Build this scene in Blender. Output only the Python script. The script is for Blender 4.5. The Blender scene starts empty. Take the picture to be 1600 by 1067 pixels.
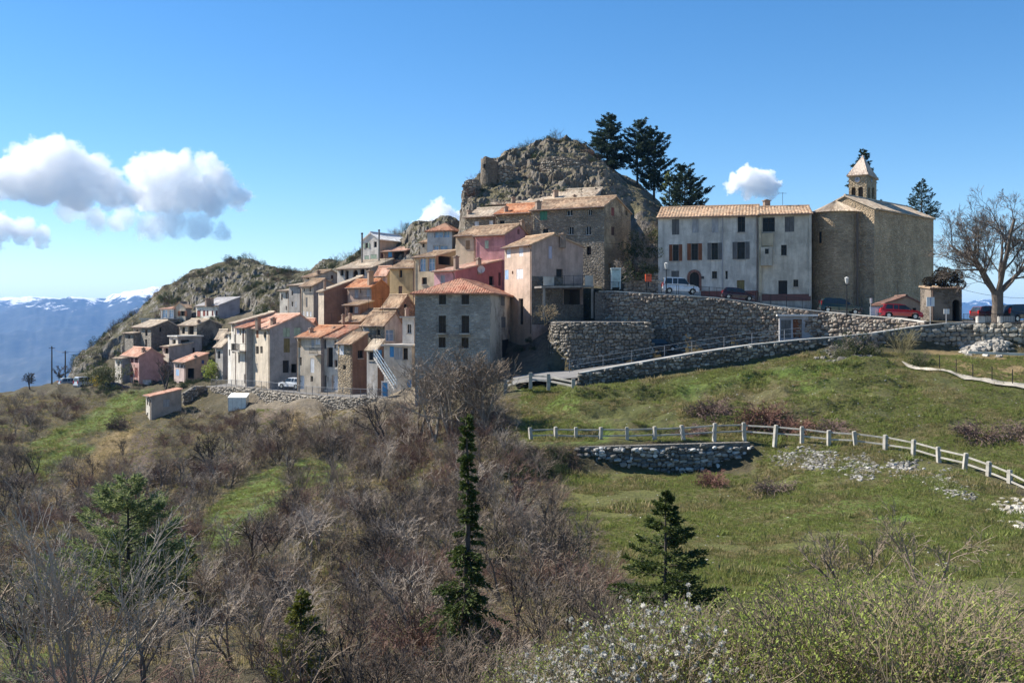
import bpy, bmesh, math, random
import numpy as np
from mathutils import Vector, Matrix
rad = math.radians
# ------------------------------------------------------------------ camera, sky, sun, exposure
F, CX, HZ = 1556.0, 800.0, 500.0           # focal length in photo pixels, optical centre, horizon row
scene = bpy.context.scene
COL = scene.collection
cam = bpy.data.cameras.new('camera'); cam.sensor_width = 36.0; cam.lens = 36.0 * F / 1600.0
cam.shift_y = -(533.5 - HZ) / 1600.0; cam.clip_start = 0.3; cam.clip_end = 60000
cam_o = bpy.data.objects.new('camera', cam); COL.objects.link(cam_o)
cam_o.rotation_euler = (rad(90), 0, 0); scene.camera = cam_o
SUN_EL, SUN_BACK = 43.0, 20.0              # elevation; degrees the sun stands behind the left-hand side
to_sun = Vector((-math.cos(rad(SUN_BACK)) * math.cos(rad(SUN_EL)), math.sin(rad(SUN_BACK)) * math.cos(rad(SUN_EL)), math.sin(rad(SUN_EL))))
sl = bpy.data.lights.new('sun', 'SUN'); sl.energy = 5.0; sl.angle = rad(0.53); sl.color = (1.0, 0.93, 0.82)
sun = bpy.data.objects.new('sun', sl); COL.objects.link(sun)
sun.rotation_euler = (-to_sun).to_track_quat('-Z', 'Y').to_euler(); sun.location = (-60, 40, 120)
world = bpy.data.worlds.new('World'); scene.world = world; world.use_nodes = True
wn = world.node_tree; bg = wn.nodes['Background']
sky = wn.nodes.new('ShaderNodeTexSky'); sky.sky_type = 'NISHITA'; sky.sun_disc = False
sky.sun_elevation = rad(SUN_EL); sky.sun_rotation = math.atan2(to_sun.x, to_sun.y)
sky.altitude = 900; sky.air_density = 1.0; sky.dust_density = 0.1; sky.ozone_density = 3.0
hs = wn.nodes.new('ShaderNodeHueSaturation'); hs.inputs['Saturation'].default_value = 1.28; wn.links.new(sky.outputs[0], hs.inputs['Color']); wn.links.new(hs.outputs[0], bg.inputs['Color']); bg.inputs['Strength'].default_value = 0.08
vs = scene.view_settings; vs.view_transform = 'Standard'; vs.look = 'None'; vs.gamma = 1.0; vs.exposure = 1.05
vs.use_curve_mapping = False
scene.render.engine = 'CYCLES'
cy = scene.cycles; cy.use_denoising = True; cy.max_bounces = 14; cy.diffuse_bounces = 4; cy.glossy_bounces = 2
cy.transmission_bounces = 3; cy.volume_bounces = 14; cy.transparent_max_bounces = 8; cy.caustics_reflective = False; cy.caustics_refractive = False

# ------------------------------------------------------------------ helpers
def P(px, py, Y): return Vector(((px - CX) / F * Y, Y, (HZ - py) / F * Y))
def zat(py, Y): return (HZ - py) / F * Y
def obj(name, data, parent=None, loc=None):
    o = bpy.data.objects.new(name, data); COL.objects.link(o)
    if parent is not None: o.parent = parent
    if loc is not None: o.location = loc
    return o
def thing(name, label, cat, loc, group=None, rz=0.0):
    o = bpy.data.objects.new(name, None); COL.objects.link(o); o.location = loc; o.rotation_euler = (0, 0, rz)
    o.empty_display_size = 0.3
    return tag(o, label, cat, group)
def tag(o, label=None, cat=None, group=None, kind=None):
    if label: o['label'] = label
    if cat: o['category'] = cat
    if group: o['group'] = group
    if kind: o['kind'] = kind
    return o
def mesh(name, V, Fc, mats=(), uv=None, mi=None, smooth=False):
    me = bpy.data.meshes.new(name)
    me.from_pydata([tuple(v) for v in V] if not isinstance(V, np.ndarray) else V.tolist(), [], Fc if not isinstance(Fc, np.ndarray) else Fc.tolist())
    for m in (mats if isinstance(mats, (list, tuple)) else [mats]): me.materials.append(m)
    if mi is not None: me.polygons.foreach_set('material_index', np.asarray(mi, dtype=np.int32))
    if uv is not None:
        l = me.uv_layers.new(name='UVMap'); idx = np.empty(len(me.loops), dtype=np.int32); me.loops.foreach_get('vertex_index', idx)
        l.data.foreach_set('uv', np.asarray(uv, dtype=np.float32)[idx].ravel())
    if smooth: me.polygons.foreach_set('use_smooth', np.ones(len(me.polygons), dtype=bool))
    me.update(); return me
class MB:
    """collects polygons of one mesh"""
    def __init__(s): s.V = []; s.F = []; s.M = []; s.m = 0
    def poly(s, pts, m=None):
        n = len(s.V); s.V += [tuple(p) for p in pts]; s.F.append(tuple(range(n, n + len(pts)))); s.M.append(s.m if m is None else m)
    def box(s, o, ax, ay, az, m=None):
        """box from corner o with the three edge vectors"""
        o, ax, ay, az = Vector(o), Vector(ax), Vector(ay), Vector(az)
        n = len(s.V); s.V += [tuple(o + ax * i + ay * j + az * k) for k in (0, 1) for j in (0, 1) for i in (0, 1)]
        fl = ax.cross(ay).dot(az) < 0
        for f in ((0, 2, 3, 1), (4, 5, 7, 6), (0, 1, 5, 4), (2, 6, 7, 3), (0, 4, 6, 2), (1, 3, 7, 5)):
            s.F.append(tuple(n + i for i in (reversed(f) if fl else f))); s.M.append(s.m if m is None else m)
    def cbox(s, c, sx, sy, sz, rz=0.0, m=None):
        ca, sa = math.cos(rz), math.sin(rz); ax = Vector((ca * sx, sa * sx, 0)); ay = Vector((-sa * sy, ca * sy, 0)); az = Vector((0, 0, sz))
        s.box(Vector(c) - ax / 2 - ay / 2 - az / 2, ax, ay, az, m)
    def bar(s, a, b, w, h=None, m=None):
        a, b = Vector(a), Vector(b); d = (b - a); h = h or w
        sd = d.cross(Vector((0, 0, 1)))
        sd = Vector((1, 0, 0)) if sd.length < 1e-5 * max(d.length, 1e-9) + 1e-9 else sd.normalized()
        up = sd.cross(d).normalized()
        s.box(a - sd * w / 2 - up * h / 2, d, sd * w, up * h, m)
    def tube(s, pts, rs, n=8, m=None, cap=True):
        pts = [Vector(p) for p in pts]; base = len(s.V)
        for i, p in enumerate(pts):
            d = (pts[min(i + 1, len(pts) - 1)] - pts[max(i - 1, 0)]).normalized()
            a = d.cross(Vector((0, 0, 1))) if abs(d.z) < 0.95 else d.cross(Vector((1, 0, 0))); a.normalize(); b = d.cross(a)
            r = rs[i] if hasattr(rs, '__len__') else rs
            s.V += [tuple(p + a * (r * math.cos(2 * math.pi * k / n)) + b * (r * math.sin(2 * math.pi * k / n))) for k in range(n)]
        for i in range(len(pts) - 1):
            for k in range(n):
                k2 = (k + 1) % n
                s.F.append((base + i * n + k, base + i * n + k2, base + (i + 1) * n + k2, base + (i + 1) * n + k)); s.M.append(s.m if m is None else m)
        if cap:
            s.F.append(tuple(base + k for k in range(n))); s.M.append(s.m if m is None else m)
            s.F.append(tuple(base + (len(pts) - 1) * n + k for k in reversed(range(n)))); s.M.append(s.m if m is None else m)
    def build(s, name, mats, parent=None, off=None, smooth=False):
        V = s.V if off is None else [(x - off[0], y - off[1], z - off[2]) for x, y, z in s.V]
        return obj(name, mesh(name, V, s.F, mats, mi=s.M, smooth=smooth), parent)

# ------------------------------------------------------------------ numpy noise
_rs = np.random.RandomState(7); _perm = _rs.permutation(256); _perm = np.concatenate([_perm, _perm, _perm])
_g = _rs.normal(size=(256, 3)); _g /= np.linalg.norm(_g, axis=1)[:, None]
def perlin(x, y, z):
    x, y, z = np.broadcast_arrays(np.asarray(x, float), np.asarray(y, float), np.asarray(z, float))
    xi, yi, zi = np.floor(x).astype(int), np.floor(y).astype(int), np.floor(z).astype(int)
    xf, yf, zf = x - xi, y - yi, z - zi; xi &= 255; yi &= 255; zi &= 255
    u, v, w = (t * t * t * (t * (t * 6 - 15) + 10) for t in (xf, yf, zf))
    r = 0
    for dx in (0, 1):
        for dy in (0, 1):
            for dz in (0, 1):
                g = _g[_perm[_perm[_perm[xi + dx] + yi + dy] + zi + dz]]
                d = g[..., 0] * (xf - dx) + g[..., 1] * (yf - dy) + g[..., 2] * (zf - dz)
                r = r + d * (u if dx else 1 - u) * (v if dy else 1 - v) * (w if dz else 1 - w)
    return r * 1.6
def fbm(x, y, z=0.0, oct=4, gain=0.5, ridged=False):
    a, s, t = 1.0, 0.0, 0.0
    for i in range(oct):
        n = perlin(np.asarray(x) * 2 ** i + 17.3 * i, np.asarray(y) * 2 ** i - 9.1 * i, np.asarray(z) * 2 ** i + 3.7 * i)
        s = s + a * ((1 - 2 * np.abs(n)) if ridged else n); t += a; a *= gain
    return s / t

# ------------------------------------------------------------------ materials
class NT:
    def __init__(s, name):
        s.m = bpy.data.materials.new(name); s.m.use_nodes = True; s.t = s.m.node_tree; s.b = s.t.nodes['Principled BSDF']; s.out = s.t.nodes['Material Output']
        s.b.inputs['Specular IOR Level'].default_value = 0.25
    def n(s, typ, **kw):
        nd = s.t.nodes.new('ShaderNode' + typ)
        for k, v in kw.items():
            if k in nd.bl_rna.properties.keys() and k not in ('inputs',): setattr(nd, k, v)
            else: s.set(nd.inputs[k.replace('_', ' ')], v)
        return nd
    def set(s, sock, v):
        if isinstance(v, bpy.types.NodeSocket): s.t.links.new(v, sock)
        elif isinstance(v, bpy.types.Node): s.t.links.new(v.outputs[0], sock)
        else:
            if isinstance(v, (tuple, list)) and len(v) == 3 and sock.type == 'RGBA': v = (*v, 1)
            sock.default_value = v
    def coord(s, which='Object', scale=(1, 1, 1)):
        c = s.n('TexCoord'); mp = s.n('Mapping'); s.t.links.new(c.outputs[which], mp.inputs['Vector']); mp.inputs['Scale'].default_value = scale
        return mp.outputs[0]
    def noise(s, vec, scale, detail=4, rough=0.55):
        return s.n('TexNoise', Vector=vec, Scale=scale, Detail=detail, Roughness=rough).outputs['Fac']
    def ramp(s, fac, stops):
        r = s.n('ValToRGB', Fac=fac); e = r.color_ramp.elements
        while len(e) < len(stops): e.new(0.5)
        for el, (p, c) in zip(e, stops): el.position = p; el.color = (*c, 1) if len(c) == 3 else c
        return r.outputs['Color']
    def mix(s, fac, a, b, mode='MIX'):
        m = s.n('Mix', data_type='RGBA', blend_type=mode)
        s.set(m.inputs[0], fac); s.set(m.inputs[6], a); s.set(m.inputs[7], b); return m.outputs[2]
    def math(s, op, a, b=0.0):
        m = s.n('Math', operation=op); s.set(m.inputs[0], a); s.set(m.inputs[1], b); return m.outputs[0]
    def bump(s, h, strength=0.5, dist=0.05):
        b = s.n('Bump', Height=h, Strength=strength, Distance=dist); s.t.links.new(b.outputs[0], s.b.inputs['Normal'])
    def base(s, c, rough=0.85):
        s.set(s.b.inputs['Base Color'], c); s.set(s.b.inputs['Roughness'], rough); return s.m
def sc(c, k): return tuple(min(1.0, x * k) for x in c)
def g3(v): return (v, v, v)
_mc = {}
def cached(fn):
    def w(*a, **k):
        key = (fn.__name__, a, tuple(sorted(k.items())))
        if key not in _mc: _mc[key] = fn(*a, **k)
        return _mc[key]
    return w
@cached
def plain(c, rough=0.7, metal=0.0, var=0.12):
    t = NT('paint'); f = t.noise(t.coord(), 3.0, 5); t.b.inputs['Metallic'].default_value = metal
    return t.base(t.ramp(f, [(0.3, sc(c, 1 - var)), (0.7, sc(c, 1 + var))]), rough)
@cached
def stucco(c, dirt=0.5, show=0.25):
    t = NT('stucco'); v = t.coord()
    big = t.noise(v, 0.45, 6, 0.62); st = t.noise(t.coord('Object', (1.9, 1.9, 0.3)), 1.0, 5, 0.6); fine = t.noise(v, 9.0, 4, 0.7)
    col = t.ramp(big, [(0.3, sc(c, 0.6)), (0.48, c), (0.68, sc(c, 1.14))])
    m = t.ramp(st, [(0.42, g3(0)), (0.68, g3(1))]); col = t.mix(t.math('MULTIPLY', m, dirt), col, tuple(x * 0.42 + 0.012 for x in c))
    bl = t.ramp(t.noise(v, 1.3, 6, 0.72), [(0.46, g3(0)), (0.6, g3(1))]); col = t.mix(t.math('MULTIPLY', bl, 0.45 * dirt + 0.1), col, tuple(x * 0.6 for x in c))
    # patches where the render has fallen off the rubble
    pm = t.ramp(t.noise(v, 0.33, 7, 0.7), [(0.62, g3(0)), (0.66, g3(1))]); vo = t.n('TexVoronoi', Vector=v, Scale=3.2)
    col = t.mix(t.math('MULTIPLY', pm, show), col, t.ramp(vo.outputs['Color'], [(0, (0.16, 0.13, 0.1)), (1, (0.38, 0.32, 0.25))]))
    col = t.mix(0.5, col, t.ramp(fine, [(0.3, g3(0.72)), (0.7, g3(1.0))]), 'MULTIPLY')
    t.bump(t.math('ADD', t.math('MULTIPLY', big, 2.0), fine), 0.5, 0.06); return t.base(col, 0.92)
@cached
def stone(c, c2, mortar=(0.2, 0.18, 0.155), scale=2.6, lay=1.7, joint=0.09, plaster=0.0):
    t = NT('rubble_stone'); w = t.coord('Object', (1, 1, lay)); nz = t.n('TexNoise', Vector=w, Scale=1.7, Detail=3)
    wv = t.n('VectorMath', operation='ADD'); t.set(wv.inputs[0], w)
    sv = t.n('VectorMath', operation='SCALE'); t.set(sv.inputs[0], nz.outputs['Color']); sv.inputs['Scale'].default_value = 0.22; t.set(wv.inputs[1], sv.outputs[0])
    v1 = t.n('TexVoronoi', Vector=wv.outputs[0], Scale=scale); v2 = t.n('TexVoronoi', feature='DISTANCE_TO_EDGE', Vector=wv.outputs[0], Scale=scale)
    sep = t.n('SeparateColor', Color=v1.outputs['Color'])
    col = t.mix(sep.outputs[0], c, c2); col = t.mix(t.math('MULTIPLY', sep.outputs[1], 0.55), col, sc(c, 0.5))
    j = t.ramp(v2.outputs['Distance'], [(0.0, g3(0)), (joint, g3(1))])
    col = t.mix(j, mortar, col); big = t.noise(t.coord(), 0.35, 6, 0.65)
    col = t.mix(1.0, col, t.ramp(big, [(0.3, g3(0.62)), (0.65, g3(1.08))]), 'MULTIPLY')
    h = t.math('ADD', t.math('MULTIPLY', t.ramp(v2.outputs['Distance'], [(0, g3(0)), (0.22, g3(1))]), 1.0), t.math('MULTIPLY', t.noise(w, 12, 3), 0.3))
    if plaster:
        pm = t.ramp(t.noise(t.coord(), 0.3, 6, 0.6), [(0.5 - plaster * 0.2, g3(1)), (0.56 - plaster * 0.2 + 0.05, g3(0))])
        col = t.mix(pm, col, t.mix(t.noise(t.coord(), 2.5, 5), sc(c2, 0.8), sc(c2, 1.15)))
        h = t.mix(pm, h, g3(0.9))
    t.bump(h, 0.9, 0.09); return t.base(col, 0.93)
@cached
def tiles(a, b, g, mossy=0.5, row=0.42):
    """canal tiles: colours a and b mixed tile by tile, g = weathered colour"""
    t = NT('roof_tiles'); c = t.n('TexCoord'); mp = t.n('Mapping'); t.t.links.new(c.outputs['UV'], mp.inputs['Vector']); mp.inputs['Scale'].default_value = (1 / 0.25, 1 / row, 1)
    fl = t.n('VectorMath', operation='FLOOR'); t.set(fl.inputs[0], mp.outputs[0])
    wn_ = t.n('TexWhiteNoise', noise_dimensions='2D'); t.set(wn_.inputs['Vector'], fl.outputs[0])
    col = t.ramp(wn_.outputs['Value'], [(0.0, sc(a, 0.7)), (0.35, a), (0.7, b), (1.0, sc(b, 1.25))])
    w2 = t.n('TexWhiteNoise', noise_dimensions='3D'); t.set(w2.inputs['Vector'], fl.outputs[0])
    o = t.coord(); ms = t.ramp(t.noise(o, 0.5, 6, 0.65), [(0.5 - 0.25 * mossy, g3(0)), (0.72 - 0.2 * mossy, g3(1))])
    col = t.mix(t.math('MULTIPLY', ms, t.math('ADD', t.math('MULTIPLY', w2.outputs['Value'], 0.5), 0.5)), col, g)
    fr = t.n('VectorMath', operation='FRACTION'); t.set(fr.inputs[0], mp.outputs[0]); sx = t.n('SeparateXYZ', Vector=fr.outputs[0])
    t.bump(t.math('ADD', t.math('MULTIPLY', sx.outputs['Y'], -0.6), t.math('MULTIPLY', t.noise(o, 8, 3), 0.5)), 0.6, 0.05)
    col = t.mix(0.6, col, t.ramp(t.noise(o, 7, 4), [(0.3, g3(0.65)), (0.7, g3(1.05))]), 'MULTIPLY')
    return t.base(col, 0.9)
@cached
def glass(c=(0.012, 0.014, 0.017), rough=0.1):
    t = NT('window_glass'); t.b.inputs['Specular IOR Level'].default_value = 0.5 if max(c) > 0.02 else 0.12
    return t.base(t.ramp(t.noise(t.coord(), 1.3, 3), [(0.3, sc(c, 0.6)), (0.7, sc(c, 1.3))]), rough)
@cached
def wood(c, slat=0.09):
    t = NT('painted_wood'); w = t.n('TexWave', wave_type='BANDS', bands_direction='Z', Vector=t.coord(), Scale=1.0 / slat / 6.28 * 3.14, Distortion=0.3)
    n = t.noise(t.coord('Object', (1, 1, 0.3)), 4.0, 5); col = t.ramp(n, [(0.3, sc(c, 0.65)), (0.7, sc(c, 1.15))])
    col = t.mix(0.35, col, t.ramp(w.outputs['Fac'], [(0.2, g3(0.5)), (0.6, g3(1))]), 'MULTIPLY')
    t.bump(w.outputs['Fac'], 0.4, 0.02); return t.base(col, 0.75)
@cached
def concrete(c=(0.42, 0.4, 0.37), scale=1.0):
    t = NT('concrete'); v = t.coord('Object', (scale,) * 3); a = t.noise(v, 0.8, 7, 0.65); b = t.noise(v, 14, 4, 0.7)
    col = t.ramp(a, [(0.3, sc(c, 0.62)), (0.55, c), (0.72, sc(c, 1.2))]); col = t.mix(0.6, col, t.ramp(b, [(0.3, g3(0.65)), (0.7, g3(1.05))]), 'MULTIPLY')
    t.bump(b, 0.4, 0.03); return t.base(col, 0.92)
@cached
def carpaint(c):
    t = NT('car_paint'); t.b.inputs['Coat Weight'].default_value = 0.8; t.b.inputs['Coat Roughness'].default_value = 0.06
    return t.base(t.ramp(t.noise(t.coord(), 2, 4), [(0.3, sc(c, 0.85)), (0.7, sc(c, 1.1))]), 0.4)
DARK = plain((0.018, 0.018, 0.02), 0.9)
IRON = plain((0.03, 0.03, 0.033), 0.55, 0.4)
# real opaque interior behind an open doorway or loggia
INTERIOR = plain((0.09, 0.08, 0.07), 0.95)
# ------------------------------------------------------------------ terrain
def ygrid(a, b, n): return np.exp(np.linspace(math.log(a), math.log(b), n))
class Field:
    """height field on a fan of bearings: for each bearing a section through the land (distance, height)"""
    def __init__(s, cols, y0, y1, blur=5, step=5.0, isz=False):
        pxs = sorted(cols); s.u0, s.du = pxs[0], step; s.us = np.arange(pxs[0], pxs[-1] + 0.1, step); s.y0, s.dy = y0, 0.25; s.ys = np.arange(y0, y1, s.dy)
        S = []
        for p in pxs:
            c = sorted(cols[p]); yy = np.array([q[0] for q in c], float); zz = np.array([q[1] if isz else (HZ - q[1]) / F * q[0] for q in c], float)
            S.append(np.interp(s.ys, yy, zz))
        S = np.array(S); T = np.array([np.interp(s.us, pxs, S[:, j]) for j in range(len(s.ys))]).T
        if blur:
            k = np.hanning(2 * blur + 3)[1:-1]; k /= k.sum(); Tp = np.pad(T, ((blur, blur), (0, 0)), 'edge')
            T = sum(k[i] * Tp[i:i + len(s.us)] for i in range(2 * blur + 1))
        s.T = T
    def __call__(s, X, Y):
        X = np.asarray(X, float); Y = np.asarray(Y, float)
        u = np.clip((X / Y * F + CX - s.u0) / s.du, 0, len(s.us) - 1.001); v = np.clip((Y - s.y0) / s.dy, 0, len(s.ys) - 1.001)
        i, j = u.astype(int), v.astype(int); fu, fv = u - i, v - j; T = s.T
        return (T[i, j] * (1 - fu) + T[i + 1, j] * fu) * (1 - fv) + (T[i, j + 1] * (1 - fu) + T[i + 1, j + 1] * fu) * fv
NEAR = [(1, 3145), (6, 1300), (12, 1165)]
LANDCOLS = {
 -420: NEAR + [(20, 1100), (30, 1030), (45, 950), (60, 880), (80, 815), (100, 760), (120, 715), (140, 680), (155, 660), (190, 720), (260, 780)],
 0: NEAR + [(20, 1095), (30, 1015), (45, 935), (60, 865), (80, 795), (100, 735), (120, 685), (140, 645), (158, 618), (175, 632), (200, 690), (260, 760)],
 100: NEAR + [(20, 1095), (30, 1015), (45, 940), (60, 870), (80, 800), (100, 740), (120, 690), (140, 640), (158, 600), (170, 597), (185, 610), (220, 700), (260, 760)],
 200: NEAR + [(20, 1090), (32, 1005), (45, 935), (60, 870), (80, 805), (100, 745), (118, 695), (135, 645), (150, 613), (160, 607), (172, 560), (190, 545), (220, 640), (260, 720)],
 245: NEAR + [(20, 1090), (32, 1005), (45, 930), (60, 865), (80, 800), (100, 740), (116, 690), (127, 660), (140, 628), (150, 610), (160, 600), (170, 552), (184, 515), (200, 500), (260, 640)],
 300: NEAR + [(20, 1080), (32, 1000), (45, 920), (60, 850), (72, 805), (88, 765), (105, 720), (120, 682), (132, 640), (137, 620), (141, 606), (150, 604), (158, 575), (166, 550), (178, 512), (195, 490), (260, 620)],
 400: NEAR + [(20, 1075), (32, 990), (45, 915), (60, 845), (75, 780), (90, 725), (108, 680), (122, 645), (126, 634), (128.2, 610), (136, 606), (150, 588), (160, 548), (170, 512), (185, 480), (260, 600)],
 500: NEAR + [(20, 1075), (32, 990), (45, 905), (60, 820), (80, 742), (96, 695), (108, 662), (113.5, 648), (115.8, 619), (126, 609), (134, 600), (140, 578), (147, 545), (155, 505), (165, 460), (176, 430), (200, 420), (260, 600)],
 600: NEAR + [(20, 1075), (32, 985), (45, 893), (60, 818), (75, 752), (90, 692), (102, 652), (105, 645), (107.2, 623), (114, 620), (119, 610), (125, 580), (133, 525), (142, 470), (150, 430), (159, 400), (180, 395), (260, 560)],
 700: NEAR + [(20, 1070), (32, 980), (45, 885), (60, 800), (70, 742), (80, 692), (92, 642), (99, 612), (104, 608), (107, 600), (113, 562), (119, 505), (125, 455), (133, 412), (143, 372), (160, 360), (260, 520)],
 790: NEAR + [(20, 1065), (30, 990), (42, 900), (55, 812), (64, 745), (70, 700), (76, 668), (84, 630), (90, 606), (95, 597), (100, 590), (108, 560), (114, 505), (120, 452), (135, 390), (160, 360), (260, 520)],
 850: NEAR + [(20, 1060), (30, 985), (42, 903), (52, 840), (62, 775), (67, 738), (69, 725), (70.5, 690), (74, 682), (80, 650), (85, 622), (87, 603), (92, 592), (96, 585), (102, 560), (107, 520), (114, 500), (120, 440), (135, 400), (160, 370), (260, 520)],
 900: NEAR + [(20, 1055), (30, 990), (42, 908), (50, 848), (60, 788), (66, 752), (68.6, 740), (70.2, 693), (73, 687), (77, 655), (81, 632), (84.6, 608), (86.5, 594), (96.6, 577), (98.2, 504), (110, 500), (113, 450), (120, 442), (135, 400), (160, 350), (260, 480)],
 1000: NEAR + [(20, 1050), (30, 985), (42, 903), (50, 843), (60, 784), (66, 752), (68.6, 740), (70.2, 691), (73, 685), (77, 655), (81, 630), (85.6, 590), (87, 574), (98.5, 552), (103.5, 546), (106.5, 459), (118, 452), (124, 420), (140, 370), (170, 345), (260, 480)],
 1100: NEAR + [(20, 1045), (30, 983), (42, 900), (50, 841), (60, 782), (66, 750), (68.6, 738), (70.2, 688), (73, 680), (77, 648), (81, 622), (86.2, 578), (88, 558), (98.5, 545), (103.2, 541), (105.6, 464), (118, 452), (130, 440), (170, 400), (260, 480)],
 1170: NEAR + [(20, 1040), (30, 980), (42, 897), (50, 840), (60, 780), (66, 745), (68.2, 728), (70.2, 688), (73, 676), (77, 640), (81, 612), (87, 568), (88.5, 545), (99, 538), (102, 535), (104.2, 470), (118, 460), (130, 455), (170, 440), (260, 520)],
 1240: NEAR + [(20, 1035), (30, 978), (42, 895), (50, 835), (58, 778), (63, 742), (65, 727), (67.5, 692), (71, 677), (76, 632), (81, 600), (87, 557), (88.7, 538), (98.5, 530), (101.5, 528), (103, 480), (118, 470), (130, 465), (170, 450), (260, 520)],
 1320: NEAR + [(20, 1033), (30, 975), (42, 890), (50, 825), (57, 768), (61.5, 738), (63, 726), (65.5, 700), (69, 682), (75, 628), (81, 590), (87, 546), (88.5, 532), (95, 524), (98.5, 522), (100, 491), (115, 485), (130, 478), (170, 470), (260, 540)],
 1400: NEAR + [(20, 1030), (30, 970), (42, 880), (50, 815), (56, 765), (60, 738), (61.5, 728), (64, 708), (68, 685), (74, 625), (80, 585), (88, 545), (89.2, 524), (93, 520), (96, 498), (115, 490), (130, 485), (170, 490), (260, 560)],
 1500: NEAR + [(20, 1030), (30, 965), (42, 870), (50, 805), (55, 765), (58, 745), (60.5, 732), (65, 700), (72, 635), (78, 590), (84, 560), (88.3, 549), (89.6, 507), (95, 503), (115, 499), (130, 500), (170, 540), (260, 620)],
 1600: NEAR + [(20, 1030), (28, 975), (40, 880), (48, 815), (52, 792), (56, 772), (60, 738), (68, 665), (74, 612), (80, 575), (86, 553), (87.6, 507), (95, 503), (115, 500), (130, 505), (170, 560), (260, 640)],
 2050: NEAR + [(20, 1030), (28, 975), (40, 880), (48, 815), (56, 765), (60, 738), (68, 665), (74, 612), (80, 575), (86, 553), (87.6, 507), (115, 500), (130, 505), (170, 560), (260, 640)],
}
land = Field(LANDCOLS, 1.0, 262.0)
def smooth01(a, b, x): t = np.clip((x - a) / (b - a), 0, 1); return t * t * (3 - 2 * t)
def gz(X, Y, fine=True):
    """ground height"""
    X = np.asarray(X, float); Y = np.asarray(Y, float); z = land(X, Y); u = X / Y * F + CX
    amp = smooth01(3, 14, Y) * (1 - 0.85 * smooth01(82, 86, Y) * smooth01(820, 880, u) * (1 - smooth01(118, 125, Y)))
    flat = smooth01(880, 960, u) * smooth01(40, 46, Y) * (1 - smooth01(64, 67, Y))     # the mown lower meadow is even
    amp = amp * (1 - 0.75 * flat)
    d = 0.55 * fbm(X / 7.0, Y / 7.0, 0.3, 3) + 0.22 * fbm(X / 1.9, Y / 1.9, 2.2, 3)
    tr = smooth01(840, 900, u) * smooth01(70, 74, Y) * (1 - smooth01(83, 86, Y)) * (1 - 0.9 * smooth01(1370, 1430, u))        # sheep tracks and little banks on the slope
    d = d + tr * 0.6 * fbm(X / 3.5, z * 1.1, 5.0, 3, ridged=True)
    ph = (Y + 2.2 * fbm(X / 13, Y / 40, 4.4, 2) + 0.02 * X) / 4.3; fr = ph - np.floor(ph); d = d + tr * 0.75 * (smooth01(0.0, 0.22, fr) - fr) * (0.4 + 0.6 * smooth01(-0.3, 0.2, fbm(X / 9, Y / 5, 1.1, 2)))
    lf = (1 - smooth01(420, 520, u)) * smooth01(70, 95, Y)                               # old terraces on the left-hand slope
    d = d + lf * (0.75 * fbm(X / 6.0, z * 0.7, 12.0, 3, ridged=True) + 0.5 * fbm(X / 5, Y / 5, 7.7, 4))
    z = z + d * amp
    if True:      # made ground: ramp, terrace and upper road are level behind their walls
        m = (u > 858) & (u < 1448) & (Y > np.interp(u, [858, 905, 987, 1081, 1175, 1253, 1300, 1359, 1436, 1448], [86.6, 86.2, 86.5, 87.2, 88.0, 88.4, 88.6, 89.0, 89.4, 89.4])) & (Y < 119); yw = np.interp(u, WALLU, WALLY); ramp = np.interp(u, [858, 905, 987, 1081, 1175, 1253, 1300, 1359, 1436, 1448], [-5.1, -5.05, -4.4, -3.5, -2.8, -2.35, -2.15, -1.8, -1.15, -1.0])
        up = np.interp(u, [930, 960, 1010, 1060, 1120, 1180, 1217, 1290, 1340, 1400, 1448], [3.1, 3.0, 2.75, 2.55, 2.25, 1.7, 1.3, 0.75, 0.4, 0.1, -0.25]); ter = (u < 1017) & (Y > np.interp(u, [858, 868, 890, 930, 1017], [101, 99, 97.8, 97.4, 98.3]))
        lo = np.where(ter, -0.38, ramp - 0.1); lo = np.where((Y > yw) & (u > 944), up - 0.05, lo); lo = np.where(u < 944, np.where(ter & (Y < 112), -0.38, np.where(Y < 98, ramp - 0.1, z)), lo); z = np.where(m, lo, z)
    return z
WALLU = [941, 944, 960, 1010, 1060, 1120, 1180, 1217, 1290, 1340, 1400, 1445]; WALLY = [112.5, 109.1, 107.5, 106.3, 105.5, 104.9, 103.9, 102.9, 101.1, 99, 96.5, 93.5]
def ground_at(px, py, ya=8.0, yb=170.0):
    """where the line of sight of a photo pixel meets the ground"""
    Y = np.arange(ya, yb, 0.1); X = (px - CX) / F * Y; ray = (HZ - py) / F * Y; hit = np.nonzero(gz(X, Y) >= ray)[0]
    y = Y[hit[0]] if len(hit) else yb
    x = (px - CX) / F * y; return Vector((x, y, float(gz(x, y))))
def inpoly(u, v, poly):
    r = np.zeros(np.shape(u), bool); n = len(poly)
    for i in range(n):
        x1, y1 = poly[i]; x2, y2 = poly[(i + 1) % n]
        c = ((y1 > v) != (y2 > v)) & (u < (x2 - x1) * (v - y1) / (y2 - y1 + 1e-12) + x1); r ^= c
    return r
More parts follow.
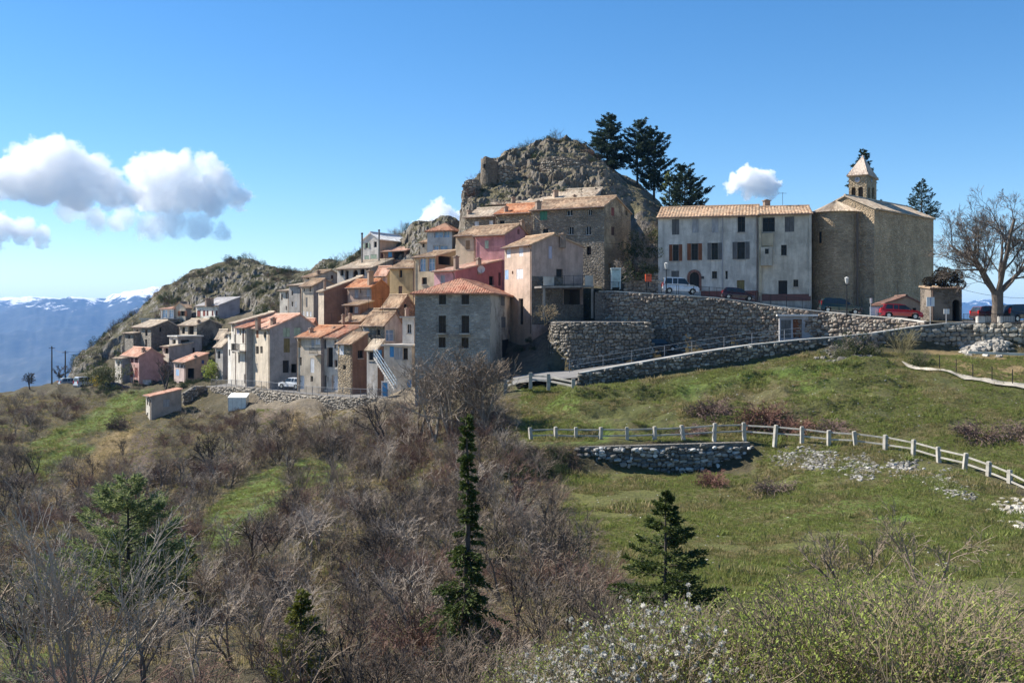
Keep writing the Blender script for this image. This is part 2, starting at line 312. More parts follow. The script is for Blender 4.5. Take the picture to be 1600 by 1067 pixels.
def grid_mesh(name, X, Y, Z, mat, col=None, smooth=True):
    n, m = X.shape; V = np.stack([X, Y, Z], -1).reshape(-1, 3); i = np.arange(n - 1)[:, None] * m + np.arange(m - 1)[None, :]
    Fc = np.stack([i, i + m, i + m + 1, i + 1], -1).reshape(-1, 4)
    me = bpy.data.meshes.new(name); me.vertices.add(len(V)); me.vertices.foreach_set('co', V.astype(np.float32).ravel())
    me.loops.add(Fc.size); me.loops.foreach_set('vertex_index', Fc.astype(np.int32).ravel()); me.polygons.add(len(Fc))
    me.polygons.foreach_set('loop_start', np.arange(0, Fc.size, 4, dtype=np.int32)); me.polygons.foreach_set('use_smooth', np.full(len(Fc), smooth))
    me.update(calc_edges=True); me.materials.append(mat)
    if col is not None:
        a = me.color_attributes.new('soil', 'FLOAT_COLOR', 'POINT'); c = np.ones((len(V), 4), np.float32); c[:, :3] = col.reshape(-1, 3); a.data.foreach_set('color', c.ravel())
    me.validate(); return me
def soil_mat():
    t = NT('soil_and_turf'); a = t.n('Attribute', attribute_name='soil'); v = t.coord()
    c = t.mix(1.0, a.outputs['Color'], t.ramp(t.noise(v, 2.3, 6, 0.7), [(0.25, (0.5, 0.5, 0.48)), (0.5, (0.95, 0.95, 0.95)), (0.75, (1.45, 1.4, 1.3))]), 'MULTIPLY')
    m = t.ramp(t.noise(v, 0.8, 7, 0.72), [(0.52, g3(0)), (0.66, g3(1))]); c = t.mix(t.math('MULTIPLY', m, 0.6), c, (0.15, 0.115, 0.062))
    p = t.n('TexVoronoi', Vector=v, Scale=2.2); pm = t.math('LESS_THAN', p.outputs['Distance'], 0.11)
    pm = t.math('MULTIPLY', pm, t.ramp(t.noise(v, 0.35, 4), [(0.52, g3(0)), (0.6, g3(1))])); c = t.mix(pm, c, (0.4, 0.39, 0.35))
    t.bump(t.math('ADD', t.noise(v, 3.5, 6, 0.7), t.math('MULTIPLY', t.noise(v, 11, 4, 0.7), 0.5)), 1.0, 0.28); return t.base(c, 0.95)
MEADOW = [(880, 742), (1190, 742), (1300, 765), (1420, 775), (1520, 800), (1620, 850), (1620, 1010), (1450, 1000), (1200, 960), (1050, 930), (930, 880), (880, 800)]
BANK = [(880, 745), (1180, 740), (1195, 688), (1300, 697), (1420, 712), (1520, 738), (1700, 830), (1700, 900), (1500, 830), (1200, 770), (880, 765)]
SLOPE = [(815, 600), (900, 607), (1100, 580), (1290, 548), (1460, 555), (1700, 560), (1700, 790), (1500, 725), (1250, 690), (1000, 690), (815, 690)]
GREENS = [[(40, 700), (90, 670), (150, 640), (190, 612), (232, 612), (228, 632), (190, 655), (180, 668), (110, 690), (150, 700), (95, 725), (60, 760)],
          [(310, 815), (385, 745), (445, 728), (445, 770), (420, 830), (330, 870)], [(455, 715), (530, 722), (545, 748), (470, 765)], [(400, 640), (440, 640), (430, 665), (400, 690)],
          [(0, 900), (90, 880), (130, 960), (60, 1067), (0, 1067)], [(820, 605), (905, 612), (900, 640), (825, 635)], [(1050, 600), (1290, 565), (1340, 560), (1290, 610), (1080, 650)],
          [(1200, 790), (1420, 770), (1480, 800), (1350, 835), (1220, 815)], [(820, 665), (950, 660), (950, 688), (820, 690)]]
STRAW = [[(55, 800), (165, 685), (215, 668), (190, 715), (95, 785)], [(1440, 545), (1610, 560), (1610, 600), (1500, 590)], [(390, 690), (470, 640), (480, 660), (420, 705)]]
TILTH = [[(200, 685), (243, 668), (243, 755), (203, 758)]]
EARTH = [[(1080, 620), (1230, 590), (1250, 640), (1320, 665), (1150, 672)], [(400, 645), (470, 640), (400, 720)]]
def build_land():
    us = np.arange(-420, 2051, 4.2); ys = np.concatenate([ygrid(1.2, 40, 130), ygrid(40, 92, 190)[1:], ygrid(92, 258, 130)[1:]])
    U, Y = np.meshgrid(us, ys, indexing='ij'); X = (U - CX) / F * Y; Z = gz(X, Y); V = HZ - Z / Y * F
    n1 = fbm(X / 9, Y / 9, 1.0, 4); n2 = fbm(X / 2.5, Y / 2.5, 4.0, 3)
    def k(c): return np.array(c, float)
    col = k((0.078, 0.068, 0.038))[None, None] + (n1[..., None] * k((0.02, 0.018, 0.012)))
    wob = [fbm(X / 3 + 31 * q, Y / 3, 0.5 + q, 2) for q in range(4)]
    def paint(polys, c, soft=14, w=1.0):
        nonlocal col
        for p in polys:
            m = np.zeros(U.shape)
            for q in range(4): m += inpoly(U + soft * wob[q] * 2, V + soft * 0.6 * wob[(q + 1) % 4] * 2, p)
            m = (m / 4 * w * (0.75 + 0.5 * np.clip(n2 + 0.4, 0, 0.6)))[..., None].clip(0, 1); col = col * (1 - m) + k(c) * m
    paint([BANK, MEADOW], (0.13, 0.14, 0.042), 20); paint([SLOPE], (0.105, 0.115, 0.036), 20)
    col = col + np.clip(n2, 0, 1)[..., None] * k((0.05, 0.035, 0.018)) * ((U > 850) & (V > 560))[..., None]
    paint(GREENS, (0.12, 0.18, 0.035), 14, 0.9); vil = (smooth01(330, 420, U) * (1 - smooth01(840, 880, U)) * smooth01(100, 112, Y + (U - 400) * 0.02))[..., None]; col = col * (1 - vil) + k((0.2, 0.17, 0.13)) * (1 + n2[..., None] * 0.4) * vil; paint(STRAW, (0.27, 0.2, 0.1)); paint(TILTH, (0.1, 0.075, 0.058), 3); paint(EARTH, (0.13, 0.085, 0.06), 22, 0.7)
    o = obj('ground', grid_mesh('ground', X, Y, Z, soil_mat(), np.clip(col, 0.01, 1))); tag(o, kind='structure')
build_land()

# the craggy hills behind the houses
def rock_mat(name, grass=(0.1, 0.1, 0.045), gamt=0.5, c1=(0.17, 0.155, 0.135), c2=(0.4, 0.375, 0.34)):
    t = NT(name); v = t.coord(); a = t.noise(v, 0.35, 8, 0.7); b = t.noise(t.coord('Object', (1, 1, 0.45)), 1.6, 7, 0.75)
    c = t.ramp(b, [(0.28, sc(c1, 0.45)), (0.45, c1), (0.66, c2), (0.8, sc(c2, 1.3))]); c = t.mix(t.math('MULTIPLY', t.ramp(a, [(0.5, g3(0)), (0.65, g3(1))]), 0.55), c, (0.2, 0.15, 0.09))
    g = t.n('NewGeometry'); sz = t.n('SeparateXYZ', Vector=g.outputs['Normal'])
    m = t.ramp(t.math('ADD', sz.outputs['Z'], t.math('MULTIPLY', t.math('SUBTRACT', t.noise(v, 0.5, 6, 0.7), 0.5), 1.5)), [(0.72 - 0.3 * gamt, g3(0)), (0.9 - 0.3 * gamt, g3(1))])
    gr = t.ramp(t.noise(v, 0.9, 5, 0.7), [(0.35, sc(grass, 0.6)), (0.55, grass), (0.72, (0.21, 0.16, 0.09))]); c = t.mix(t.math('MULTIPLY', m, 0.9), c, gr)
    t.bump(t.math('ADD', b, t.math('MULTIPLY', t.noise(v, 6, 5, 0.7), 0.4)), 1.0, 0.5); return t.base(c, 0.95)
def crag(X, Y, Z, amp, s=1.0):
    """broken limestone relief pushed along all three axes"""
    r1 = fbm(X / (6 * s), Y / (6 * s), Z / (4 * s), 5, 0.55, ridged=True); r2 = fbm(X / (2.2 * s) + 9, Y / (2.2 * s), Z / (3.2 * s), 4, 0.6, ridged=True); r3 = fbm(X / (2.6 * s), Y / (2.6 * s) + 5, Z / (2.6 * s), 3)
    return X + amp * 0.5 * r3, Y - amp * (0.45 * r1 + 0.5 * r2), Z + amp * (0.7 * r1 + 0.3 * r2)
HILL = Field({60: [(120, -40), (175, -22), (260, -60)], 120: [(172, -30), (178, -10), (190, -7.3), (260, -40)], 150: [(172, -28), (180, -7), (195, -4.8), (260, -36)],
  180: [(174, -28), (185, -4), (200, -1.2), (260, -30)], 205: [(174, -28), (180, -5), (188, -0.5), (205, 0.2), (260, -25)], 250: [(178, -28), (184, -4), (195, 3.0), (210, 6.0), (260, -20)],
  300: [(178, -28), (185, -1), (198, 6.5), (215, 10.2), (260, -15)], 350: [(176, -28), (184, 0.5), (200, 8.5), (215, 12.5), (235, 11), (260, -10)],
  400: [(148, -28), (155, -4), (165, -1), (180, 3.5), (200, 9.5), (215, 12.5), (235, 11), (260, -10)], 440: [(152, -28), (160, -1.5), (170, 2), (190, 8), (205, 10.3), (260, -10)], 470: [(150, -28), (160, 0), (170, 3.5), (195, 9.2), (260, -10)],
  510: [(146, -28), (155, 0), (163, 4), (180, 9.8), (188, 11.0), (260, -8)], 550: [(145, -28), (152, 2), (158, 6), (175, 11.0), (260, -6)], 600: [(142, -28), (148, 4), (155, 8), (168, 12.8), (176, 13), (260, -4)],
  645: [(134, -28), (140, 4), (148, 9), (160, 15.0), (168, 15.2), (260, -2)], 700: [(130, -28), (138, 5), (144, 10.5), (155, 15.6), (170, 15), (260, 0)], 760: [(130, -28), (140, 8), (160, 14), (260, 0)]}, 120, 262, blur=3, isz=True)
def build_hill():
    us = np.arange(60, 760, 1.7); ys = ygrid(132, 258, 190); U, Y = np.meshgrid(us, ys, indexing='ij'); X = (U - CX) / F * Y; Z = HILL(X, Y)
    a = 1.5 * smooth01(60, 110, U) * (0.35 + 0.65 * smooth01(-0.25, 0.25, fbm(X / 16, Y / 16, 3, 3)))
    X2, Y2, Z2 = crag(X, Y, Z, a); o = obj('rocky_hillside', grid_mesh('rocky_hillside', X2, Y2, Z2, rock_mat('hill_rock', gamt=0.6, grass=(0.085, 0.08, 0.035), c1=(0.14, 0.128, 0.11), c2=(0.37, 0.35, 0.32)), smooth=False)); tag(o, kind='structure')
build_hill()
CASTLE = Field({700: [(121, -20), (124, 1), (150, 6), (190, 4)], 716: [(121, -20), (124, 1), (132, 9), (150, 10), (190, 6)], 722: [(121, -20), (124, 1), (130, 9), (134, 12), (146, 16.0), (170, 15), (190, 8)], 728: [(121, -20), (124, 1), (130, 9), (135, 15), (140, 18.6), (150, 19.5), (170, 18), (190, 9)],
  750: [(121, -20), (124, 1), (128, 9), (134, 15), (140, 18.5), (150, 20.2), (170, 19), (190, 9)], 770: [(121, -20), (124, 1), (128, 9), (136, 16), (142, 19.5), (148, 22.8), (170, 20), (190, 9)], 800: [(121, -20), (124, 1), (128, 10), (138, 18), (145, 22.5), (152, 25.5), (170, 20), (190, 9)],
  835: [(121, -20), (124, 1), (128, 11), (138, 18), (146, 23), (152, 25.8), (170, 20), (190, 9)], 853: [(121, -20), (124, 1), (128, 11), (138, 18), (146, 23.6), (152, 27.2), (165, 24), (190, 9)], 885: [(121, -20), (124, 1), (128, 11), (138, 19), (146, 23.6), (152, 27.6), (165, 24), (190, 9)], 915: [(121, -20), (124, 1), (128, 11), (138, 19), (146, 23), (151, 26.2), (165, 23), (190, 9)],
  940: [(121, -20), (124, 1), (128, 12), (138, 19), (145, 21.8), (152, 24.0), (165, 21), (190, 9)], 975: [(121, -20), (124, 1), (136, 17.5), (144, 19.5), (155, 22.3), (170, 19), (190, 9)], 1000: [(121, -20), (124, 1), (132, 14.5), (142, 18.2), (155, 21.0), (170, 18), (190, 9)],
  1030: [(121, -20), (124, 1), (130, 12), (140, 15.5), (155, 18), (170, 16), (190, 8)], 1060: [(121, -20), (124, 1), (135, 11), (150, 15), (165, 14), (190, 7)], 1100: [(121, -20), (124, 1), (130, 7), (150, 11), (190, 5)], 1150: [(121, -20), (124, 1), (190, 2)]}, 116, 192, blur=2, step=4, isz=True)
def build_castle():
    us = np.arange(700, 1150, 1.15); ys = ygrid(118, 190, 190); U, Y = np.meshgrid(us, ys, indexing='ij'); X = (U - CX) / F * Y; Z = CASTLE(X, Y)
    a = 1.75 * smooth01(700, 720, U) * (1 - 0.75 * smooth01(930, 990, U) * (1 - smooth01(120, 128, 246 - Y))) * (0.45 + 0.55 * smooth01(-0.3, 0.2, fbm(X / 9, Y / 9, 8, 3)))
    X2, Y2, Z2 = crag(X, Y, Z, a, 0.8); o = obj('castle_rock', grid_mesh('castle_rock', X2, Y2, Z2, rock_mat('castle_rock', gamt=0.55, grass=(0.15, 0.135, 0.07), c1=(0.17, 0.148, 0.12), c2=(0.36, 0.325, 0.28)), smooth=False)); tag(o, kind='structure')
build_castle()
# far valley and mountains
def build_mountains():
    us = np.arange(-420, 2051, 3.0); ys = ygrid(255, 15500, 150); U, Y = np.meshgrid(us, ys, indexing='ij'); X = (U - CX) / F * Y
    sky_px = np.interp(us, [-420, -150, 0, 60, 120, 165, 200, 245, 300, 420, 600, 900, 1300, 1480, 1515, 1545, 1575, 1600, 1700, 2050], [478, 474, 470, 466, 469, 473, 464, 457, 462, 476, 480, 482, 486, 484, 478, 477, 486, 491, 488, 480])
    ridge = ((HZ - sky_px) / F * 12000)[:, None]
    t = smooth01(4200, 12000, Y); back = 1 - 0.25 * smooth01(12000, 15500, Y)
    edge = np.where(Y < 1500, -28 - 420 * smooth01(255, 1500, Y), -448.0)
    Z = edge + (ridge + 448) * t * back
    w = smooth01(3000, 8000, Y); n = fbm(X / 1500, Y / 2200, 0.4, 6, 0.55, ridged=True)
    Z = Z + w * (1 - 0.86 * smooth01(10500, 12000, Y)) * 190 * (n - 0.35) + 6 * fbm(X / 150, Y / 150, 1, 3) * smooth01(260, 600, Y) + w * 14 * fbm(X / 260, Y / 300, 0.2, 4, 0.6, ridged=True)
    t_ = NT('far_mountain'); v = t_.coord(); g = t_.n('NewGeometry'); p = t_.n('SeparateXYZ', Vector=g.outputs['Position'])
    f1 = t_.noise(v, 0.0016, 9, 0.68); f2 = t_.noise(t_.coord('Object', (1, 0.4, 1)), 0.011, 7, 0.7)
    base = t_.ramp(f2, [(0.35, (0.018, 0.028, 0.028)), (0.55, (0.035, 0.045, 0.04)), (0.7, (0.09, 0.09, 0.08))])
    s = t_.math('ADD', t_.math('MULTIPLY', t_.math('SUBTRACT', p.outputs['Z'], 90.0), 0.0042), t_.math('MULTIPLY', t_.math('SUBTRACT', t_.math('ADD', f1, f2), 1.0), 2.6))
    c = t_.mix(t_.ramp(s, [(0.45, g3(0)), (0.7, g3(1))]), base, (0.82, 0.84, 0.88)); t_.base(c, 0.9)
    o = obj('mountains', grid_mesh('mountains', X, Y, Z, t_.m)); tag(o, kind='structure')
build_mountains()
# ------------------------------------------------------------------ houses
CROPS = dict(c1=(170, 450, 9.975), c2=(170, 530, 8.889), c3=(330, 470, 7.111), c4=(420, 360, 7.62), c5=(455, 470, 7.112), c6=(600, 340, 6.957), c7=(640, 430, 5.928), c8=(780, 350, 5.928),
             d1=(700, 280, 5.333), d2=(1010, 310, 6.275), d3=(1180, 300, 5.93), d4=(1290, 220, 7.62), d5=(1260, 430, 7.619), d6=(1420, 400, 6.667), e1=(160, 440, 4.85), e2=(340, 360, 3.81), p=(0, 0, 1.0))
PAL = dict(white=(0.72, 0.73, 0.76), brown=(0.2, 0.075, 0.035), dbrown=(0.07, 0.035, 0.025), grey=(0.13, 0.13, 0.13), lgrey=(0.36, 0.37, 0.39), red=(0.22, 0.06, 0.05), maroon=(0.1, 0.03, 0.03), blue=(0.08, 0.3, 0.62),
           lblue=(0.35, 0.5, 0.72), navy=(0.06, 0.08, 0.2), green=(0.07, 0.24, 0.17), pgreen=(0.36, 0.46, 0.36), cream=(0.6, 0.52, 0.36), olive=(0.2, 0.17, 0.08), dark=(0.03, 0.03, 0.03), tan=(0.33, 0.22, 0.12), lav=(0.5, 0.47, 0.58))
ROOF_OLD = ((0.29, 0.175, 0.105), (0.43, 0.295, 0.19), (0.26, 0.205, 0.145))
ROOF_ORANGE = ((0.46, 0.16, 0.07), (0.52, 0.25, 0.13), (0.42, 0.25, 0.16))
ROOF_RED = ((0.3, 0.095, 0.05), (0.42, 0.2, 0.13), (0.33, 0.22, 0.15))
ROOF_PINK = ((0.5, 0.24, 0.15), (0.55, 0.33, 0.24), (0.5, 0.36, 0.28))
ROOF_PALE = ((0.4, 0.3, 0.21), (0.52, 0.425, 0.32), (0.4, 0.345, 0.275))
def roofm(k, mossy=0.5): return tiles(*k, mossy=mossy)
def tile_plane(acc, O, e, L, s, S, tlim=None, pitch=0.25, seed=0, amp=0.055):
    """half-round tile courses on one slope: O eave corner, e along the eave, s up the slope; tlim(frac)->(t0,t1) clips hips"""
    O, e, s = np.array(O, float), np.array(e, float), np.array(s, float); nrm = np.cross(e, s); nrm /= np.linalg.norm(nrm)
    if nrm[2] < 0: nrm = -nrm
    n = max(2, int(round(L / pitch))); per = 4; k = n * per + 1; u = np.linspace(0, L, k); rows = max(2, int(S / 0.42) + 1); rg = np.random.RandomState(seed + int(L * 100))
    prof = np.tile(np.array([0.0, 0.75, 1.0, 0.75]), n + 1)[:k] * amp
    jit = np.repeat(rg.normal(0, 0.012, (n + 1, rows + 1)), per, axis=0)[:k]
    t = np.linspace(0, 1, rows + 1); lo, hi = np.zeros(k), np.ones(k)
    if tlim:
        for i in range(k): lo[i], hi[i] = tlim(u[i] / L)
    T = lo[:, None] + (hi - lo)[:, None] * t[None]
    sag = 0.05 * np.sin(np.pi * np.clip(u / L, 0, 1))[:, None] * np.sin(np.pi * T)
    Pt = O + u[:, None, None] * e + (T * S)[..., None] * s + (prof[:, None] + jit - sag)[..., None] * nrm
    V, Fc, UV = acc; b = sum(len(x) for x in V); V.append(Pt.reshape(-1, 3)); UV.append(np.stack([np.repeat(u, rows + 1), (T * S).ravel()], -1))
    m = rows + 1; i = np.arange(k - 1)[:, None] * m + np.arange(rows)[None]; Fc.append(np.stack([i, i + m, i + m + 1, i + 1], -1).reshape(-1, 4) + b)
    # slab under the tiles
    c = [O + u[0] * e + lo[0] * S * s, O + u[-1] * e + lo[-1] * S * s, O + u[-1] * e + hi[-1] * S * s, O + u[0] * e + hi[0] * S * s]
    if tlim:
        j0 = int(np.argmax(hi > 0.999)) if (hi > 0.999).any() else int(np.argmax(hi)); j1 = k - 1 - int(np.argmax(hi[::-1] > 0.999)) if (hi > 0.999).any() else j0
        c = [O, O + L * e, O + u[j1] * e + hi[j1] * S * s, O + u[j0] * e + hi[j0] * S * s]
    c = np.array(c); lowc = c - nrm * 0.13; c = c - nrm * 0.012
    b = sum(len(x) for x in V); V.append(np.concatenate([c, lowc])); UV.append(np.zeros((8, 2)))
    Fc.append(np.array([[0, 1, 2, 3], [4, 7, 6, 5], [0, 4, 5, 1], [1, 5, 6, 2], [2, 6, 7, 3], [3, 7, 4, 0]]) + b)
class HouseB:
    pass
def facade_geo(mb, O, d, nv, L, zb, top, ops, mi):
    """one wall face from O along d, with openings (u0,u1,z0,z1,depth,arch) cut through and reveals built"""
    O, d, nv = Vector((*O, 0)), Vector((*d, 0)), Vector((*nv, 0)); tu, tz = [p[0] for p in top], [p[1] for p in top]
    pt = lambda u, z, q=0.0: O + d * u - nv * q + Vector((0, 0, z))
    us = sorted(set([0.0, L] + [x for x in tu if 0 < x < L] + [min(max(x, 0.0), L) for o in ops for x in o[:2]]))
    for a, b in zip(us, us[1:]):
        if b - a < 1e-4: continue
        m = (a + b) / 2; iv = sorted((o[2], o[3]) for o in ops if o[0] <= m <= o[1]); z = zb
        for z0, z1 in iv:
            if z0 > z + 1e-4: mb.poly([pt(a, z), pt(b, z), pt(b, z0), pt(a, z0)], mi)
            z = max(z, z1)
        mb.poly([pt(a, z), pt(b, z), pt(b, float(np.interp(b, tu, tz))), pt(a, float(np.interp(a, tu, tz)))], mi)
    for u0, u1, z0, z1, q, arch in ops:
        if arch:
            r = (u1 - u0) / 2; um = (u0 + u1) / 2; zc = z1 - r; n = 8
            arc = [(um + r * math.cos(math.pi * k / n), zc + r * math.sin(math.pi * k / n)) for k in range(n + 1)]
            mb.poly([pt(u1, z1)] + [pt(*arc[k]) for k in range(n // 2, -1, -1)], mi); mb.poly([pt(u0, z1)] + [pt(*arc[k]) for k in range(n, n // 2 - 1, -1)], mi)
            ring = [(u0, z0), (u1, z0)] + arc
        else: ring = [(u0, z0), (u1, z0), (u1, z1), (u0, z1)]
        for (ua, za), (ub, zb_) in zip(ring, ring[1:] + ring[:1]): mb.poly([pt(ua, za), pt(ub, zb_), pt(ub, zb_, q), pt(ua, za, q)], mi)
def opening_parts(root, off, O, d, nv, op, spec, px_w):
    """pane, frame, shutters or door leaf in one opening"""
    u0, u1, z0, z1, q, arch = op; kind = spec[4]; k, colr = (kind.split(':') + ['grey'])[:2]; w, h = u1 - u0, z1 - z0
    O, d, nv = Vector((*O, 0)), Vector((*d, 0)), Vector((*nv, 0)); up = Vector((0, 0, 1))
    pt = lambda u, z, qq=0.0: O + d * u - nv * qq + up * z - Vector(off)
    def panel(name, ua, ub, za, zb, qq, th, mat, parent):
        mb = MB(); mb.box(pt(ua, za, qq), d * (ub - ua), nv * th, up * (zb - za)); return obj(name, mesh(name, mb.V, mb.F, mat), parent)
    if k in 'dbo':
        blue = k == 'b'  # b panes: the sky's reflection is painted in as a blue base colour
        p = panel('window', u0 - 0.02, u1 + 0.02, z0 - 0.02, z1 + 0.02, q - 0.002, -0.03, glass((0.22, 0.34, 0.5), 0.12) if blue else glass(), root)
        if px_w > 5.5:
            mb = MB(); f = 0.045 if w > 0.7 else 0.035; fm = plain(PAL['white'] if blue or colr == 'white' else (0.055, 0.045, 0.04))
            bars = [(u0, u0 + f, z0, z1), (u1 - f, u1, z0, z1), (u0, u1, z0, z0 + f), (u0, u1, z1 - f, z1), ((u0 + u1) / 2 - f / 2, (u0 + u1) / 2 + f / 2, z0, z1)]
            if h > 1.1: bars.append((u0, u1, z0 + h * 0.62, z0 + h * 0.62 + 0.035))
            for ua, ub, za, zb in bars: mb.box(pt(ua, za, q - 0.004), d * (ub - ua), nv * 0.05, up * (zb - za))
            obj('window_frame', mesh('window_frame', mb.V, mb.F, fm), p)
        if px_w > 7 and k != 'b':
            panel('sill', u0 - 0.08, u1 + 0.08, z0 - 0.09, z0 - 0.003, 0.0, 0.1, concrete(), p)
        if k == 'o':
            m = wood(PAL[colr]); sw = w * 0.56
            panel('shutter', u0 - sw - 0.03, u0 - 0.03, z0, z1, 0.0, 0.06, m, root); panel('shutter', u1 + 0.03, u1 + sw + 0.03, z0, z1, 0.0, 0.06, m, root)
    elif k == 's':
        m = wood(PAL[colr]); um = (u0 + u1) / 2
        if w > 0.75:
            panel('shutter', u0 + 0.01, um - 0.012, z0 + 0.01, z1 - 0.01, 0.06, 0.045, m, root); panel('shutter', um + 0.012, u1 - 0.01, z0 + 0.01, z1 - 0.01, 0.06, 0.045, m, root)
        else: panel('shutter', u0 + 0.01, u1 - 0.01, z0 + 0.01, z1 - 0.01, 0.06, 0.045, m, root)
        panel('window', u0 - 0.02, u1 + 0.02, z0 - 0.02, z1 + 0.02, q - 0.002, -0.03, glass(), root)
    elif k == 'r':
        p = panel('door', u0 - 0.02, u1 + 0.02, z0 - 0.02, z1 + 0.02, q - 0.002, -0.06, wood(PAL[colr], 0.22), root)
        mb = MB(); mb.box(pt(u0 + w * 0.82, z0 + min(1.0, h * 0.5), q - 0.004), d * 0.05, nv * 0.06, up * 0.14); obj('handle', mesh('handle', mb.V, mb.F, IRON), p)
    elif k == 'h':
        mb = MB(); dp = 2.2
        for a_, b_ in (((u0, z0), (u1, z0)), ((u1, z0), (u1, z1)), ((u1, z1), (u0, z1)), ((u0, z1), (u0, z0))): mb.poly([pt(*a_, q), pt(*b_, q), pt(*b_, dp), pt(*a_, dp)])
        mb.poly([pt(u0, z0, dp), pt(u1, z0, dp), pt(u1, z1, dp), pt(u0, z1, dp)]); obj('room_behind', mesh('room_behind', mb.V, mb.F, INTERIOR), root)
def house(name, label, crop, xl, xc, xr, ye, yb, Y, a, mA, mB=None, roof=None, axis='A', r=0.5, h=1.2, D=None, W=6.0, A=(), B=(), chim=(), over=0.32, skirt=9.0, cat='house', balc=(), group='houses of the hill village', flat=False, pitch=0.25, bands=()):
    ox, oy, s = CROPS[crop]; cx = lambda x: ox + x / s; cyy = lambda y: oy + y / s
    xl, xc, xr = (None if v is None else cx(v) for v in (xl, xc, xr)); ye, yb = cyy(ye), cyy(yb); mB = mB or mA
    C = np.array([(xc - CX) / F * Y, Y]); ar = rad(a); dA = np.array([-math.cos(ar), math.sin(ar)]); dB = np.array([math.sin(ar), math.cos(ar)]); nA, nB = -dB, -dA
    def reach(d, px): k = (px - CX) / F; return (k * C[1] - C[0]) / (d[0] - k * d[1])
    LA = reach(dA, xl) if xl is not None else W; LB = D if D is not None else reach(dB, xr)
    zt = zat(ye, Y); zb0 = zat(yb, Y); zb = zb0 - skirt
    root = thing(name, label, cat, (C[0], C[1], zb0), group); off = (C[0], C[1], zb0)
    def loc(px, py, nv, d):
        v = np.array([(px - CX) / F, 1.0]); t = C.dot(nv) / v.dot(nv); q = v * t - C; return q.dot(d), (HZ - py) / F * t
    prof_x = [(0, zt), (LA, zt)]
    along = LB if axis == 'A' else LA
    pr = [(0, zt), (r * along, zt + h), (along, zt)] if 0 < r < 1 else ([(0, zt), (along, zt + h)] if r >= 1 else [(0, zt + h), (along, zt)])
    zfar = pr[-1][1]; z_first = pr[0][1]
    topA, topB = ([(0, z_first), (LA, z_first)], pr) if axis == 'A' else (pr, [(0, z_first), (LB, z_first)])
    if axis in 'HP' or flat: topA, topB = [(0, zt), (LA, zt)], [(0, zt), (LB, zt)]; zfar = zt
    wall = MB(); opsall = []
    for lst, d, nv, top, L, mi in ((A, dA, nA, topA, LA, 0), (B, dB, nB, topB, LB, 1)):
        ops = []
        for w in lst:
            p0 = loc(cx(w[0]), cyy(w[3]), nv, d); p1 = loc(cx(w[2]), cyy(w[1]), nv, d); u0, u1 = sorted((p0[0], p1[0])); z0, z1 = p0[1], p1[1]
            tz = min(float(np.interp(u0, [q[0] for q in top], [q[1] for q in top])), float(np.interp(u1, [q[0] for q in top], [q[1] for q in top])))
            u0, u1, z1 = max(u0, 0.06), min(u1, L - 0.06), min(z1, tz - 0.05)
            if u1 - u0 < 0.08 or z1 - z0 < 0.08: continue
            op = (u0, u1, z0, z1, 0.26, len(w) > 5 and w[5] == 'arch'); ops.append(op); opening_parts(root, off, C, d, nv, op, w, abs(w[2] - w[0]) / s)
        facade_geo(wall, C, d, nv, L, zb, top, ops, mi)
    CA, CB, CC = C + LA * dA, C + LB * dB, C + LA * dA + LB * dB
    if axis == 'B': bk, sd = pr, [(0, zfar), (LB, zfar)]
    else: bk, sd = [(0, zfar), (LA, zfar)], pr
    if axis in 'HP' or flat: bk, sd = [(0, zt), (LA, zt)], [(0, zt), (LB, zt)]
    facade_geo(wall, CB, dA, -nA, LA, zb, bk, [], 0); facade_geo(wall, CA, dB, -nB, LB, zb, sd, [], 1)
    wo = wall.build('wall', [mA, mB], root, off)
    acc = ([], [], []); o = over; g = 0.14; o3 = lambda p2, z: np.array([p2[0] - off[0], p2[1] - off[1], z - off[2]])
    rm = roof or roofm(ROOF_OLD); sd_ = len(bpy.data.objects)
    if flat:
        mb = MB(); q = 0.25
        c0 = C - dA * q - dB * q; mb.box(o3(c0, zt + 0.004), Vector((*(dA * (LA + 2 * q)), 0)), Vector((*(dB * (LB + 2 * q)), 0)), Vector((0, 0, 0.18))); obj('roof', mesh('roof', mb.V, mb.F, rm), root)
    elif axis == 'P':
        for (Q, e, v, L, M) in ((C, dA, dB, LA, LB), (CA, dB, -dA, LB, LA), (CC, -dA, -dB, LA, LB), (CB, -dB, dA, LB, LA)):
            run = M / 2 + o; Lx = L + 2 * o; k = h / (M / 2 + o); O = o3(Q - e * o - v * o, zt - 0.02); su = np.array([v[0] * run, v[1] * run, h]); sl = np.linalg.norm(su); tile_plane(acc, O, np.array([*e, 0]), Lx, su / sl, sl, lambda f: (0.0, min(1.0, 2 * f, 2 * (1 - f))), pitch, sd_, 0.03)
    elif axis == 'H':
        inset = min(LA, LB) / 2; sl = math.hypot(inset + o, h); k = h / inset
        for (Q, e, v, L) in ((C, dA, dB, LA), (CA, dB, -dA, LB), (CC, -dA, -dB, LA), (CB, -dB, dA, LB)):
            Lx = L + 2 * o; O = o3(Q - e * o - v * o, zt - k * o + 0.05); su = np.array([v[0] * (inset + o), v[1] * (inset + o), h + k * o]); su /= np.linalg.norm(su)
            tile_plane(acc, O, np.array([*e, 0]), Lx, su, sl, lambda f, Lx=Lx: (0.0, min(1.0, f * Lx / (inset + o), (1 - f) * Lx / (inset + o))), pitch, sd_)
    else:
        e, v, L, M = (dA, dB, LA, LB) if axis == 'A' else (dB, dA, LB, LA)
        if r > 0:
            k = h / (r * M); run = r * M + o + (0.12 if r >= 1 else 0); O = o3(C - e * g - v * o, zt - k * o + 0.05); su = np.array([*(v * run), k * run]); sl = np.linalg.norm(su)
            tile_plane(acc, O, np.array([*e, 0]), L + 2 * g, su / sl, sl, None, pitch, sd_)
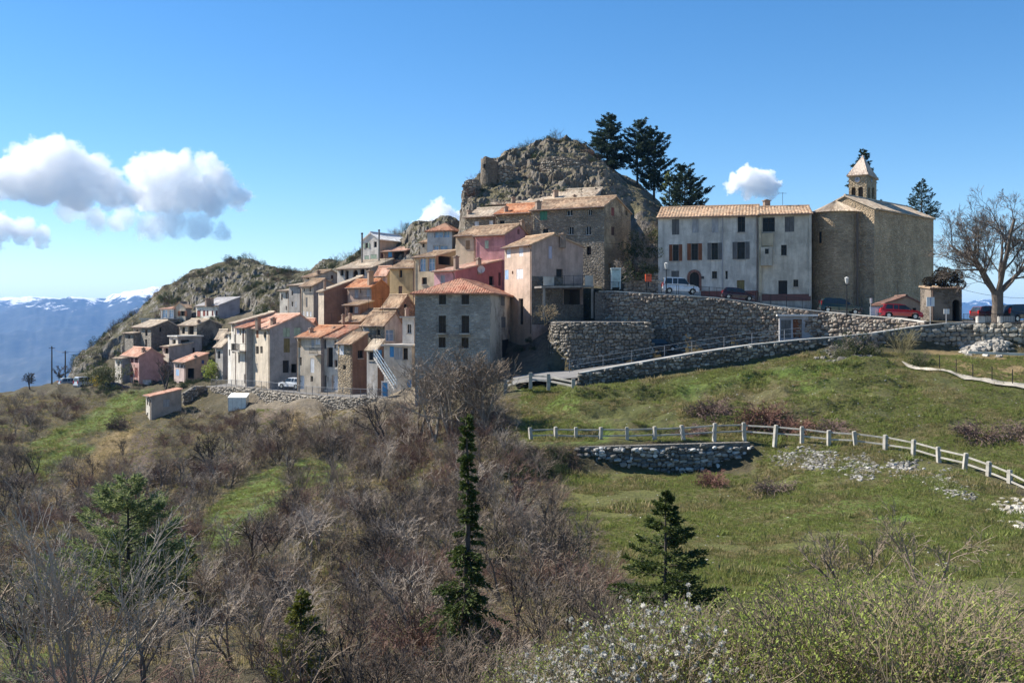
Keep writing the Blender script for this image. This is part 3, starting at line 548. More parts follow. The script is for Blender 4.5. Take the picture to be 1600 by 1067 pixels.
        if r < 1:
            k = h / ((1 - r) * M); run = (1 - r) * M + o + (0.12 if r <= 0 else 0); O = o3(C - e * g + v * (M + o), zt - k * o + 0.05); su = np.array([*(-v * run), k * run]); sl = np.linalg.norm(su)
            tile_plane(acc, O, np.array([*e, 0]), L + 2 * g, su / sl, sl, None, pitch, sd_ + 1)
    if not flat:
        V, Fc, UV = acc; obj('roof', mesh('roof', np.concatenate(V), np.concatenate(Fc), rm, uv=np.concatenate(UV)), root)
        if axis not in 'HP' and 0 < r < 1:
            e, v, L, M = (dA, dB, LA, LB) if axis == 'A' else (dB, dA, LB, LA); mb = MB(); p0 = C - e * g + v * r * M; p1 = C + e * (L + g) + v * r * M
            mb.tube([o3(p0, zt + h + 0.08), o3(p1, zt + h + 0.08)], 0.13, 6); mb.build('ridge_cap', rm, root)
    if not flat and axis == 'A' and r > 0 and LA > 2:                # gutter and downpipe
        kk = h / (r * LB); mb = MB(); zc_ = zt - kk * o + 0.0; q0, q1 = C - dB * (o + 0.07) - dA * g, C - dB * (o + 0.07) + dA * (LA + g); mb.tube([o3(q0, zc_), o3(q1, zc_)], 0.07, 6); gm = plain((0.17, 0.12, 0.1)); gu = mb.build('gutter', gm, root)
        mb = MB(); ue = LA - 0.12 if sd_ % 2 else 0.15; q2 = C + dA * ue; mb.tube([o3(q2 - dB * (o + 0.07), zc_ - 0.05), o3(q2 - dB * 0.08, zc_ - 0.45), o3(q2 - dB * 0.08, zb0 - 1.0)], 0.05, 6); mb.build('downpipe', gm, gu)
    if not flat and axis in 'AB' and sd_ % 4 == 1:                   # television aerial
        q = o3(C + dA * LA * 0.5 + dB * LB * 0.5, zt + h); mb = MB(); mb.bar(q - np.array([0, 0, 0.4]), q + np.array([0, 0, 1.7]), 0.035); mb.bar(q + np.array([-0.5, 0, 1.6]), q + np.array([0.5, 0.1, 1.6]), 0.025); [mb.bar(q + np.array([x_, -0.28, 1.6]), q + np.array([x_, 0.28, 1.6]), 0.018) for x_ in (-0.45, -0.2, 0.05, 0.3)]; mb.build('aerial', IRON, root)
    for (x, yt, fr, wd) in chim:                                    # chimney: top pixel, depth fraction into the house, width in m
        Yc = Y + fr * LB * dB[1]; q = P(cx(x), cyy(yt), Yc); mb = MB(); c = Vector(q) - Vector(off); zl = min(zt - off[2] - 0.3, c.z - 1.0)
        mb.cbox((c.x, c.y, (c.z - 0.12 + zl) / 2), wd, wd * 0.75, c.z - 0.12 - zl, ar); mb.cbox((c.x, c.y, c.z - 0.08), wd * 1.3, wd * 1.05, 0.09, ar)
        mb.cbox((c.x, c.y, c.z - 0.02), wd * 0.5, wd * 0.45, 0.2, ar); mb.build('chimney', concrete((0.36, 0.27, 0.21)), root)
    for (fc, x0, y0, x1, y1) in balc:
        d, nv = (dA, nA) if fc == 'A' else (dB, nB); p0, p1 = loc(cx(x0), cyy(y1), nv, d), loc(cx(x1), cyy(y0), nv, d); u0, u1 = sorted((p0[0], p1[0])); z0, z1 = p0[1], p1[1]
        z1 = max(z1, z0 + 0.85); o_ = Vector((*C, 0)) - Vector(off); d3, n3 = Vector((*d, 0)), Vector((*nv, 0)); mb = MB(); mb.box(o_ + d3 * u0 + Vector((0, 0, z0)), d3 * (u1 - u0), n3 * 0.9, Vector((0, 0, 0.14)))
        b = mb.build('balcony', concrete((0.45, 0.42, 0.38)), root); mb = MB(); q = lambda u, n_, z: o_ + d3 * u + n3 * n_ + Vector((0, 0, z))
        for za in (z1, z0 + 0.22): mb.bar(q(u0, 0.87, za), q(u1, 0.87, za), 0.04); mb.bar(q(u0, 0, za), q(u0, 0.87, za), 0.04); mb.bar(q(u1, 0, za), q(u1, 0.87, za), 0.04)
        for i in range(int((u1 - u0) / 0.14) + 1): mb.bar(q(u0 + 0.14 * i, 0.87, z0 + 0.14), q(u0 + 0.14 * i, 0.87, z1), 0.022)
        mb.build('railing', IRON, b)
    h_ = HouseB(); h_.root, h_.C, h_.dA, h_.dB, h_.LA, h_.LB, h_.zt, h_.off, h_.loc, h_.nA, h_.nB = root, C, dA, dB, LA, LB, zt, off, loc, nA, nB
    return h_
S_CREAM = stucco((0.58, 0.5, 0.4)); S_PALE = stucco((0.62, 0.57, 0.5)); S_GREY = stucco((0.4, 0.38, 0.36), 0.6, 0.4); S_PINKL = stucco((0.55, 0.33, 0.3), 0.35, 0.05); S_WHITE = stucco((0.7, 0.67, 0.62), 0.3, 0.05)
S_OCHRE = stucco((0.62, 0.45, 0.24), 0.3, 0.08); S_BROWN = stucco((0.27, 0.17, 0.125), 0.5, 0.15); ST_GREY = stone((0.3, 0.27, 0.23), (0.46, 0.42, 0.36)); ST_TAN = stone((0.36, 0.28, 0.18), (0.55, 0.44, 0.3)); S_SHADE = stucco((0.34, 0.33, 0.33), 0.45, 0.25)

# --- far left hamlet
house('pink_house', 'small pink house with red shutters and orange tile roof beside bare tree', 'c2', 180, 420, 760, 235, 700, 155, 52, S_PINKL, S_PINKL, roofm(ROOF_PINK, 0.2), 'A', 0.5, 1.15,
      A=[(305, 262, 342, 326, 's:maroon'), (362, 262, 402, 326, 's:maroon'), (300, 400, 338, 524, 's:red'), (358, 400, 402, 528, 's:red'), (350, 568, 412, 690, 'r:grey'), (190, 285, 212, 345, 'd'), (243, 300, 270, 362, 'd'), (185, 490, 208, 545, 'd')], B=[(468, 556, 600, 692, 'r:white')], chim=[(482, 118, 0.45, 0.5)])
house('beige_annex', 'narrow beige annex on the far side of the pink house', 'c2', 85, 186, 200, 268, 690, 158, 50, S_PALE, S_GREY, roofm(ROOF_PALE, 0.3), 'A', 1.0, 0.5, D=4, A=[(118, 305, 150, 372, 'd'), (133, 482, 156, 532, 'd')])
house('salmon_house', 'small salmon house with blue shutters, red door and sloping tile roof', 'c2', 905, 1066, 1382, 318, 690, 150, 50, stucco((0.6, 0.47, 0.43), 0.3, 0.05), stucco((0.55, 0.36, 0.26), 0.35, 0.05), roofm(ROOF_PINK, 0.3), 'A', 1.0, 1.25,
      A=[(953, 348, 977, 397, 'd'), (1000, 348, 1026, 397, 'd'), (932, 418, 976, 505, 's:lblue'), (918, 590, 942, 662, 'd'), (974, 590, 1032, 690, 'r:red')], B=[(1288, 288, 1326, 342, 's:navy'), (1288, 430, 1338, 502, 's:navy'), (1097, 402, 1190, 545, 'h')], chim=[(1205, 225, 0.5, 0.4)])
house('stone_house', 'grey rubble stone house with broad pale roof below the conservatory', 'c1', 382, 660, 1096, 606, 950, 170, 50, ST_GREY, stone((0.2, 0.17, 0.15), (0.3, 0.26, 0.22)), roofm(ROOF_PALE, 0.5), 'A', 0.6, 1.1, A=[(430, 650, 458, 742, 'd'), (568, 650, 602, 745, 'd'), (428, 850, 455, 935, 'd'), (566, 800, 596, 935, 'd')], B=[(790, 620, 822, 680, 'd')])
house('stone_turret_house', 'narrow grey stone house at the far end of the hamlet', 'c1', 238, 382, 400, 705, 985, 173, 48, ST_GREY, ST_GREY, roofm(ROOF_PALE), 'A', 1.0, 0.6, D=5, A=[(300, 740, 330, 790, 'd')])
house('gabled_house', 'cream gabled house with glass conservatory high in the hamlet', 'c1', 1015, 1196, 1290, 300, 580, 185, 30, S_CREAM, S_GREY, roofm(ROOF_OLD), 'B', 0.5, 0.95, A=[(1118, 358, 1184, 438, 'o:brown'), (1128, 498, 1158, 545, 'd')])
house('conservatory', 'glazed conservatory with pale roof beside the cream gabled house', 'c1', 805, 1012, 1030, 325, 560, 186, 30, S_WHITE, S_GREY, roofm(ROOF_PINK, 0.3), 'A', 1.0, 0.7, D=5, A=[(826, 340, 912, 458, 'b'), (930, 340, 1008, 458, 'b'), (870, 490, 915, 560, 's:maroon'), (950, 490, 990, 560, 's:red')])
house('white_villa', 'white house with a row of red shuttered windows and grey roof', 'e1', 712, 882, 1042, 178, 292, 178, 48, S_WHITE, stucco((0.4, 0.37, 0.4), 0.2, 0.05), roofm(((0.36, 0.34, 0.33), (0.46, 0.44, 0.43), (0.42, 0.41, 0.4)), 0.4), 'A', 1.0, 1.5, A=[(717, 218, 743, 266, 's:red'), (762, 218, 780, 262, 's:red'), (790, 220, 804, 260, 's:maroon'), (828, 220, 842, 260, 's:maroon'), (858, 220, 872, 260, 's:maroon')], chim=[(795, 126, 0.5, 0.7), (828, 126, 0.6, 0.6)])  # flank of the white walls: lavender-grey shade is put into its colour
house('grey_gabled_house', 'grey stone house with gable end below the white villa', 'e1', 583, 715, 905, 328, 545, 166, 45, S_CREAM, stone((0.2, 0.18, 0.155), (0.29, 0.26, 0.22), plaster=0.6), roofm(ROOF_PALE), 'A', 0.5, 0.95, A=[(648, 338, 692, 400, 'h'), (600, 345, 625, 395, 'd')], chim=[(730, 292, 0.2, 0.5)])
house('terraced_house', 'whitewashed house with open veranda under flat white roof', 'e1', 507, 572, 752, 418, 560, 160, 45, S_PALE, S_SHADE, concrete((0.72, 0.71, 0.68)), flat=True, A=[(530, 440, 556, 470, 'h'), (525, 515, 545, 555, 'd')], B=[(595, 440, 660, 480, 'h'), (665, 500, 700, 555, 'd'), (600, 505, 640, 560, 'h')])
house('veranda_house', 'low white annex with pale lean-to roof beside the veranda', 'e1', 455, 505, 520, 492, 560, 158, 45, S_PALE, S_SHADE, roofm(ROOF_PALE), 'A', 1.0, 0.6, D=4, A=[(470, 505, 500, 545, 'd')])
house('flat_shed', 'long low shed with flat white roof above the stone house', 'c1', 505, 850, 870, 488, 560, 182, 20, S_PALE, S_GREY, concrete((0.6, 0.58, 0.55)), flat=True, D=4, A=[(620, 500, 690, 545, 'h'), (750, 500, 830, 545, 'h')])
house('garden_shed_house', 'plain grey rendered outbuilding with orange lean-to roof on the slope', 'c2', 516, 590, 1010, 792, 1130, 128, 55, S_PALE, stucco((0.42, 0.36, 0.31), 0.35, 0.05), roofm(ROOF_PINK, 0.15), 'A', 1.0, 0.75, A=[(530, 815, 547, 912, 'd'), (558, 825, 576, 928, 'd'), (528, 1020, 545, 1065, 'd')], B=[(755, 832, 846, 942, 's:lgrey')], cat='outbuilding')
# --- lower left row on the road
R_RED = roofm(ROOF_RED, 0.15)
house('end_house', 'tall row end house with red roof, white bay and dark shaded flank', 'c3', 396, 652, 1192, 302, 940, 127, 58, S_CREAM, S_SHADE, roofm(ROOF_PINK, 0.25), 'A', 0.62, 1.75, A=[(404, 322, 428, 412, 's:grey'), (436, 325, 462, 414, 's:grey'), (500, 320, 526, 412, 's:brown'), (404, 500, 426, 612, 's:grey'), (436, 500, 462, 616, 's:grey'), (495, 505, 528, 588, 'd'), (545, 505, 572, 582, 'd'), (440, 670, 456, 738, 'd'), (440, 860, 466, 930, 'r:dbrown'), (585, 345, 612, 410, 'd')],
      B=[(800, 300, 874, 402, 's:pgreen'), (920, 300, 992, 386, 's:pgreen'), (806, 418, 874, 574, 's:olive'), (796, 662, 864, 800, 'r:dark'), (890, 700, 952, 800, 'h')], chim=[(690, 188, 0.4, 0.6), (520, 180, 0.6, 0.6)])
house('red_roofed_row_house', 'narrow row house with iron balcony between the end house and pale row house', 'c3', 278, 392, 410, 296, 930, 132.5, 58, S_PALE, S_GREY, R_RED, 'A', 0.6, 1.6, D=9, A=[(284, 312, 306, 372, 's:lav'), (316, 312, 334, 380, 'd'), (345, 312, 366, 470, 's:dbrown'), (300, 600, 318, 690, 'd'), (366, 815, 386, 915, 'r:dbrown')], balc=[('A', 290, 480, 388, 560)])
house('pale_row_house', 'pale row house with awning at the back of the row', 'c3', 222, 280, 300, 245, 905, 137, 58, S_PALE, S_GREY, roofm(ROOF_PALE), 'A', 0.6, 1.5, D=9, A=[(232, 262, 250, 340, 'd'), (256, 375, 268, 460, 's:grey'), (230, 480, 262, 580, 'd')])
house('low_row_house', 'lowest pale house at the far end of the roadside row', 'c3', 186, 226, 240, 358, 905, 140, 58, S_WHITE, S_GREY, roofm(ROOF_PALE), 'A', 0.6, 1.2, D=8, A=[(202, 378, 220, 430, 'd'), (195, 540, 212, 610, 'd')])
house('buttressed_house', 'grey house with sloping white buttress behind the roadside row', 'c3', 45, 130, 200, 500, 890, 146, 50, S_GREY, S_SHADE, roofm(ROOF_PALE), 'A', 1.0, 0.9, A=[(70, 560, 100, 640, 'd')])
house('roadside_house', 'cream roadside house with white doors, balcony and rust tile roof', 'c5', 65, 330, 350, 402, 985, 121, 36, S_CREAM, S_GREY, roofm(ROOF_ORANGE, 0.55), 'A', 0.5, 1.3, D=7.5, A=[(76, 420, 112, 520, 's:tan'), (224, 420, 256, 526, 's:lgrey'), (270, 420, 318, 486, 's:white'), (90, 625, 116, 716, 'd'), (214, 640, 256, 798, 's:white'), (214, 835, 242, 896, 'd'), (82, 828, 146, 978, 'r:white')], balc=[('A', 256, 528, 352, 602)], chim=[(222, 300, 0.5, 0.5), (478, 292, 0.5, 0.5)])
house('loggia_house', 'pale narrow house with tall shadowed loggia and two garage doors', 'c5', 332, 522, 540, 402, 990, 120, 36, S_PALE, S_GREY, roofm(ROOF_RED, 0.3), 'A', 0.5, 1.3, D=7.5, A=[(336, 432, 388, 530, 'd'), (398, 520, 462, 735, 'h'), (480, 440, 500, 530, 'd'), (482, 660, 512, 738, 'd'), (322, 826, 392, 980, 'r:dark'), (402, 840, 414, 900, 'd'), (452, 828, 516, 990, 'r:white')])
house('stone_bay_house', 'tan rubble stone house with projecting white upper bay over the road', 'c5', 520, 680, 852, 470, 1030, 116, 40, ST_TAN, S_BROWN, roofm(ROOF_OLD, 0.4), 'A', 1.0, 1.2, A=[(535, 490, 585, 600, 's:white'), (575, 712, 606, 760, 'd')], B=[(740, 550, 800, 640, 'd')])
house('white_shuttered_house', 'stone house with two white shutters and broad tan roof', 'c5', 562, 780, 1150, 222, 470, 127, 38, stone((0.36, 0.29, 0.2), (0.5, 0.41, 0.3)), S_GREY, roofm(ROOF_OLD, 0.6), 'A', 0.55, 1.5, A=[(650, 285, 692, 402, 's:white'), (722, 290, 762, 406, 's:white')], chim=[(655, 140, 0.2, 0.35), (578, 150, 0.2, 0.35), (918, 150, 0.1, 0.45)])
house('patchwork_house', 'rubble house with tan roof and covered glass balcony above blue shutters', 'c5', 790, 1040, 1240, 262, 700, 119, 35, stone((0.4, 0.33, 0.24), (0.58, 0.5, 0.38)), S_PALE, roofm(ROOF_OLD, 0.5), 'A', 0.6, 1.5, A=[(795, 295, 860, 385, 's:lgrey'), (950, 320, 985, 380, 'd')], B=[(1052, 320, 1150, 450, 'b')], chim=[(1285, 80, 0.2, 0.4)])
house('blue_shuttered_house', 'pale house with bright blue shutters next to the tall grey house', 'c5', 1030, 1340, 1372, 505, 960, 110, 22, S_PALE, S_GREY, concrete((0.5, 0.47, 0.43)), flat=True, D=6, A=[(1095, 505, 1142, 625, 's:blue'), (1146, 520, 1236, 650, 's:lgrey'), (1240, 525, 1296, 655, 'd'), (1290, 880, 1350, 960, 's:blue')])
house('white_tower_room', 'small white upper storey squeezed against the tall grey house', 'c5', 1236, 1366, 1380, 190, 520, 112.5, 18, S_WHITE, S_GREY, concrete((0.6, 0.57, 0.52)), flat=True, D=5, A=[(1284, 260, 1334, 362, 'd:white')])
house('lean_to', 'grey lean-to with slab roof and blue door above the outside stair', 'c5', 840, 960, 1030, 530, 720, 112.5, 40, S_GREY, S_BROWN, roofm(ROOF_PALE, 0.7), 'A', 1.0, 0.9, A=[(860, 570, 920, 660, 'd')], B=[(962, 545, 1008, 700, 's:blue')])
# --- upper left cluster
house('ruin_coloured_house', 'tall pale grey house at the top left edge of the village', 'c4', 130, 242, 262, 715, 1010, 157, 40, S_PALE, S_GREY, roofm(ROOF_PALE), 'A', 1.0, 0.9, D=6, A=[(200, 740, 220, 815, 'd'), (200, 900, 218, 950, 'd'), (145, 760, 165, 830, 'd')])
house('weathered_house', 'weathered tall house with narrow windows behind plane foliage', 'c4', 240, 385, 400, 650, 1010, 153, 40, S_GREY, S_GREY, roofm(ROOF_PALE), 'A', 1.0, 1.0, D=6, A=[(270, 720, 290, 772, 'd'), (272, 850, 290, 905, 'd'), (310, 850, 334, 915, 's:lgrey'), (345, 660, 365, 690, 'd')])
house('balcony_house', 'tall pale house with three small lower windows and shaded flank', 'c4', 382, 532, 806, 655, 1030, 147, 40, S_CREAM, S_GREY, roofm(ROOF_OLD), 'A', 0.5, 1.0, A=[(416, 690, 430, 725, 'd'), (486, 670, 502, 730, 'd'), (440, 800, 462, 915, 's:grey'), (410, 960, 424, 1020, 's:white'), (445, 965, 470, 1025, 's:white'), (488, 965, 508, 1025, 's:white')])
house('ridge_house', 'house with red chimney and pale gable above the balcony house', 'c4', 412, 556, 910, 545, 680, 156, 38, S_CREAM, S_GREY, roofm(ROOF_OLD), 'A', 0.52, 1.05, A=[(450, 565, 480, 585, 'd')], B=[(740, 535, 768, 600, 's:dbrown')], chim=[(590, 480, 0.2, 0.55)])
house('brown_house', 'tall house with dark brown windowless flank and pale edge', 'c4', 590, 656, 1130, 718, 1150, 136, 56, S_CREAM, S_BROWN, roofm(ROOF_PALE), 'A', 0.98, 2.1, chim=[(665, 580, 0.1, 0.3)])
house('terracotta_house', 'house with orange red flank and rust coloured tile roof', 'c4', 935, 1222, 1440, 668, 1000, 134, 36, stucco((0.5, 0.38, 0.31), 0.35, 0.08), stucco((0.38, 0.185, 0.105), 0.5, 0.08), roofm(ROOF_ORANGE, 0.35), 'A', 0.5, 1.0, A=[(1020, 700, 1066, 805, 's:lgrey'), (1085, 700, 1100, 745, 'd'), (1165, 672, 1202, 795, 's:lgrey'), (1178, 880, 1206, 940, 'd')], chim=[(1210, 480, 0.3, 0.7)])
house('long_low_house', 'long pale house with arched openings below the white gabled house', 'c4', 815, 1230, 1482, 442, 620, 146, 34, S_PALE, S_SHADE, roofm(ROOF_PALE, 0.4), 'A', 1.0, 1.5, A=[(1000, 470, 1060, 560, 'h', 'arch'), (1085, 440, 1140, 545, 'h', 'arch'), (910, 480, 950, 600, 'h'), (850, 470, 890, 540, 'd'), (1160, 430, 1178, 500, 'd')])
house('white_gabled_house', 'white house with white roof, green shutters and tall flue pipes', 'c4', 1120, 1312, 1660, 100, 350, 152, 32, S_WHITE, stucco((0.55, 0.45, 0.36), 0.3, 0.05), roofm(((0.72, 0.72, 0.71), (0.78, 0.78, 0.77), (0.7, 0.7, 0.68)), 0.3), 'B', 0.52, 1.0, A=[(1148, 150, 1180, 212, 'o:pgreen'), (1248, 134, 1286, 204, 'd'), (1140, 300, 1192, 350, 's:pgreen'), (1210, 286, 1284, 346, 's:pgreen')], B=[(1340, 260, 1400, 330, 's:red'), (1420, 250, 1456, 320, 's:blue')])
house('porch_house', 'low dark porch with slab roof beside the white gabled house', 'e2', 985, 1120, 1200, 120, 185, 149, 32, S_BROWN, S_BROWN, roofm(ROOF_PINK, 0.4), 'A', 1.0, 0.8, A=[(1015, 125, 1038, 160, 's:blue'), (1045, 122, 1110, 175, 'h')])
# --- middle of the village
house('yellow_house', 'ochre yellow house with two dark windows and pale quoins', 'c6', 62, 335, 350, 540, 862, 127, 28, S_OCHRE, S_OCHRE, roofm(ROOF_OLD), 'A', 0.5, 1.0, D=6, A=[(165, 568, 198, 650, 'd'), (158, 744, 198, 852, 's:dbrown')])
house('sunroom_house', 'cream house with tall glass sunroom and shaded loggia', 'c6', 325, 560, 985, 420, 775, 122, 34, stucco((0.62, 0.5, 0.34), 0.25, 0.05), stucco((0.42, 0.3, 0.18), 0.35, 0.1), roofm(ROOF_OLD, 0.4), 'A', 0.5, 0.9, A=[(382, 442, 452, 588, 'b'), (478, 440, 550, 582, 'b'), (410, 650, 466, 727, 'd')], B=[(592, 405, 732, 510, 'h'), (850, 400, 912, 455, 's:tan')])
house('band_window_house', 'pale blue grey house with wide bands of windows under red roof', 'c6', 470, 740, 860, 132, 400, 138, 20, stucco((0.56, 0.58, 0.58), 0.3, 0.05), S_GREY, roofm(ROOF_RED, 0.6), 'H', 0.5, 1.15, A=[(545, 145, 640, 218, 'b'), (645, 145, 712, 218, 'b'), (536, 302, 590, 362, 'b'), (600, 300, 690, 360, 'b')])
house('rose_house', 'rose pink house with pale green shutters and brown tile roof', 'c6', 990, 1312, 1590, 178, 480, 118, 33, stucco((0.5, 0.26, 0.27), 0.3, 0.1), stucco((0.5, 0.27, 0.29), 0.3, 0.1), roofm(ROOF_OLD, 0.35), 'A', 0.55, 1.35, A=[(1095, 250, 1136, 338, 's:pgreen')], B=[(1452, 128, 1478, 182, 'd')], chim=[(1505, 30, 0.8, 0.5)])
house('beige_house', 'beige house front with single brown shutter beside the rose pink house', 'c6', 780, 995, 1010, 186, 420, 121.4, 33, stucco((0.6, 0.48, 0.34), 0.25, 0.08), S_GREY, roofm(ROOF_OLD, 0.35), 'A', 0.55, 1.3, D=7, A=[(888, 248, 934, 348, 's:tan')])
house('low_pink_house', 'low rose pink house with two chimneys and sloping parapet', 'c6', 545, 776, 1280, 575, 730, 112, 40, stucco((0.6, 0.34, 0.36), 0.25, 0.04), stucco((0.46, 0.19, 0.2), 0.3, 0.06), roofm(ROOF_PINK, 0.4), 'A', 1.0, 1.55, A=[(614, 626, 662, 722, 's:lgrey')], B=[(1142, 640, 1192, 735, 'd'), (1245, 600, 1272, 740, 'h')], chim=[(785, 418, 0.12, 0.5), (1030, 440, 0.5, 0.5)])
H6 = house('peach_house', 'peach gabled house with white shutters and diagonal shadow on its lit side', 'c8', 50, 302, 778, 186, 930, 107, 58, stucco((0.62, 0.47, 0.37), 0.35, 0.05), stucco((0.5, 0.36, 0.3), 0.55, 0.02), roofm(ROOF_OLD, 0.3), 'A', 0.43, 1.2, A=[(70, 215, 106, 316, 's:white'), (184, 196, 222, 302, 's:white'), (160, 416, 220, 512, 's:white'), (46, 425, 86, 516, 's:lblue'), (117, 435, 131, 466, 'd'), (180, 690, 222, 930, 'h')],  # leftmost lower shutter is white; its shade is painted in as light blue
           B=[(458, 206, 490, 322, 's:lav'), (528, 418, 588, 562, 'r:dark'), (596, 606, 760, 745, 'h'), (765, 620, 774, 725, 'd'), (432, 622, 476, 690, 'h')], chim=[(590, 88, 0.5, 0.6)])
house('tall_grey_house', 'tall shaded grey house with hipped red tile roof and dark windows', 'c7', 50, 746, 1004, 156, 1000, 98, 9, stone((0.42, 0.385, 0.34), (0.55, 0.51, 0.455), mortar=(0.42, 0.385, 0.34), scale=3.2, plaster=1.0), stone((0.4, 0.33, 0.255), (0.52, 0.44, 0.35), plaster=0.3), roofm(ROOF_RED, 0.3), 'H', 0.5, 1.5, over=0.45,
      A=[(270, 175, 338, 271, 'd'), (480, 173, 551, 271, 'd'), (268, 375, 336, 546, 'd'), (480, 375, 551, 546, 'd'), (268, 576, 333, 671, 'd'), (480, 578, 546, 676, 'd')], B=[(846, 180, 882, 281, 's:grey'), (936, 186, 980, 286, 's:grey'), (850, 386, 890, 486, 's:grey'), (940, 382, 992, 560, 'r:grey'), (856, 590, 938, 770, 'r:dark')], balc=[('A', 262, 465, 342, 549), ('A', 474, 465, 557, 549)])
# --- tall stone row under the castle
ST_ROW = stone((0.31, 0.26, 0.195), (0.46, 0.395, 0.31)); 
house('tall_stone_house', 'tall rubble stone house with tan gable end below the castle rock', 'd1', 695, 1302, 1522, 222, 860, 117, 27, ST_ROW, stone((0.36, 0.28, 0.18), (0.46, 0.37, 0.25), scale=3.4, plaster=0.7), roofm(ROOF_OLD, 0.3), 'A', 0.42, 1.5, over=0.4,
      A=[(988, 254, 1037, 306, 'd:white'), (1164, 250, 1200, 302, 'd:white'), (1004, 394, 1046, 462, 'd:white'), (1145, 390, 1192, 466, 'd:white'), (1155, 560, 1192, 632, 'd'), (766, 264, 828, 342, 's:green'), (790, 412, 836, 450, 'd')], B=[(1360, 240, 1386, 302, 's:red'), (1360, 400, 1386, 466, 's:dbrown'), (1336, 705, 1368, 790, 'r:tan'), (1480, 265, 1496, 300, 'd')], chim=[(752, 182, 0.15, 0.6)])
house('mid_stone_house', 'stone row house with bright orange roof beside the tall stone house', 'd1', 395, 694, 706, 272, 800, 122.5, 27, stone((0.42, 0.35, 0.26), (0.56, 0.49, 0.38)), ST_ROW, roofm(ROOF_ORANGE, 0.05), 'A', 0.42, 1.4, D=8, over=0.4, A=[(600, 340, 640, 395, 'd'), (430, 345, 470, 390, 'd')], chim=[(484, 228, 0.3, 0.45)])
house('left_stone_house', 'stone row house with two white shutters and pale roof by the cliff', 'd1', 145, 398, 410, 302, 700, 126.5, 27, ST_ROW, ST_ROW, roofm(ROOF_PALE, 0.3), 'A', 0.42, 1.35, D=8, over=0.4, A=[(222, 352, 257, 392, 's:white'), (343, 344, 374, 386, 's:white')], chim=[(178, 258, 0.4, 0.55)])
house('upper_row_house', 'long house behind the stone row with tan and orange roof', 'd1', 318, 1190, 1372, 172, 400, 129, 22, ST_ROW, S_GREY, roofm(ROOF_PALE, 0.15), 'A', 0.5, 2.1, over=0.3, chim=[(898, 92, 0.4, 0.6), (1055, 132, 0.1, 0.4), (545, 150, 0.4, 0.5)])

# --- small houses filling the tiers
house('ochre_stone_house', 'little tan stone house with gabled tile roof below the yellow house', 'e2', 985, 1085, 1172, 448, 560, 121.5, 40, ST_TAN, stone((0.4, 0.29, 0.17), (0.52, 0.4, 0.26)), roofm(ROOF_OLD, 0.4), 'A', 0.5, 1.3, B=[(1110, 440, 1130, 468, 'd')])
house('dish_roof_house', 'low house with pinkish roof between the long pale and yellow houses', 'e2', 940, 1010, 1058, 258, 330, 137, 35, S_PALE, S_OCHRE, roofm(ROOF_PINK, 0.4), 'A', 0.5, 1.0, A=[(955, 270, 975, 300, 'd'), (985, 268, 1000, 300, 's:lgrey')])
house('porch_lean_to', 'small lean-to with slab roof in front of the terracotta house', 'c4', 905, 1082, None, 885, 1010, 129.5, 36, S_BROWN, S_BROWN, roofm(ROOF_OLD, 0.5), 'A', 1.0, 0.5, D=2.5, A=[(950, 905, 1000, 985, 'h'), (1020, 910, 1060, 985, 's:lgrey')])
house('row_back_house', 'narrow pale house with red roof just behind the row end house', 'e2', 470, 555, 600, 575, 700, 140, 45, S_CREAM, S_GREY, roofm(ROOF_PINK, 0.3), 'A', 0.6, 1.1, A=[(490, 590, 505, 625, 'd'), (525, 590, 540, 625, 'd')])
house('hillside_house', 'grey stone house wedged between hamlet and roadside row', 'c3', 60, 150, 225, 395, 620, 158, 45, ST_GREY, S_SHADE, roofm(ROOF_PALE, 0.4), 'A', 0.5, 1.0, A=[(85, 420, 105, 470, 'd'), (120, 420, 138, 470, 's:brown')], B=[(170, 430, 190, 480, 'd')])
house('upper_small_house', 'small cream house with old tile roof beside the band windowed house', 'c6', 395, 468, 500, 268, 330, 141, 25, S_CREAM, S_GREY, roofm(ROOF_OLD, 0.4), 'A', 0.5, 0.8, D=5, A=[(415, 285, 440, 325, 'd')])
# ------------------------------------------------------------------ convent, church, bell tower
S_CONV = stucco((0.6, 0.575, 0.53), 0.7, 0.22); S_CONV2 = stucco((0.58, 0.54, 0.46), 0.7, 0.32); S_BUFF = stucco((0.5, 0.43, 0.31), 0.3, 0.0)
conv = house('convent', 'long grey rendered three storey building with arched door and brown shutters', 'd2', 115, 1098, None, 160, 915, 113, 14, S_CONV, S_BUFF, roofm(ROOF_OLD, 0.25), 'A', 0.5, 1.55, D=9.5, over=0.4, cat='building', skirt=5, pitch=0.36,
    A=[(250, 205, 322, 358, 's:grey'), (448, 200, 512, 338, 's:lgrey'), (642, 190, 706, 338, 's:lgrey'), (895, 178, 968, 332, 'd'), (258, 452, 316, 614, 'o:brown'), (440, 442, 506, 607, 'o:brown'), (637, 436, 702, 602, 'o:grey'), (890, 426, 966, 597, 'o:grey'),
       (244, 710, 320, 798, 's:grey'), (424, 722, 516, 905, 'r:dark', 'arch'), (643, 716, 692, 786, 'd'), (775, 711, 797, 792, 'd'), (888, 802, 962, 930, 'r:olive')], chim=[(1178, 18, 0.5, 0.7)])
wing = house('convent_wing', 'plainer grey wing with small bay window and dark lower door', 'd3', 32, 522, None, 196, 965, 111.5, 12, S_CONV2, S_BUFF, roofm(ROOF_OLD, 0.25), 'A', 0.5, 1.25, D=9.0, over=0.4, cat='building', skirt=5, pitch=0.36,
    A=[(70, 236, 182, 372, 'd'), (274, 228, 362, 371, 's:grey'), (240, 490, 292, 588, 'd'), (215, 820, 298, 968, 'r:dark'), (354, 812, 400, 878, 'd'), (536, 822, 566, 842, 'd')])
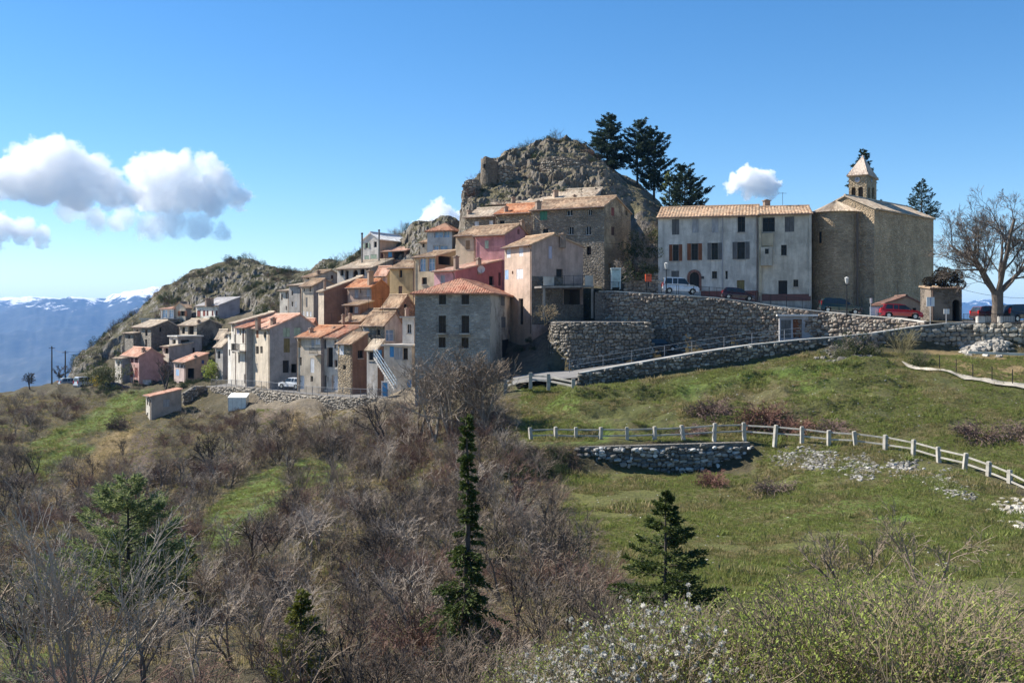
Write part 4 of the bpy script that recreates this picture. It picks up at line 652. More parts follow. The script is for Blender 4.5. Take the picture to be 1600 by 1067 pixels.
def facade_box(hs, crop, x0, y0, x1, y1, depth, name, mat, fc='A', inset=0.0):
    ox, oy, s = CROPS[crop]; d, nv = (hs.dA, hs.nA) if fc == 'A' else (hs.dB, hs.nB)
    p0 = hs.loc(ox + x0 / s, oy + y1 / s, nv, d); p1 = hs.loc(ox + x1 / s, oy + y0 / s, nv, d); u0, u1 = sorted((p0[0], p1[0])); d3, n3 = Vector((*d, 0)), Vector((*nv, 0))
    o = Vector((*hs.C, 0)) - Vector(hs.off) + d3 * u0 + Vector((0, 0, p0[1])) - n3 * inset; mb = MB(); mb.box(o, d3 * (u1 - u0), n3 * (depth + inset), Vector((0, 0, p1[1] - p0[1]))); return mb.build(name, mat, hs.root)
b = facade_box(wing, 'd3', 50, 515, 152, 685, 0.7, 'bay', S_CONV2); facade_box(wing, 'd3', 88, 530, 122, 578, 0.72, 'window', glass(), inset=-0.69)
facade_box(wing, 'd3', 60, 385, 165, 500, 0.25, 'chimney_breast', S_BUFF); facade_box(wing, 'd3', 34, 200, 58, 965, 0.28, 'pilaster', S_BUFF); facade_box(wing, 'd3', 498, 200, 520, 965, 0.22, 'pilaster', S_CONV2)  # left pilaster: its yellowish sunlight is painted in as the buff colour
facade_box(conv, 'd2', 536, 905, 1096, 1010, 0.05, 'plinth', stucco((0.24, 0.09, 0.075), 0.4, 0.05)); facade_box(conv, 'd2', 742, 160, 752, 900, 0.1, 'drainpipe', plain((0.3, 0.3, 0.31)))
facade_box(wing, 'd3', 62, 945, 515, 1010, 0.05, 'plinth', stucco((0.18, 0.09, 0.08), 0.4, 0.05)); facade_box(conv, 'd2', 540, 764, 566, 790, 0.04, 'name_plate', plain((0.05, 0.05, 0.05)))
def arch_ring(hs, crop, x0, ytop, x1, ybot, wd, dep, name, mat):
    ox, oy, s = CROPS[crop]; p0 = hs.loc(ox + x0 / s, oy + ybot / s, hs.nA, hs.dA); p1 = hs.loc(ox + x1 / s, oy + ytop / s, hs.nA, hs.dA); u0, u1 = sorted((p0[0], p1[0])); r = (u1 - u0) / 2; um = (u0 + u1) / 2; zc = p1[1] - r
    d3, n3 = Vector((*hs.dA, 0)), Vector((*hs.nA, 0)); o = Vector((*hs.C, 0)) - Vector(hs.off); mb = MB(); pt = lambda u, z, n: o + d3 * u + n3 * n + Vector((0, 0, z))
    pts = [(u0, p0[1], -1, 0)] + [(um - r * math.cos(math.pi * k / 12), zc + r * math.sin(math.pi * k / 12), -math.cos(math.pi * k / 12), math.sin(math.pi * k / 12)) for k in range(13)] + [(u1, p0[1], 1, 0)]
    for a, b_ in zip(pts, pts[1:]):
        q = [pt(a[0], a[1], 0.003), pt(b_[0], b_[1], 0.003), pt(b_[0] + b_[2] * wd, b_[1] + b_[3] * wd, 0.003), pt(a[0] + a[2] * wd, a[1] + a[3] * wd, 0.003)]; q2 = [v + n3 * dep for v in q]
        mb.poly(q2); [mb.poly([q[i], q[(i + 1) % 4], q2[(i + 1) % 4], q2[i]]) for i in range(4)]
    return mb.build(name, mat, hs.root)
arch_ring(conv, 'd2', 424, 722, 516, 905, 0.28, 0.06, 'door_surround', stone((0.34, 0.15, 0.12), (0.45, 0.22, 0.17), scale=6))
ST_CH = stone((0.5, 0.38, 0.25), (0.65, 0.51, 0.35), mortar=(0.47, 0.36, 0.24), scale=3.0, lay=1.9); ST_CH2 = stone((0.6, 0.42, 0.25), (0.74, 0.55, 0.35), mortar=(0.55, 0.39, 0.235), scale=2.6, lay=1.5)
church = house('church', 'stone church nave with rounded apse and low tiled roof', 'd4', -140, 580, 1285, 800, 2050, 113, 45, ST_CH, ST_CH2, roofm(ROOF_PALE, 0.35), 'B', 0.47, 1.7, cat='church', skirt=4, over=0.25, pitch=0.3)
def apse():
    k = (1306 - CX) / F; C, dA = church.C, church.dA; t = (k * C[1] - C[0]) / (dA[0] - k * dA[1]); q = C + dA * t; off = church.off; R = 2.85; ze = zat(330, 114) - off[2]; zp = zat(313, 116) - off[2]; c = np.array([q[0] - off[0], q[1] - off[1]])
    a0 = math.atan2(church.nA[1], church.nA[0]); n = 36; mb = MB(); an = [a0 - math.pi / 2 * 1.02 + math.pi * 1.02 * i / n for i in range(n + 1)]; pt = lambda a, r, z: (c[0] + r * math.cos(a), c[1] + r * math.sin(a), z)
    for a, b_ in zip(an, an[1:]): mb.poly([pt(a, R, -6), pt(b_, R, -6), pt(b_, R, ze), pt(a, R, ze)])
    mb.build('apse', ST_CH, church.root)
    V, Fc, UV = [], [], []; m = 60; per = 4; K = m * per + 1; rows = 7
    for i in range(K):
        a = a0 - math.pi / 2 * 1.05 + math.pi * 1.05 * i / (K - 1); bump = (0, 0.75, 1, 0.75)[i % 4] * 0.09
        for j in range(rows + 1):
            f = j / rows; r = (R + 0.35) * (1 - f) + 0.05 * f; V.append(pt(a, r, ze - 0.12 + (zp - ze + 0.12) * f + bump * (1 - 0.7 * f))); UV.append((i / per * 0.25, f * 3.2))
    for i in range(K - 1):
        for j in range(rows): p = i * (rows + 1) + j; Fc.append((p, p + rows + 1, p + rows + 2, p + 1))
    obj('apse_roof', mesh('apse_roof', V, Fc, roofm(ROOF_PALE, 0.35), uv=UV), church.root)
    mb = MB(); a = math.atan2(-114 + 116.2 - 2.0, 0) ; aw = math.atan2(-q[1], -q[0]) - 0.62
    for (nm, zz0, zz1, w, mt, dd) in (('window', zat(379, 113.5) - off[2], zat(361, 113.5) - off[2], 0.36, glass(), 0.02),):
        p = Vector(pt(aw, R + dd - 0.05, zz0)); tdir = Vector((-math.sin(aw), math.cos(aw), 0)); nd = Vector((math.cos(aw), math.sin(aw), 0)); mb = MB(); mb.box(p - tdir * w / 2, tdir * w, nd * 0.07, Vector((0, 0, zz1 - zz0))); wo = mb.build(nm, mt, church.root)
        mb = MB(); [mb.box(p + tdir * sgn * (w / 2 + 0.06) - tdir * 0.06, tdir * 0.12, nd * 0.1, Vector((0, 0, zz1 - zz0 + 0.14))) for sgn in (-1, 1)]; mb.box(p - tdir * (w / 2 + 0.12) - Vector((0, 0, 0.16)), tdir * (w + 0.24), nd * 0.14, Vector((0, 0, 0.14))); mb.build('window_frame', ST_CH2, wo)
    mb = MB(); x, y = P(1344, 330, 112.6).x - off[0], 112.6 - off[1]
    mb.tube([(x, y + 0.9, zat(333, 113) - off[2]), (x, y + 0.9, -2)], 0.13, 8); mb.build('drainpipe', plain((0.13, 0.1, 0.08)), church.root)
apse()
ST_TW = stone((0.5, 0.4, 0.26), (0.66, 0.56, 0.4), mortar=(0.26, 0.2, 0.14), scale=3.4, lay=1.5, joint=0.12)
tower = house('bell_tower', 'small stone bell tower with clock and pointed tiled roof above the church', 'd4', 275, 487, 606, 402, 760, 119, 33, ST_TW, ST_TW, roofm(((0.42, 0.33, 0.27), (0.5, 0.41, 0.34), (0.46, 0.39, 0.33)), 0.3), 'P', 0.5, 2.75, over=0.22, cat='tower', skirt=6, pitch=0.2,
    A=[(305, 552, 357, 668, 'h', 'arch'), (388, 545, 445, 680, 'h', 'arch')], B=[(502, 560, 532, 690, 'h', 'arch'), (550, 560, 582, 690, 'h', 'arch')])
def clock(hs, crop, x, y, r, fc):
    ox, oy, s = CROPS[crop]; d, nv = (hs.dA, hs.nA) if fc == 'A' else (hs.dB, hs.nB); u, z = hs.loc(ox + x / s, oy + y / s, nv, d); d3, n3 = Vector((*d, 0)), Vector((*nv, 0)); c = Vector((*hs.C, 0)) - Vector(hs.off) + d3 * u + Vector((0, 0, z)); up = Vector((0, 0, 1))
    ring = lambda rr, n_: [c + n3 * n_ + d3 * (rr * math.cos(k * math.pi / 12)) + up * (rr * math.sin(k * math.pi / 12)) for k in range(24)]
    mb = MB(); mb.poly(ring(r, 0.05)); a, b_ = ring(r, 0.05), ring(r, 0.0); [mb.poly([a[i], a[(i + 1) % 24], b_[(i + 1) % 24], b_[i]]) for i in range(24)]; f = mb.build('clock_face', plain((0.3, 0.34, 0.42)), hs.root)
    mb = MB(); a, b_ = ring(r * 1.25, 0.07), ring(r, 0.07); [mb.poly([a[i], a[(i + 1) % 24], b_[(i + 1) % 24], b_[i]]) for i in range(24)]; mb.build('clock_rim', ST_TW, f)
    mb = MB(); mb.bar(c + n3 * 0.07, c + n3 * 0.07 + up * r * 0.8, 0.04); mb.bar(c + n3 * 0.07, c + n3 * 0.07 + d3 * r * 0.5, 0.04); mb.build('clock_hands', IRON, f)
clock(tower, 'd4', 378, 465, 0.32, 'A'); clock(tower, 'd4', 545, 468, 0.3, 'B')
gate = house('gatehouse', 'ruined stone gatehouse with pointed arch and ivy crown beside the church', 'p', 1455, 1503, None, 450, 506, 97, 8, stone((0.13, 0.11, 0.09), (0.2, 0.17, 0.14), plaster=0.5), None, roofm(ROOF_OLD, 1.0), 'A', 1.0, 0.3, D=4.0, cat='ruin', A=[(1488, 468, 1500, 507, 'h', 'arch')], over=0.05)
house('hut', 'small rendered hut with dark gabled roof beside the red car', 'p', 1382, 1441, None, 474, 498, 103, 6, stucco((0.4, 0.33, 0.26), 0.3, 0.05), None, roofm(((0.13, 0.07, 0.055), (0.18, 0.1, 0.08), (0.12, 0.1, 0.08)), 0.3), 'B', 0.42, 0.75, D=4.0, cat='hut', A=[(1426, 481, 1432, 494, 'd')])
house('wall_workshop', 'white framed workshop front with brown door set into the retaining wall', 'p', 1218, 1284, None, 494, 528, 100.9, 8, stucco((0.36, 0.37, 0.4), 0.3, 0.05), None, concrete((0.7, 0.7, 0.7)), flat=True, D=2.2, cat='workshop', skirt=1.0, A=[(1239, 499, 1253, 528, 'r:brown'), (1258, 502, 1272, 512, 'd:white'), (1220, 500, 1236, 528, 's:grey')])

# ------------------------------------------------------------------ stone walls
rg = random.Random(11)
def stone_protos(n=8):
    out = []
    for i in range(n):
        r = np.random.RandomState(40 + i); bm = bmesh.new(); bmesh.ops.create_cube(bm, size=1.0); bmesh.ops.subdivide_edges(bm, edges=bm.edges[:], cuts=1, use_grid_fill=True)
        for v in bm.verts:
            c = v.co.copy(); l = max(abs(c.x), abs(c.y), abs(c.z)); sph = c.normalized() * 0.6; v.co = c.lerp(sph, 0.6) + Vector(r.normal(0, 0.05, 3))
        V = np.array([v.co[:] for v in bm.verts]); Fc = [[v.index for v in f.verts] for f in bm.faces]; bm.free(); out.append((V, np.array(Fc)))
    return out
PROTO = stone_protos()
@cached
def stone_bits(c1=(0.22, 0.2, 0.17), c2=(0.5, 0.47, 0.41)):
    t = NT('wall_stone'); a = t.n('Attribute', attribute_name='tone'); oi = t.n('ObjectInfo'); f = t.math('FRACT', t.math('ADD', a.outputs['Fac'], oi.outputs['Random']))
    c = t.ramp(f, [(0.0, sc(c1, 0.8)), (0.4, c1), (0.75, tuple((x + y) / 2 for x, y in zip(c1, c2))), (1.0, c2)]); n = t.noise(t.coord(), 5, 6, 0.7)
    c = t.mix(1.0, c, t.ramp(n, [(0.3, g3(0.6)), (0.65, g3(1.12))]), 'MULTIPLY'); t.bump(n, 0.7, 0.06); return t.base(c, 0.93)
def joined_stones(items, mat, name):
    V, Fc, T = [], [], []; b = 0
    for (c, ax, ay, az, k, tone) in items:
        pv, pf = PROTO[k]; V.append(np.array(c) + pv[:, :1] * np.array(ax) + pv[:, 1:2] * np.array(ay) + pv[:, 2:] * np.array(az)); Fc.append(pf + b); T.append(np.full(len(pv), tone)); b += len(pv)
    me = mesh(name, np.concatenate(V), np.concatenate(Fc), mat); at = me.attributes.new('tone', 'FLOAT', 'POINT'); at.data.foreach_set('value', np.concatenate(T).astype(np.float32)); return me
STONE_ME = {}
def stone_wall(name, label, pts, sw=0.5, sh=0.34, thick=0.8, c1=(0.22, 0.2, 0.17), c2=(0.5, 0.47, 0.41), back=(0.22, 0.2, 0.17), singles=0, cap=None, proud=0.12, ragged=0.0, cat='wall', gap=0.0, group=None):
    """a laid rubble wall: pts = (photo x, top row, bottom row, distance) along its line"""
    T = [P(p[0], p[1], p[3]) for p in pts]; Bt = [P(p[0], p[2], p[3]) for p in pts]; off = Bt[0].copy(); root = thing(name, label, cat, off, group); core = MB()
    for i in range(len(pts) - 1):
        d = (T[i + 1] - T[i]); n = Vector((d.y, -d.x, 0)).normalized(); n = n if n.y < 0 else -n; dn = Vector((0, 0, 0.9))
        a, b_, c, e = Bt[i] - dn - off, Bt[i + 1] - dn - off, T[i + 1] - off, T[i] - off; k = -n * thick
        core.poly([a, b_, c, e]); core.poly([e, c, c + k, e + k]); core.poly([a + k, b_ + k, c + k, e + k]); core.poly([a, e, e + k, a + k]); core.poly([b_, c, c + k, b_ + k])
    core.build('core', stone(sc(c1, 0.9), sc(c1, 1.2), mortar=back, scale=3.0), root)
    items = []; r = random.Random(len(name) * 7 + len(pts)); s0 = 0.0
    segs = [((Vector((T[i + 1].x - T[i].x, T[i + 1].y - T[i].y, 0))).length, i) for i in range(len(pts) - 1)]; tot = sum(q[0] for q in segs)
    def at(s):
        for L, i in segs:
            if s <= L or i == len(pts) - 2: f = min(max(s / L, 0), 1); return T[i].lerp(T[i + 1], f), Bt[i].lerp(Bt[i + 1], f), Vector((T[i + 1].x - T[i].x, T[i + 1].y - T[i].y, 0)).normalized()
            s -= L
    zmin, zmax = min(q.z for q in Bt) - 0.3, max(q.z for q in T); z = zmin
    while z < zmax:
        hh = sh * r.uniform(0.75, 1.3); s = -r.uniform(0, sw)
        while s < tot:
            w = sw * r.uniform(0.55, 1.6); t_, b_, d = at(min(max(s + w / 2, 0), tot)); zz = z + hh / 2 + r.uniform(-0.09, 0.09)
            if b_.z - 0.3 < zz < t_.z - hh * (0.3 + ragged * r.random()) and r.random() > gap:
                f = (zz - b_.z) / max(t_.z - b_.z, 0.1); n = Vector((d.y, -d.x, 0)); n = n if n.y < 0 else -n; p = Vector((t_.x, t_.y, zz)) + d * (s + w / 2 - min(max(s + w / 2, 0), tot)) + n * (proud * r.uniform(-0.6, 1.0)) - off
                tilt = r.uniform(-0.2, 0.2); ax = (d + Vector((0, 0, tilt))) * w * 0.96; items.append((p, ax, n * 0.42, Vector((0, 0, hh * 0.96)) - d * tilt * hh, r.randrange(8), r.random()))
            s += w
        z += hh
    r.shuffle(items); mat = stone_bits(c1, c2)
    items.sort(key=lambda it: -it[1].length * it[3].length)
    for it in items[:singles]:
        k = it[4]
        if (k, name) not in STONE_ME: pv, pf = PROTO[k]; STONE_ME[(k, name)] = mesh('stone', pv, pf, mat)
        o = obj('stone', STONE_ME[(k, name)], root); M = Matrix((Vector(it[1]), Vector(it[2]), Vector(it[3]))).transposed().to_4x4(); M.translation = it[0]; o.matrix_local = M
    rest = items[singles:]
    if rest: tag(obj('small_stones' if singles else 'stones', joined_stones(rest, mat, 'stones'), root), kind='stuff')
    if cap:
        mb = MB()
        for i in range(len(pts) - 1):
            d = T[i + 1] - T[i]; n = Vector((d.y, -d.x, 0)).normalized(); n = n if n.y < 0 else -n; o0, o1 = T[i] - off + n * 0.1, T[i + 1] - off + n * 0.1; k = -n * cap
            mb.poly([o0 + Vector((0, 0, 0.1)), o1 + Vector((0, 0, 0.1)), o1 + k + Vector((0, 0, 0.1)), o0 + k + Vector((0, 0, 0.1))]); mb.poly([o0, o1, o1 + Vector((0, 0, 0.1)), o0 + Vector((0, 0, 0.1))]); mb.poly([o0 + k, o1 + k, o1 + k + Vector((0, 0, 0.1)), o0 + k + Vector((0, 0, 0.1))])
        mb.build('coping', concrete((0.6, 0.58, 0.53)), root)
    return root
stone_wall('retaining_wall', 'tall curved rubble retaining wall below the parked cars', [(941, 545, 560, 112), (944, 456, 552, 108.6), (960, 456, 552, 107), (1010, 459, 550, 105.8), (1060, 462, 545, 105), (1120, 466, 541, 104.4), (1180, 474, 537, 103.4), (1217, 480, 534, 102.4), (1290, 488, 524, 100.6), (1340, 493, 524, 98.5), (1400, 498, 522, 96), (1445, 504, 518, 93)], 0.37, 0.27, 1.0, proud=0.12, c1=(0.24, 0.195, 0.16), c2=(0.42, 0.38, 0.32), singles=300, cap=0.7)
stone_wall('terrace_wall', 'lower grey rubble terrace wall in front of the peach house', [(862, 507, 585, 100.5), (868, 503, 582, 98.8), (890, 503, 579, 97.4), (930, 503, 572, 97), (980, 503, 560, 97.4), (1017, 503, 552, 98)], 0.34, 0.24, 0.8, c1=(0.19, 0.17, 0.145), c2=(0.36, 0.325, 0.275), proud=0.16)
stone_wall('ramp_parapet', 'long stone parapet with pale coping along the sloping ramp', [(905, 584, 612, 85.2), (987, 569.5, 592, 86), (1081, 553.5, 582, 86.8), (1175, 539.5, 570, 87.6), (1253, 531.5, 556, 88), (1300, 528, 548, 88.2)], 0.36, 0.25, 0.5, c1=(0.15, 0.135, 0.115), c2=(0.42, 0.39, 0.34), cap=0.5)
stone_wall('upper_parapet', 'dark stone parapet with pale coping rising to the car park', [(1301, 528, 545, 88.3), (1359, 522, 545, 88.6), (1436, 510.5, 548, 89), (1480, 506, 550, 88.8), (1523, 507, 552, 88.4)], 0.5, 0.34, 0.5, c1=(0.2, 0.185, 0.16), c2=(0.4, 0.375, 0.33), cap=0.5)
stone_wall('car_park_wall', 'pale sunlit rubble wall below the car park', [(1524, 506.5, 552, 88.2), (1560, 506, 552, 87.4), (1600, 506, 553, 86.6), (1760, 506, 553, 84)], 0.48, 0.34, 0.9, c1=(0.34, 0.31, 0.26), c2=(0.54, 0.5, 0.43), singles=60, proud=0.25)
stone_wall('road_wall', 'long pale stone wall carrying the village road', [(328, 604, 642, 137.5), (365, 604, 642, 132), (400, 607, 640, 128), (450, 613, 646, 121.5), (500, 618.5, 652, 115.6), (550, 621, 652, 111.2), (612, 623, 655, 106.8)], 0.36, 0.24, 0.7, proud=0.06, c1=(0.32, 0.285, 0.24), c2=(0.48, 0.435, 0.37))
stone_wall('meadow_wall', 'dry stone terrace wall with whitish stones above the lower meadow', [(905, 698, 741, 69.8), (960, 697, 742, 69.3), (1030, 695, 744, 69), (1100, 693, 744, 69), (1172, 691, 735, 69.4)], 0.36, 0.24, 0.6, c1=(0.2, 0.19, 0.17), c2=(0.66, 0.65, 0.62), singles=120, ragged=0.5, proud=0.2, gap=0.08)
stone_wall('garden_wall', 'low pale stone garden wall beside the convent', [(978, 436, 452, 117.5), (1027, 424, 452, 116)], 0.5, 0.3, 0.5, c1=(0.42, 0.36, 0.29), c2=(0.6, 0.53, 0.43))
stone_wall('yard_wall', 'rough stone yard wall between the outbuilding and the road', [(288, 614, 640, 134), (305, 603, 640, 135), (322, 603, 640, 137.5)], 0.36, 0.26, 0.6, c1=(0.26, 0.235, 0.2), c2=(0.45, 0.41, 0.35))
def rubble_bank(label, poly, n, size, c1, c2, name='rubble_bank'):
    r = random.Random(n); items = []; xs, ys = [p[0] for p in poly], [p[1] for p in poly]; c0 = ground_at(sum(xs) / len(xs), sum(ys) / len(ys), 30)
    while len(items) < n:
        x, y = r.uniform(min(xs), max(xs)), r.uniform(min(ys), max(ys))
        jx, jy = r.gauss(0, 9), r.gauss(0, 5)
        if not inpoly(np.array(x), np.array(y), poly): continue
        x, y = x + jx, y + jy
        Y = np.arange(40, 95, 0.15); hit = np.nonzero(land((x - CX) / F * Y, Y) >= (HZ - y) / F * Y)[0]
        if not len(hit): continue
        Yh = Y[hit[0]]; X = (x - CX) / F * Yh; s = size * r.uniform(0.5, 1.5); e = Matrix.Rotation(r.uniform(0, 6.28), 3, 'Z') @ Matrix.Rotation(r.uniform(-0.7, 0.7), 3, 'X')
        items.append((Vector((X, Yh, float(gz(X, Yh)) - s * 0.08)) - c0, e @ Vector((s * r.uniform(0.8, 1.3), 0, 0)), e @ Vector((0, s, 0)), e @ Vector((0, 0, s * r.uniform(0.5, 0.9))), r.randrange(8), r.random()))
    o = obj(name, joined_stones(items, stone_bits(c1, c2), name)); o.location = c0; return tag(o, label, 'stones', kind='stuff')
WHT = ((0.16, 0.15, 0.13), (0.44, 0.425, 0.39))
rubble_bank('tumbled white stones on the bank left of the fence curve', [(1205, 705), (1290, 700), (1310, 735), (1240, 730)], 520, 0.17, *WHT)
rubble_bank('tumbled white stones in the middle of the fence bank', [(1320, 715), (1365, 710), (1368, 745), (1330, 750)], 380, 0.17, *WHT); rubble_bank('small heap of white stones under the fence', [(1393, 718), (1428, 715), (1428, 745), (1395, 742)], 240, 0.17, *WHT)
rubble_bank('white stones spilling down the right end of the fence bank', [(1430, 738), (1515, 740), (1518, 780), (1450, 762)], 480, 0.17, *WHT); rubble_bank('pale boulders at the right edge of the meadow', [(1560, 780), (1610, 790), (1610, 830), (1575, 815)], 70, 0.35, (0.36, 0.33, 0.28), (0.6, 0.57, 0.5))
rubble_bank('grey stony outcrop below the end of the parapet', [(1290, 535), (1360, 532), (1370, 560), (1300, 572)], 240, 0.34, (0.12, 0.11, 0.095), (0.26, 0.245, 0.215)); rubble_bank('scattered pale stones on the grassy slope', [(930, 600), (1290, 560), (1480, 580), (1480, 660), (1000, 670)], 520, 0.07, (0.36, 0.34, 0.3), (0.62, 0.6, 0.55))
rubble_bank('scattered pale stones across the lower meadow', [(900, 745), (1200, 750), (1560, 830), (1560, 950), (1000, 900)], 260, 0.07, (0.36, 0.34, 0.3), (0.62, 0.6, 0.55)); rubble_bank('heap of pale rubble against the car park wall', [(1505, 535), (1560, 530), (1575, 553), (1500, 553)], 160, 0.4, (0.3, 0.28, 0.25), (0.5, 0.48, 0.44))
for bx in ((304, 492, 590, 930), (590, 566, 762, 606), (590, 748, 778, 930)): facade_box(H6, 'c8', *bx, 0.05, 'stone_facing', stone((0.2, 0.165, 0.135), (0.3, 0.25, 0.2), scale=3.0), 'B')
# castle ruins
def ruin_tower():
    c = P(765, 305, 140.5); root = thing('castle_tower', 'ruined round castle tower on the cliff edge', 'ruin', c); R = 1.25; n = 22; r = random.Random(3); V, Fc = [], []; lv = 12; ztop = zat(249, 140.5) - c.z
    for j in range(lv + 1):
        for i in range(n):
            a = 2 * math.pi * i / n; f = j / lv; rr = R * (1.12 - 0.14 * f) * (1 + r.uniform(-0.02, 0.02)); z = -3 + (ztop + 3 + (r.uniform(-0.5, 0.35) if j == lv else 0)) * f; V.append((rr * math.cos(a), rr * math.sin(a), z))
    for j in range(lv):
        for i in range(n): Fc.append((j * n + i, j * n + (i + 1) % n, (j + 1) * n + (i + 1) % n, (j + 1) * n + i))
    m = stone((0.25, 0.2, 0.15), (0.34, 0.29, 0.23), scale=3.4); Fc.append(tuple(lv * n + i for i in range(n))); obj('shaft', mesh('shaft', V, Fc, m), root); mb = MB(); mb.cbox((-0.75, -1.02, ztop - 1.1), 0.3, 0.3, 0.5, 0.6); mb.build('loophole', DARK, root)
ruin_tower()
RU = dict(c1=(0.26, 0.225, 0.185), c2=(0.42, 0.38, 0.32), thick=1.4, ragged=1.5, cat='ruin')
stone_wall('curtain_wall', 'ruined castle curtain wall bulging from the rock', [(838, 270, 296, 143.5), (850, 247, 296, 141), (880, 244, 296, 139.5), (905, 251, 296, 139), (925, 262, 296, 139.5), (939, 284, 298, 141.5)], 0.4, 0.28, **RU)
stone_wall('castle_wall_stub', 'broken castle wall stub at the far left of the crag', [(725, 284, 325, 137.5), (736, 280, 325, 137.2), (749, 281, 320, 138)], 0.4, 0.28, **RU); stone_wall('castle_wall_fragment', 'leaning castle wall fragment beside the round tower', [(774, 262, 300, 140.5), (790, 251, 300, 139.6), (800, 254, 296, 140)], 0.4, 0.28, **RU)
# ------------------------------------------------------------------ roads, railings, fence
ASPH = concrete((0.2, 0.195, 0.19), 0.6)
def strip(name, line, depth, mat, lift=0.07, n=6, zfix=True):
    """road surface laid on the ground: line = (photo x, distance of the front edge)"""
    us = np.interp(np.linspace(0, 1, 60), np.linspace(0, 1, len(line)), [q[0] for q in line]); y0 = np.interp(np.linspace(0, 1, 60), np.linspace(0, 1, len(line)), [q[1] for q in line]); dp = np.interp(np.linspace(0, 1, 60), np.linspace(0, 1, len(line)), [q[2] if len(q) > 2 else depth for q in line])
    Y = y0[:, None] + dp[:, None] * np.linspace(0, 1, n)[None]; X = ((us - CX) / F * y0)[:, None] + np.zeros(n); Z = gz(X, Y) + lift; return tag(obj(name, grid_mesh(name, X, Y, Z, mat)), kind='structure')
def zsheet(name, pts, depth, mat, dz=0.0):
    T = [P(*p) for p in pts]; V = []; 
    for q in T: V += [(q.x, q.y, q.z + dz), (q.x * (1 + depth / q.y * 0.3), q.y + depth, q.z + dz + 0.15)]
    return tag(obj(name, mesh(name, V, [(2 * i, 2 * i + 2, 2 * i + 3, 2 * i + 1) for i in range(len(T) - 1)], mat)), kind='structure')
zsheet('upper_road', [(930, 455, 109.5), (960, 456, 107), (1010, 459, 105.8), (1060, 462, 105), (1120, 466, 104.4), (1180, 474, 103.4), (1217, 480, 102.4), (1290, 488, 100.6), (1340, 493, 98.5), (1400, 498, 96), (1445, 504, 93), (1524, 506.5, 88.2), (1600, 506, 86.6), (1790, 506, 84)], 16, ASPH, 0.11)
zsheet('ramp_road', [(800, 600, 88), (860, 592, 86.5), (905, 590, 86), (987, 577, 86.8), (1081, 561, 87.6), (1175, 547, 88.4), (1253, 539, 88.8), (1300, 535, 89), (1359, 529, 89.4), (1436, 517, 89.8), (1490, 508, 89.6)], 9.5, ASPH, 0.0)
zsheet('village_road', [(300, 603.5, 141), (328, 604.5, 137.9), (365, 604.5, 132.4), (400, 607.5, 128.4), (450, 613.5, 121.9), (500, 619, 116), (550, 621.5, 111.6), (612, 623.5, 107.2)], 10, ASPH, 0.0)
zsheet('terrace', [(862, 505, 100.7), (868, 504, 99), (890, 504, 97.6), (930, 504, 97.2), (980, 504, 97.6), (1017, 504, 98.2)], 11, concrete((0.25, 0.24, 0.22)), 0.0)
def railing(name, label, pts, h, step=1.6, bars=0.13, mat=IRON, rails=(1.0, 0.12), bw=0.02, pw=0.045):
    T = [P(*p) for p in pts]; off = T[0].copy(); root = thing(name, label, 'railing', off); mb, mr, mp = MB(), MB(), MB(); up = Vector((0, 0, 1))
    for a, b_ in zip(T, T[1:]):
        a, b_ = a - off, b_ - off; L = (b_ - a).length
        for f in rails: mr.bar(a + up * h * f, b_ + up * h * f, 0.035)
        for i in range(int(L / step) + 1): q = a.lerp(b_, i * step / L); mp.bar(q - up * 0.1, q + up * (h + 0.03), pw)
        if bars:
            for i in range(int(L / bars)): q = a.lerp(b_, i * bars / L); mb.bar(q + up * h * rails[-1], q + up * h, bw)
    mr.build('rails', mat, root); tag(mp.build('posts', mat, root), kind='stuff')
    if bars: mb.build('bars', mat, root)
railing('guard_railing', 'black iron railing along the top of the retaining wall', [(945, 455, 108.4), (1010, 458, 106), (1060, 461, 105.2), (1120, 465, 104.6), (1180, 473, 103.6), (1290, 487, 100.8)], 1.05)
railing('ramp_handrail', 'thin wire handrail above the ramp parapet', [(890, 580, 87), (987, 564, 87.5), (1081, 549, 88.2), (1175, 536, 89), (1250, 528, 89.4)], 0.9, 3.0, 0, plain((0.25, 0.26, 0.28)), (1.0, 0.5))
railing('road_railing', 'grey mesh railing along the village road', [(330, 604, 137.4), (400, 607, 127.9), (450, 613, 121.4), (500, 618.5, 115.5), (550, 621, 111.1), (612, 623, 106.7)], 1.0, 1.5, 0.16, plain((0.22, 0.23, 0.25)), (1.0, 0.1), 0.014)
railing('car_park_railing', 'black railing at the edge of the car park beside the bare tree', [(1505, 505.5, 89.5), (1530, 505.5, 88.4), (1600, 505, 86.9), (1700, 505, 85)], 0.85)
railing('porch_railing', 'railing between the white panels of the peach house terrace', [(867, 446, 106), (915, 445, 108)], 1.0, 1.2, 0)
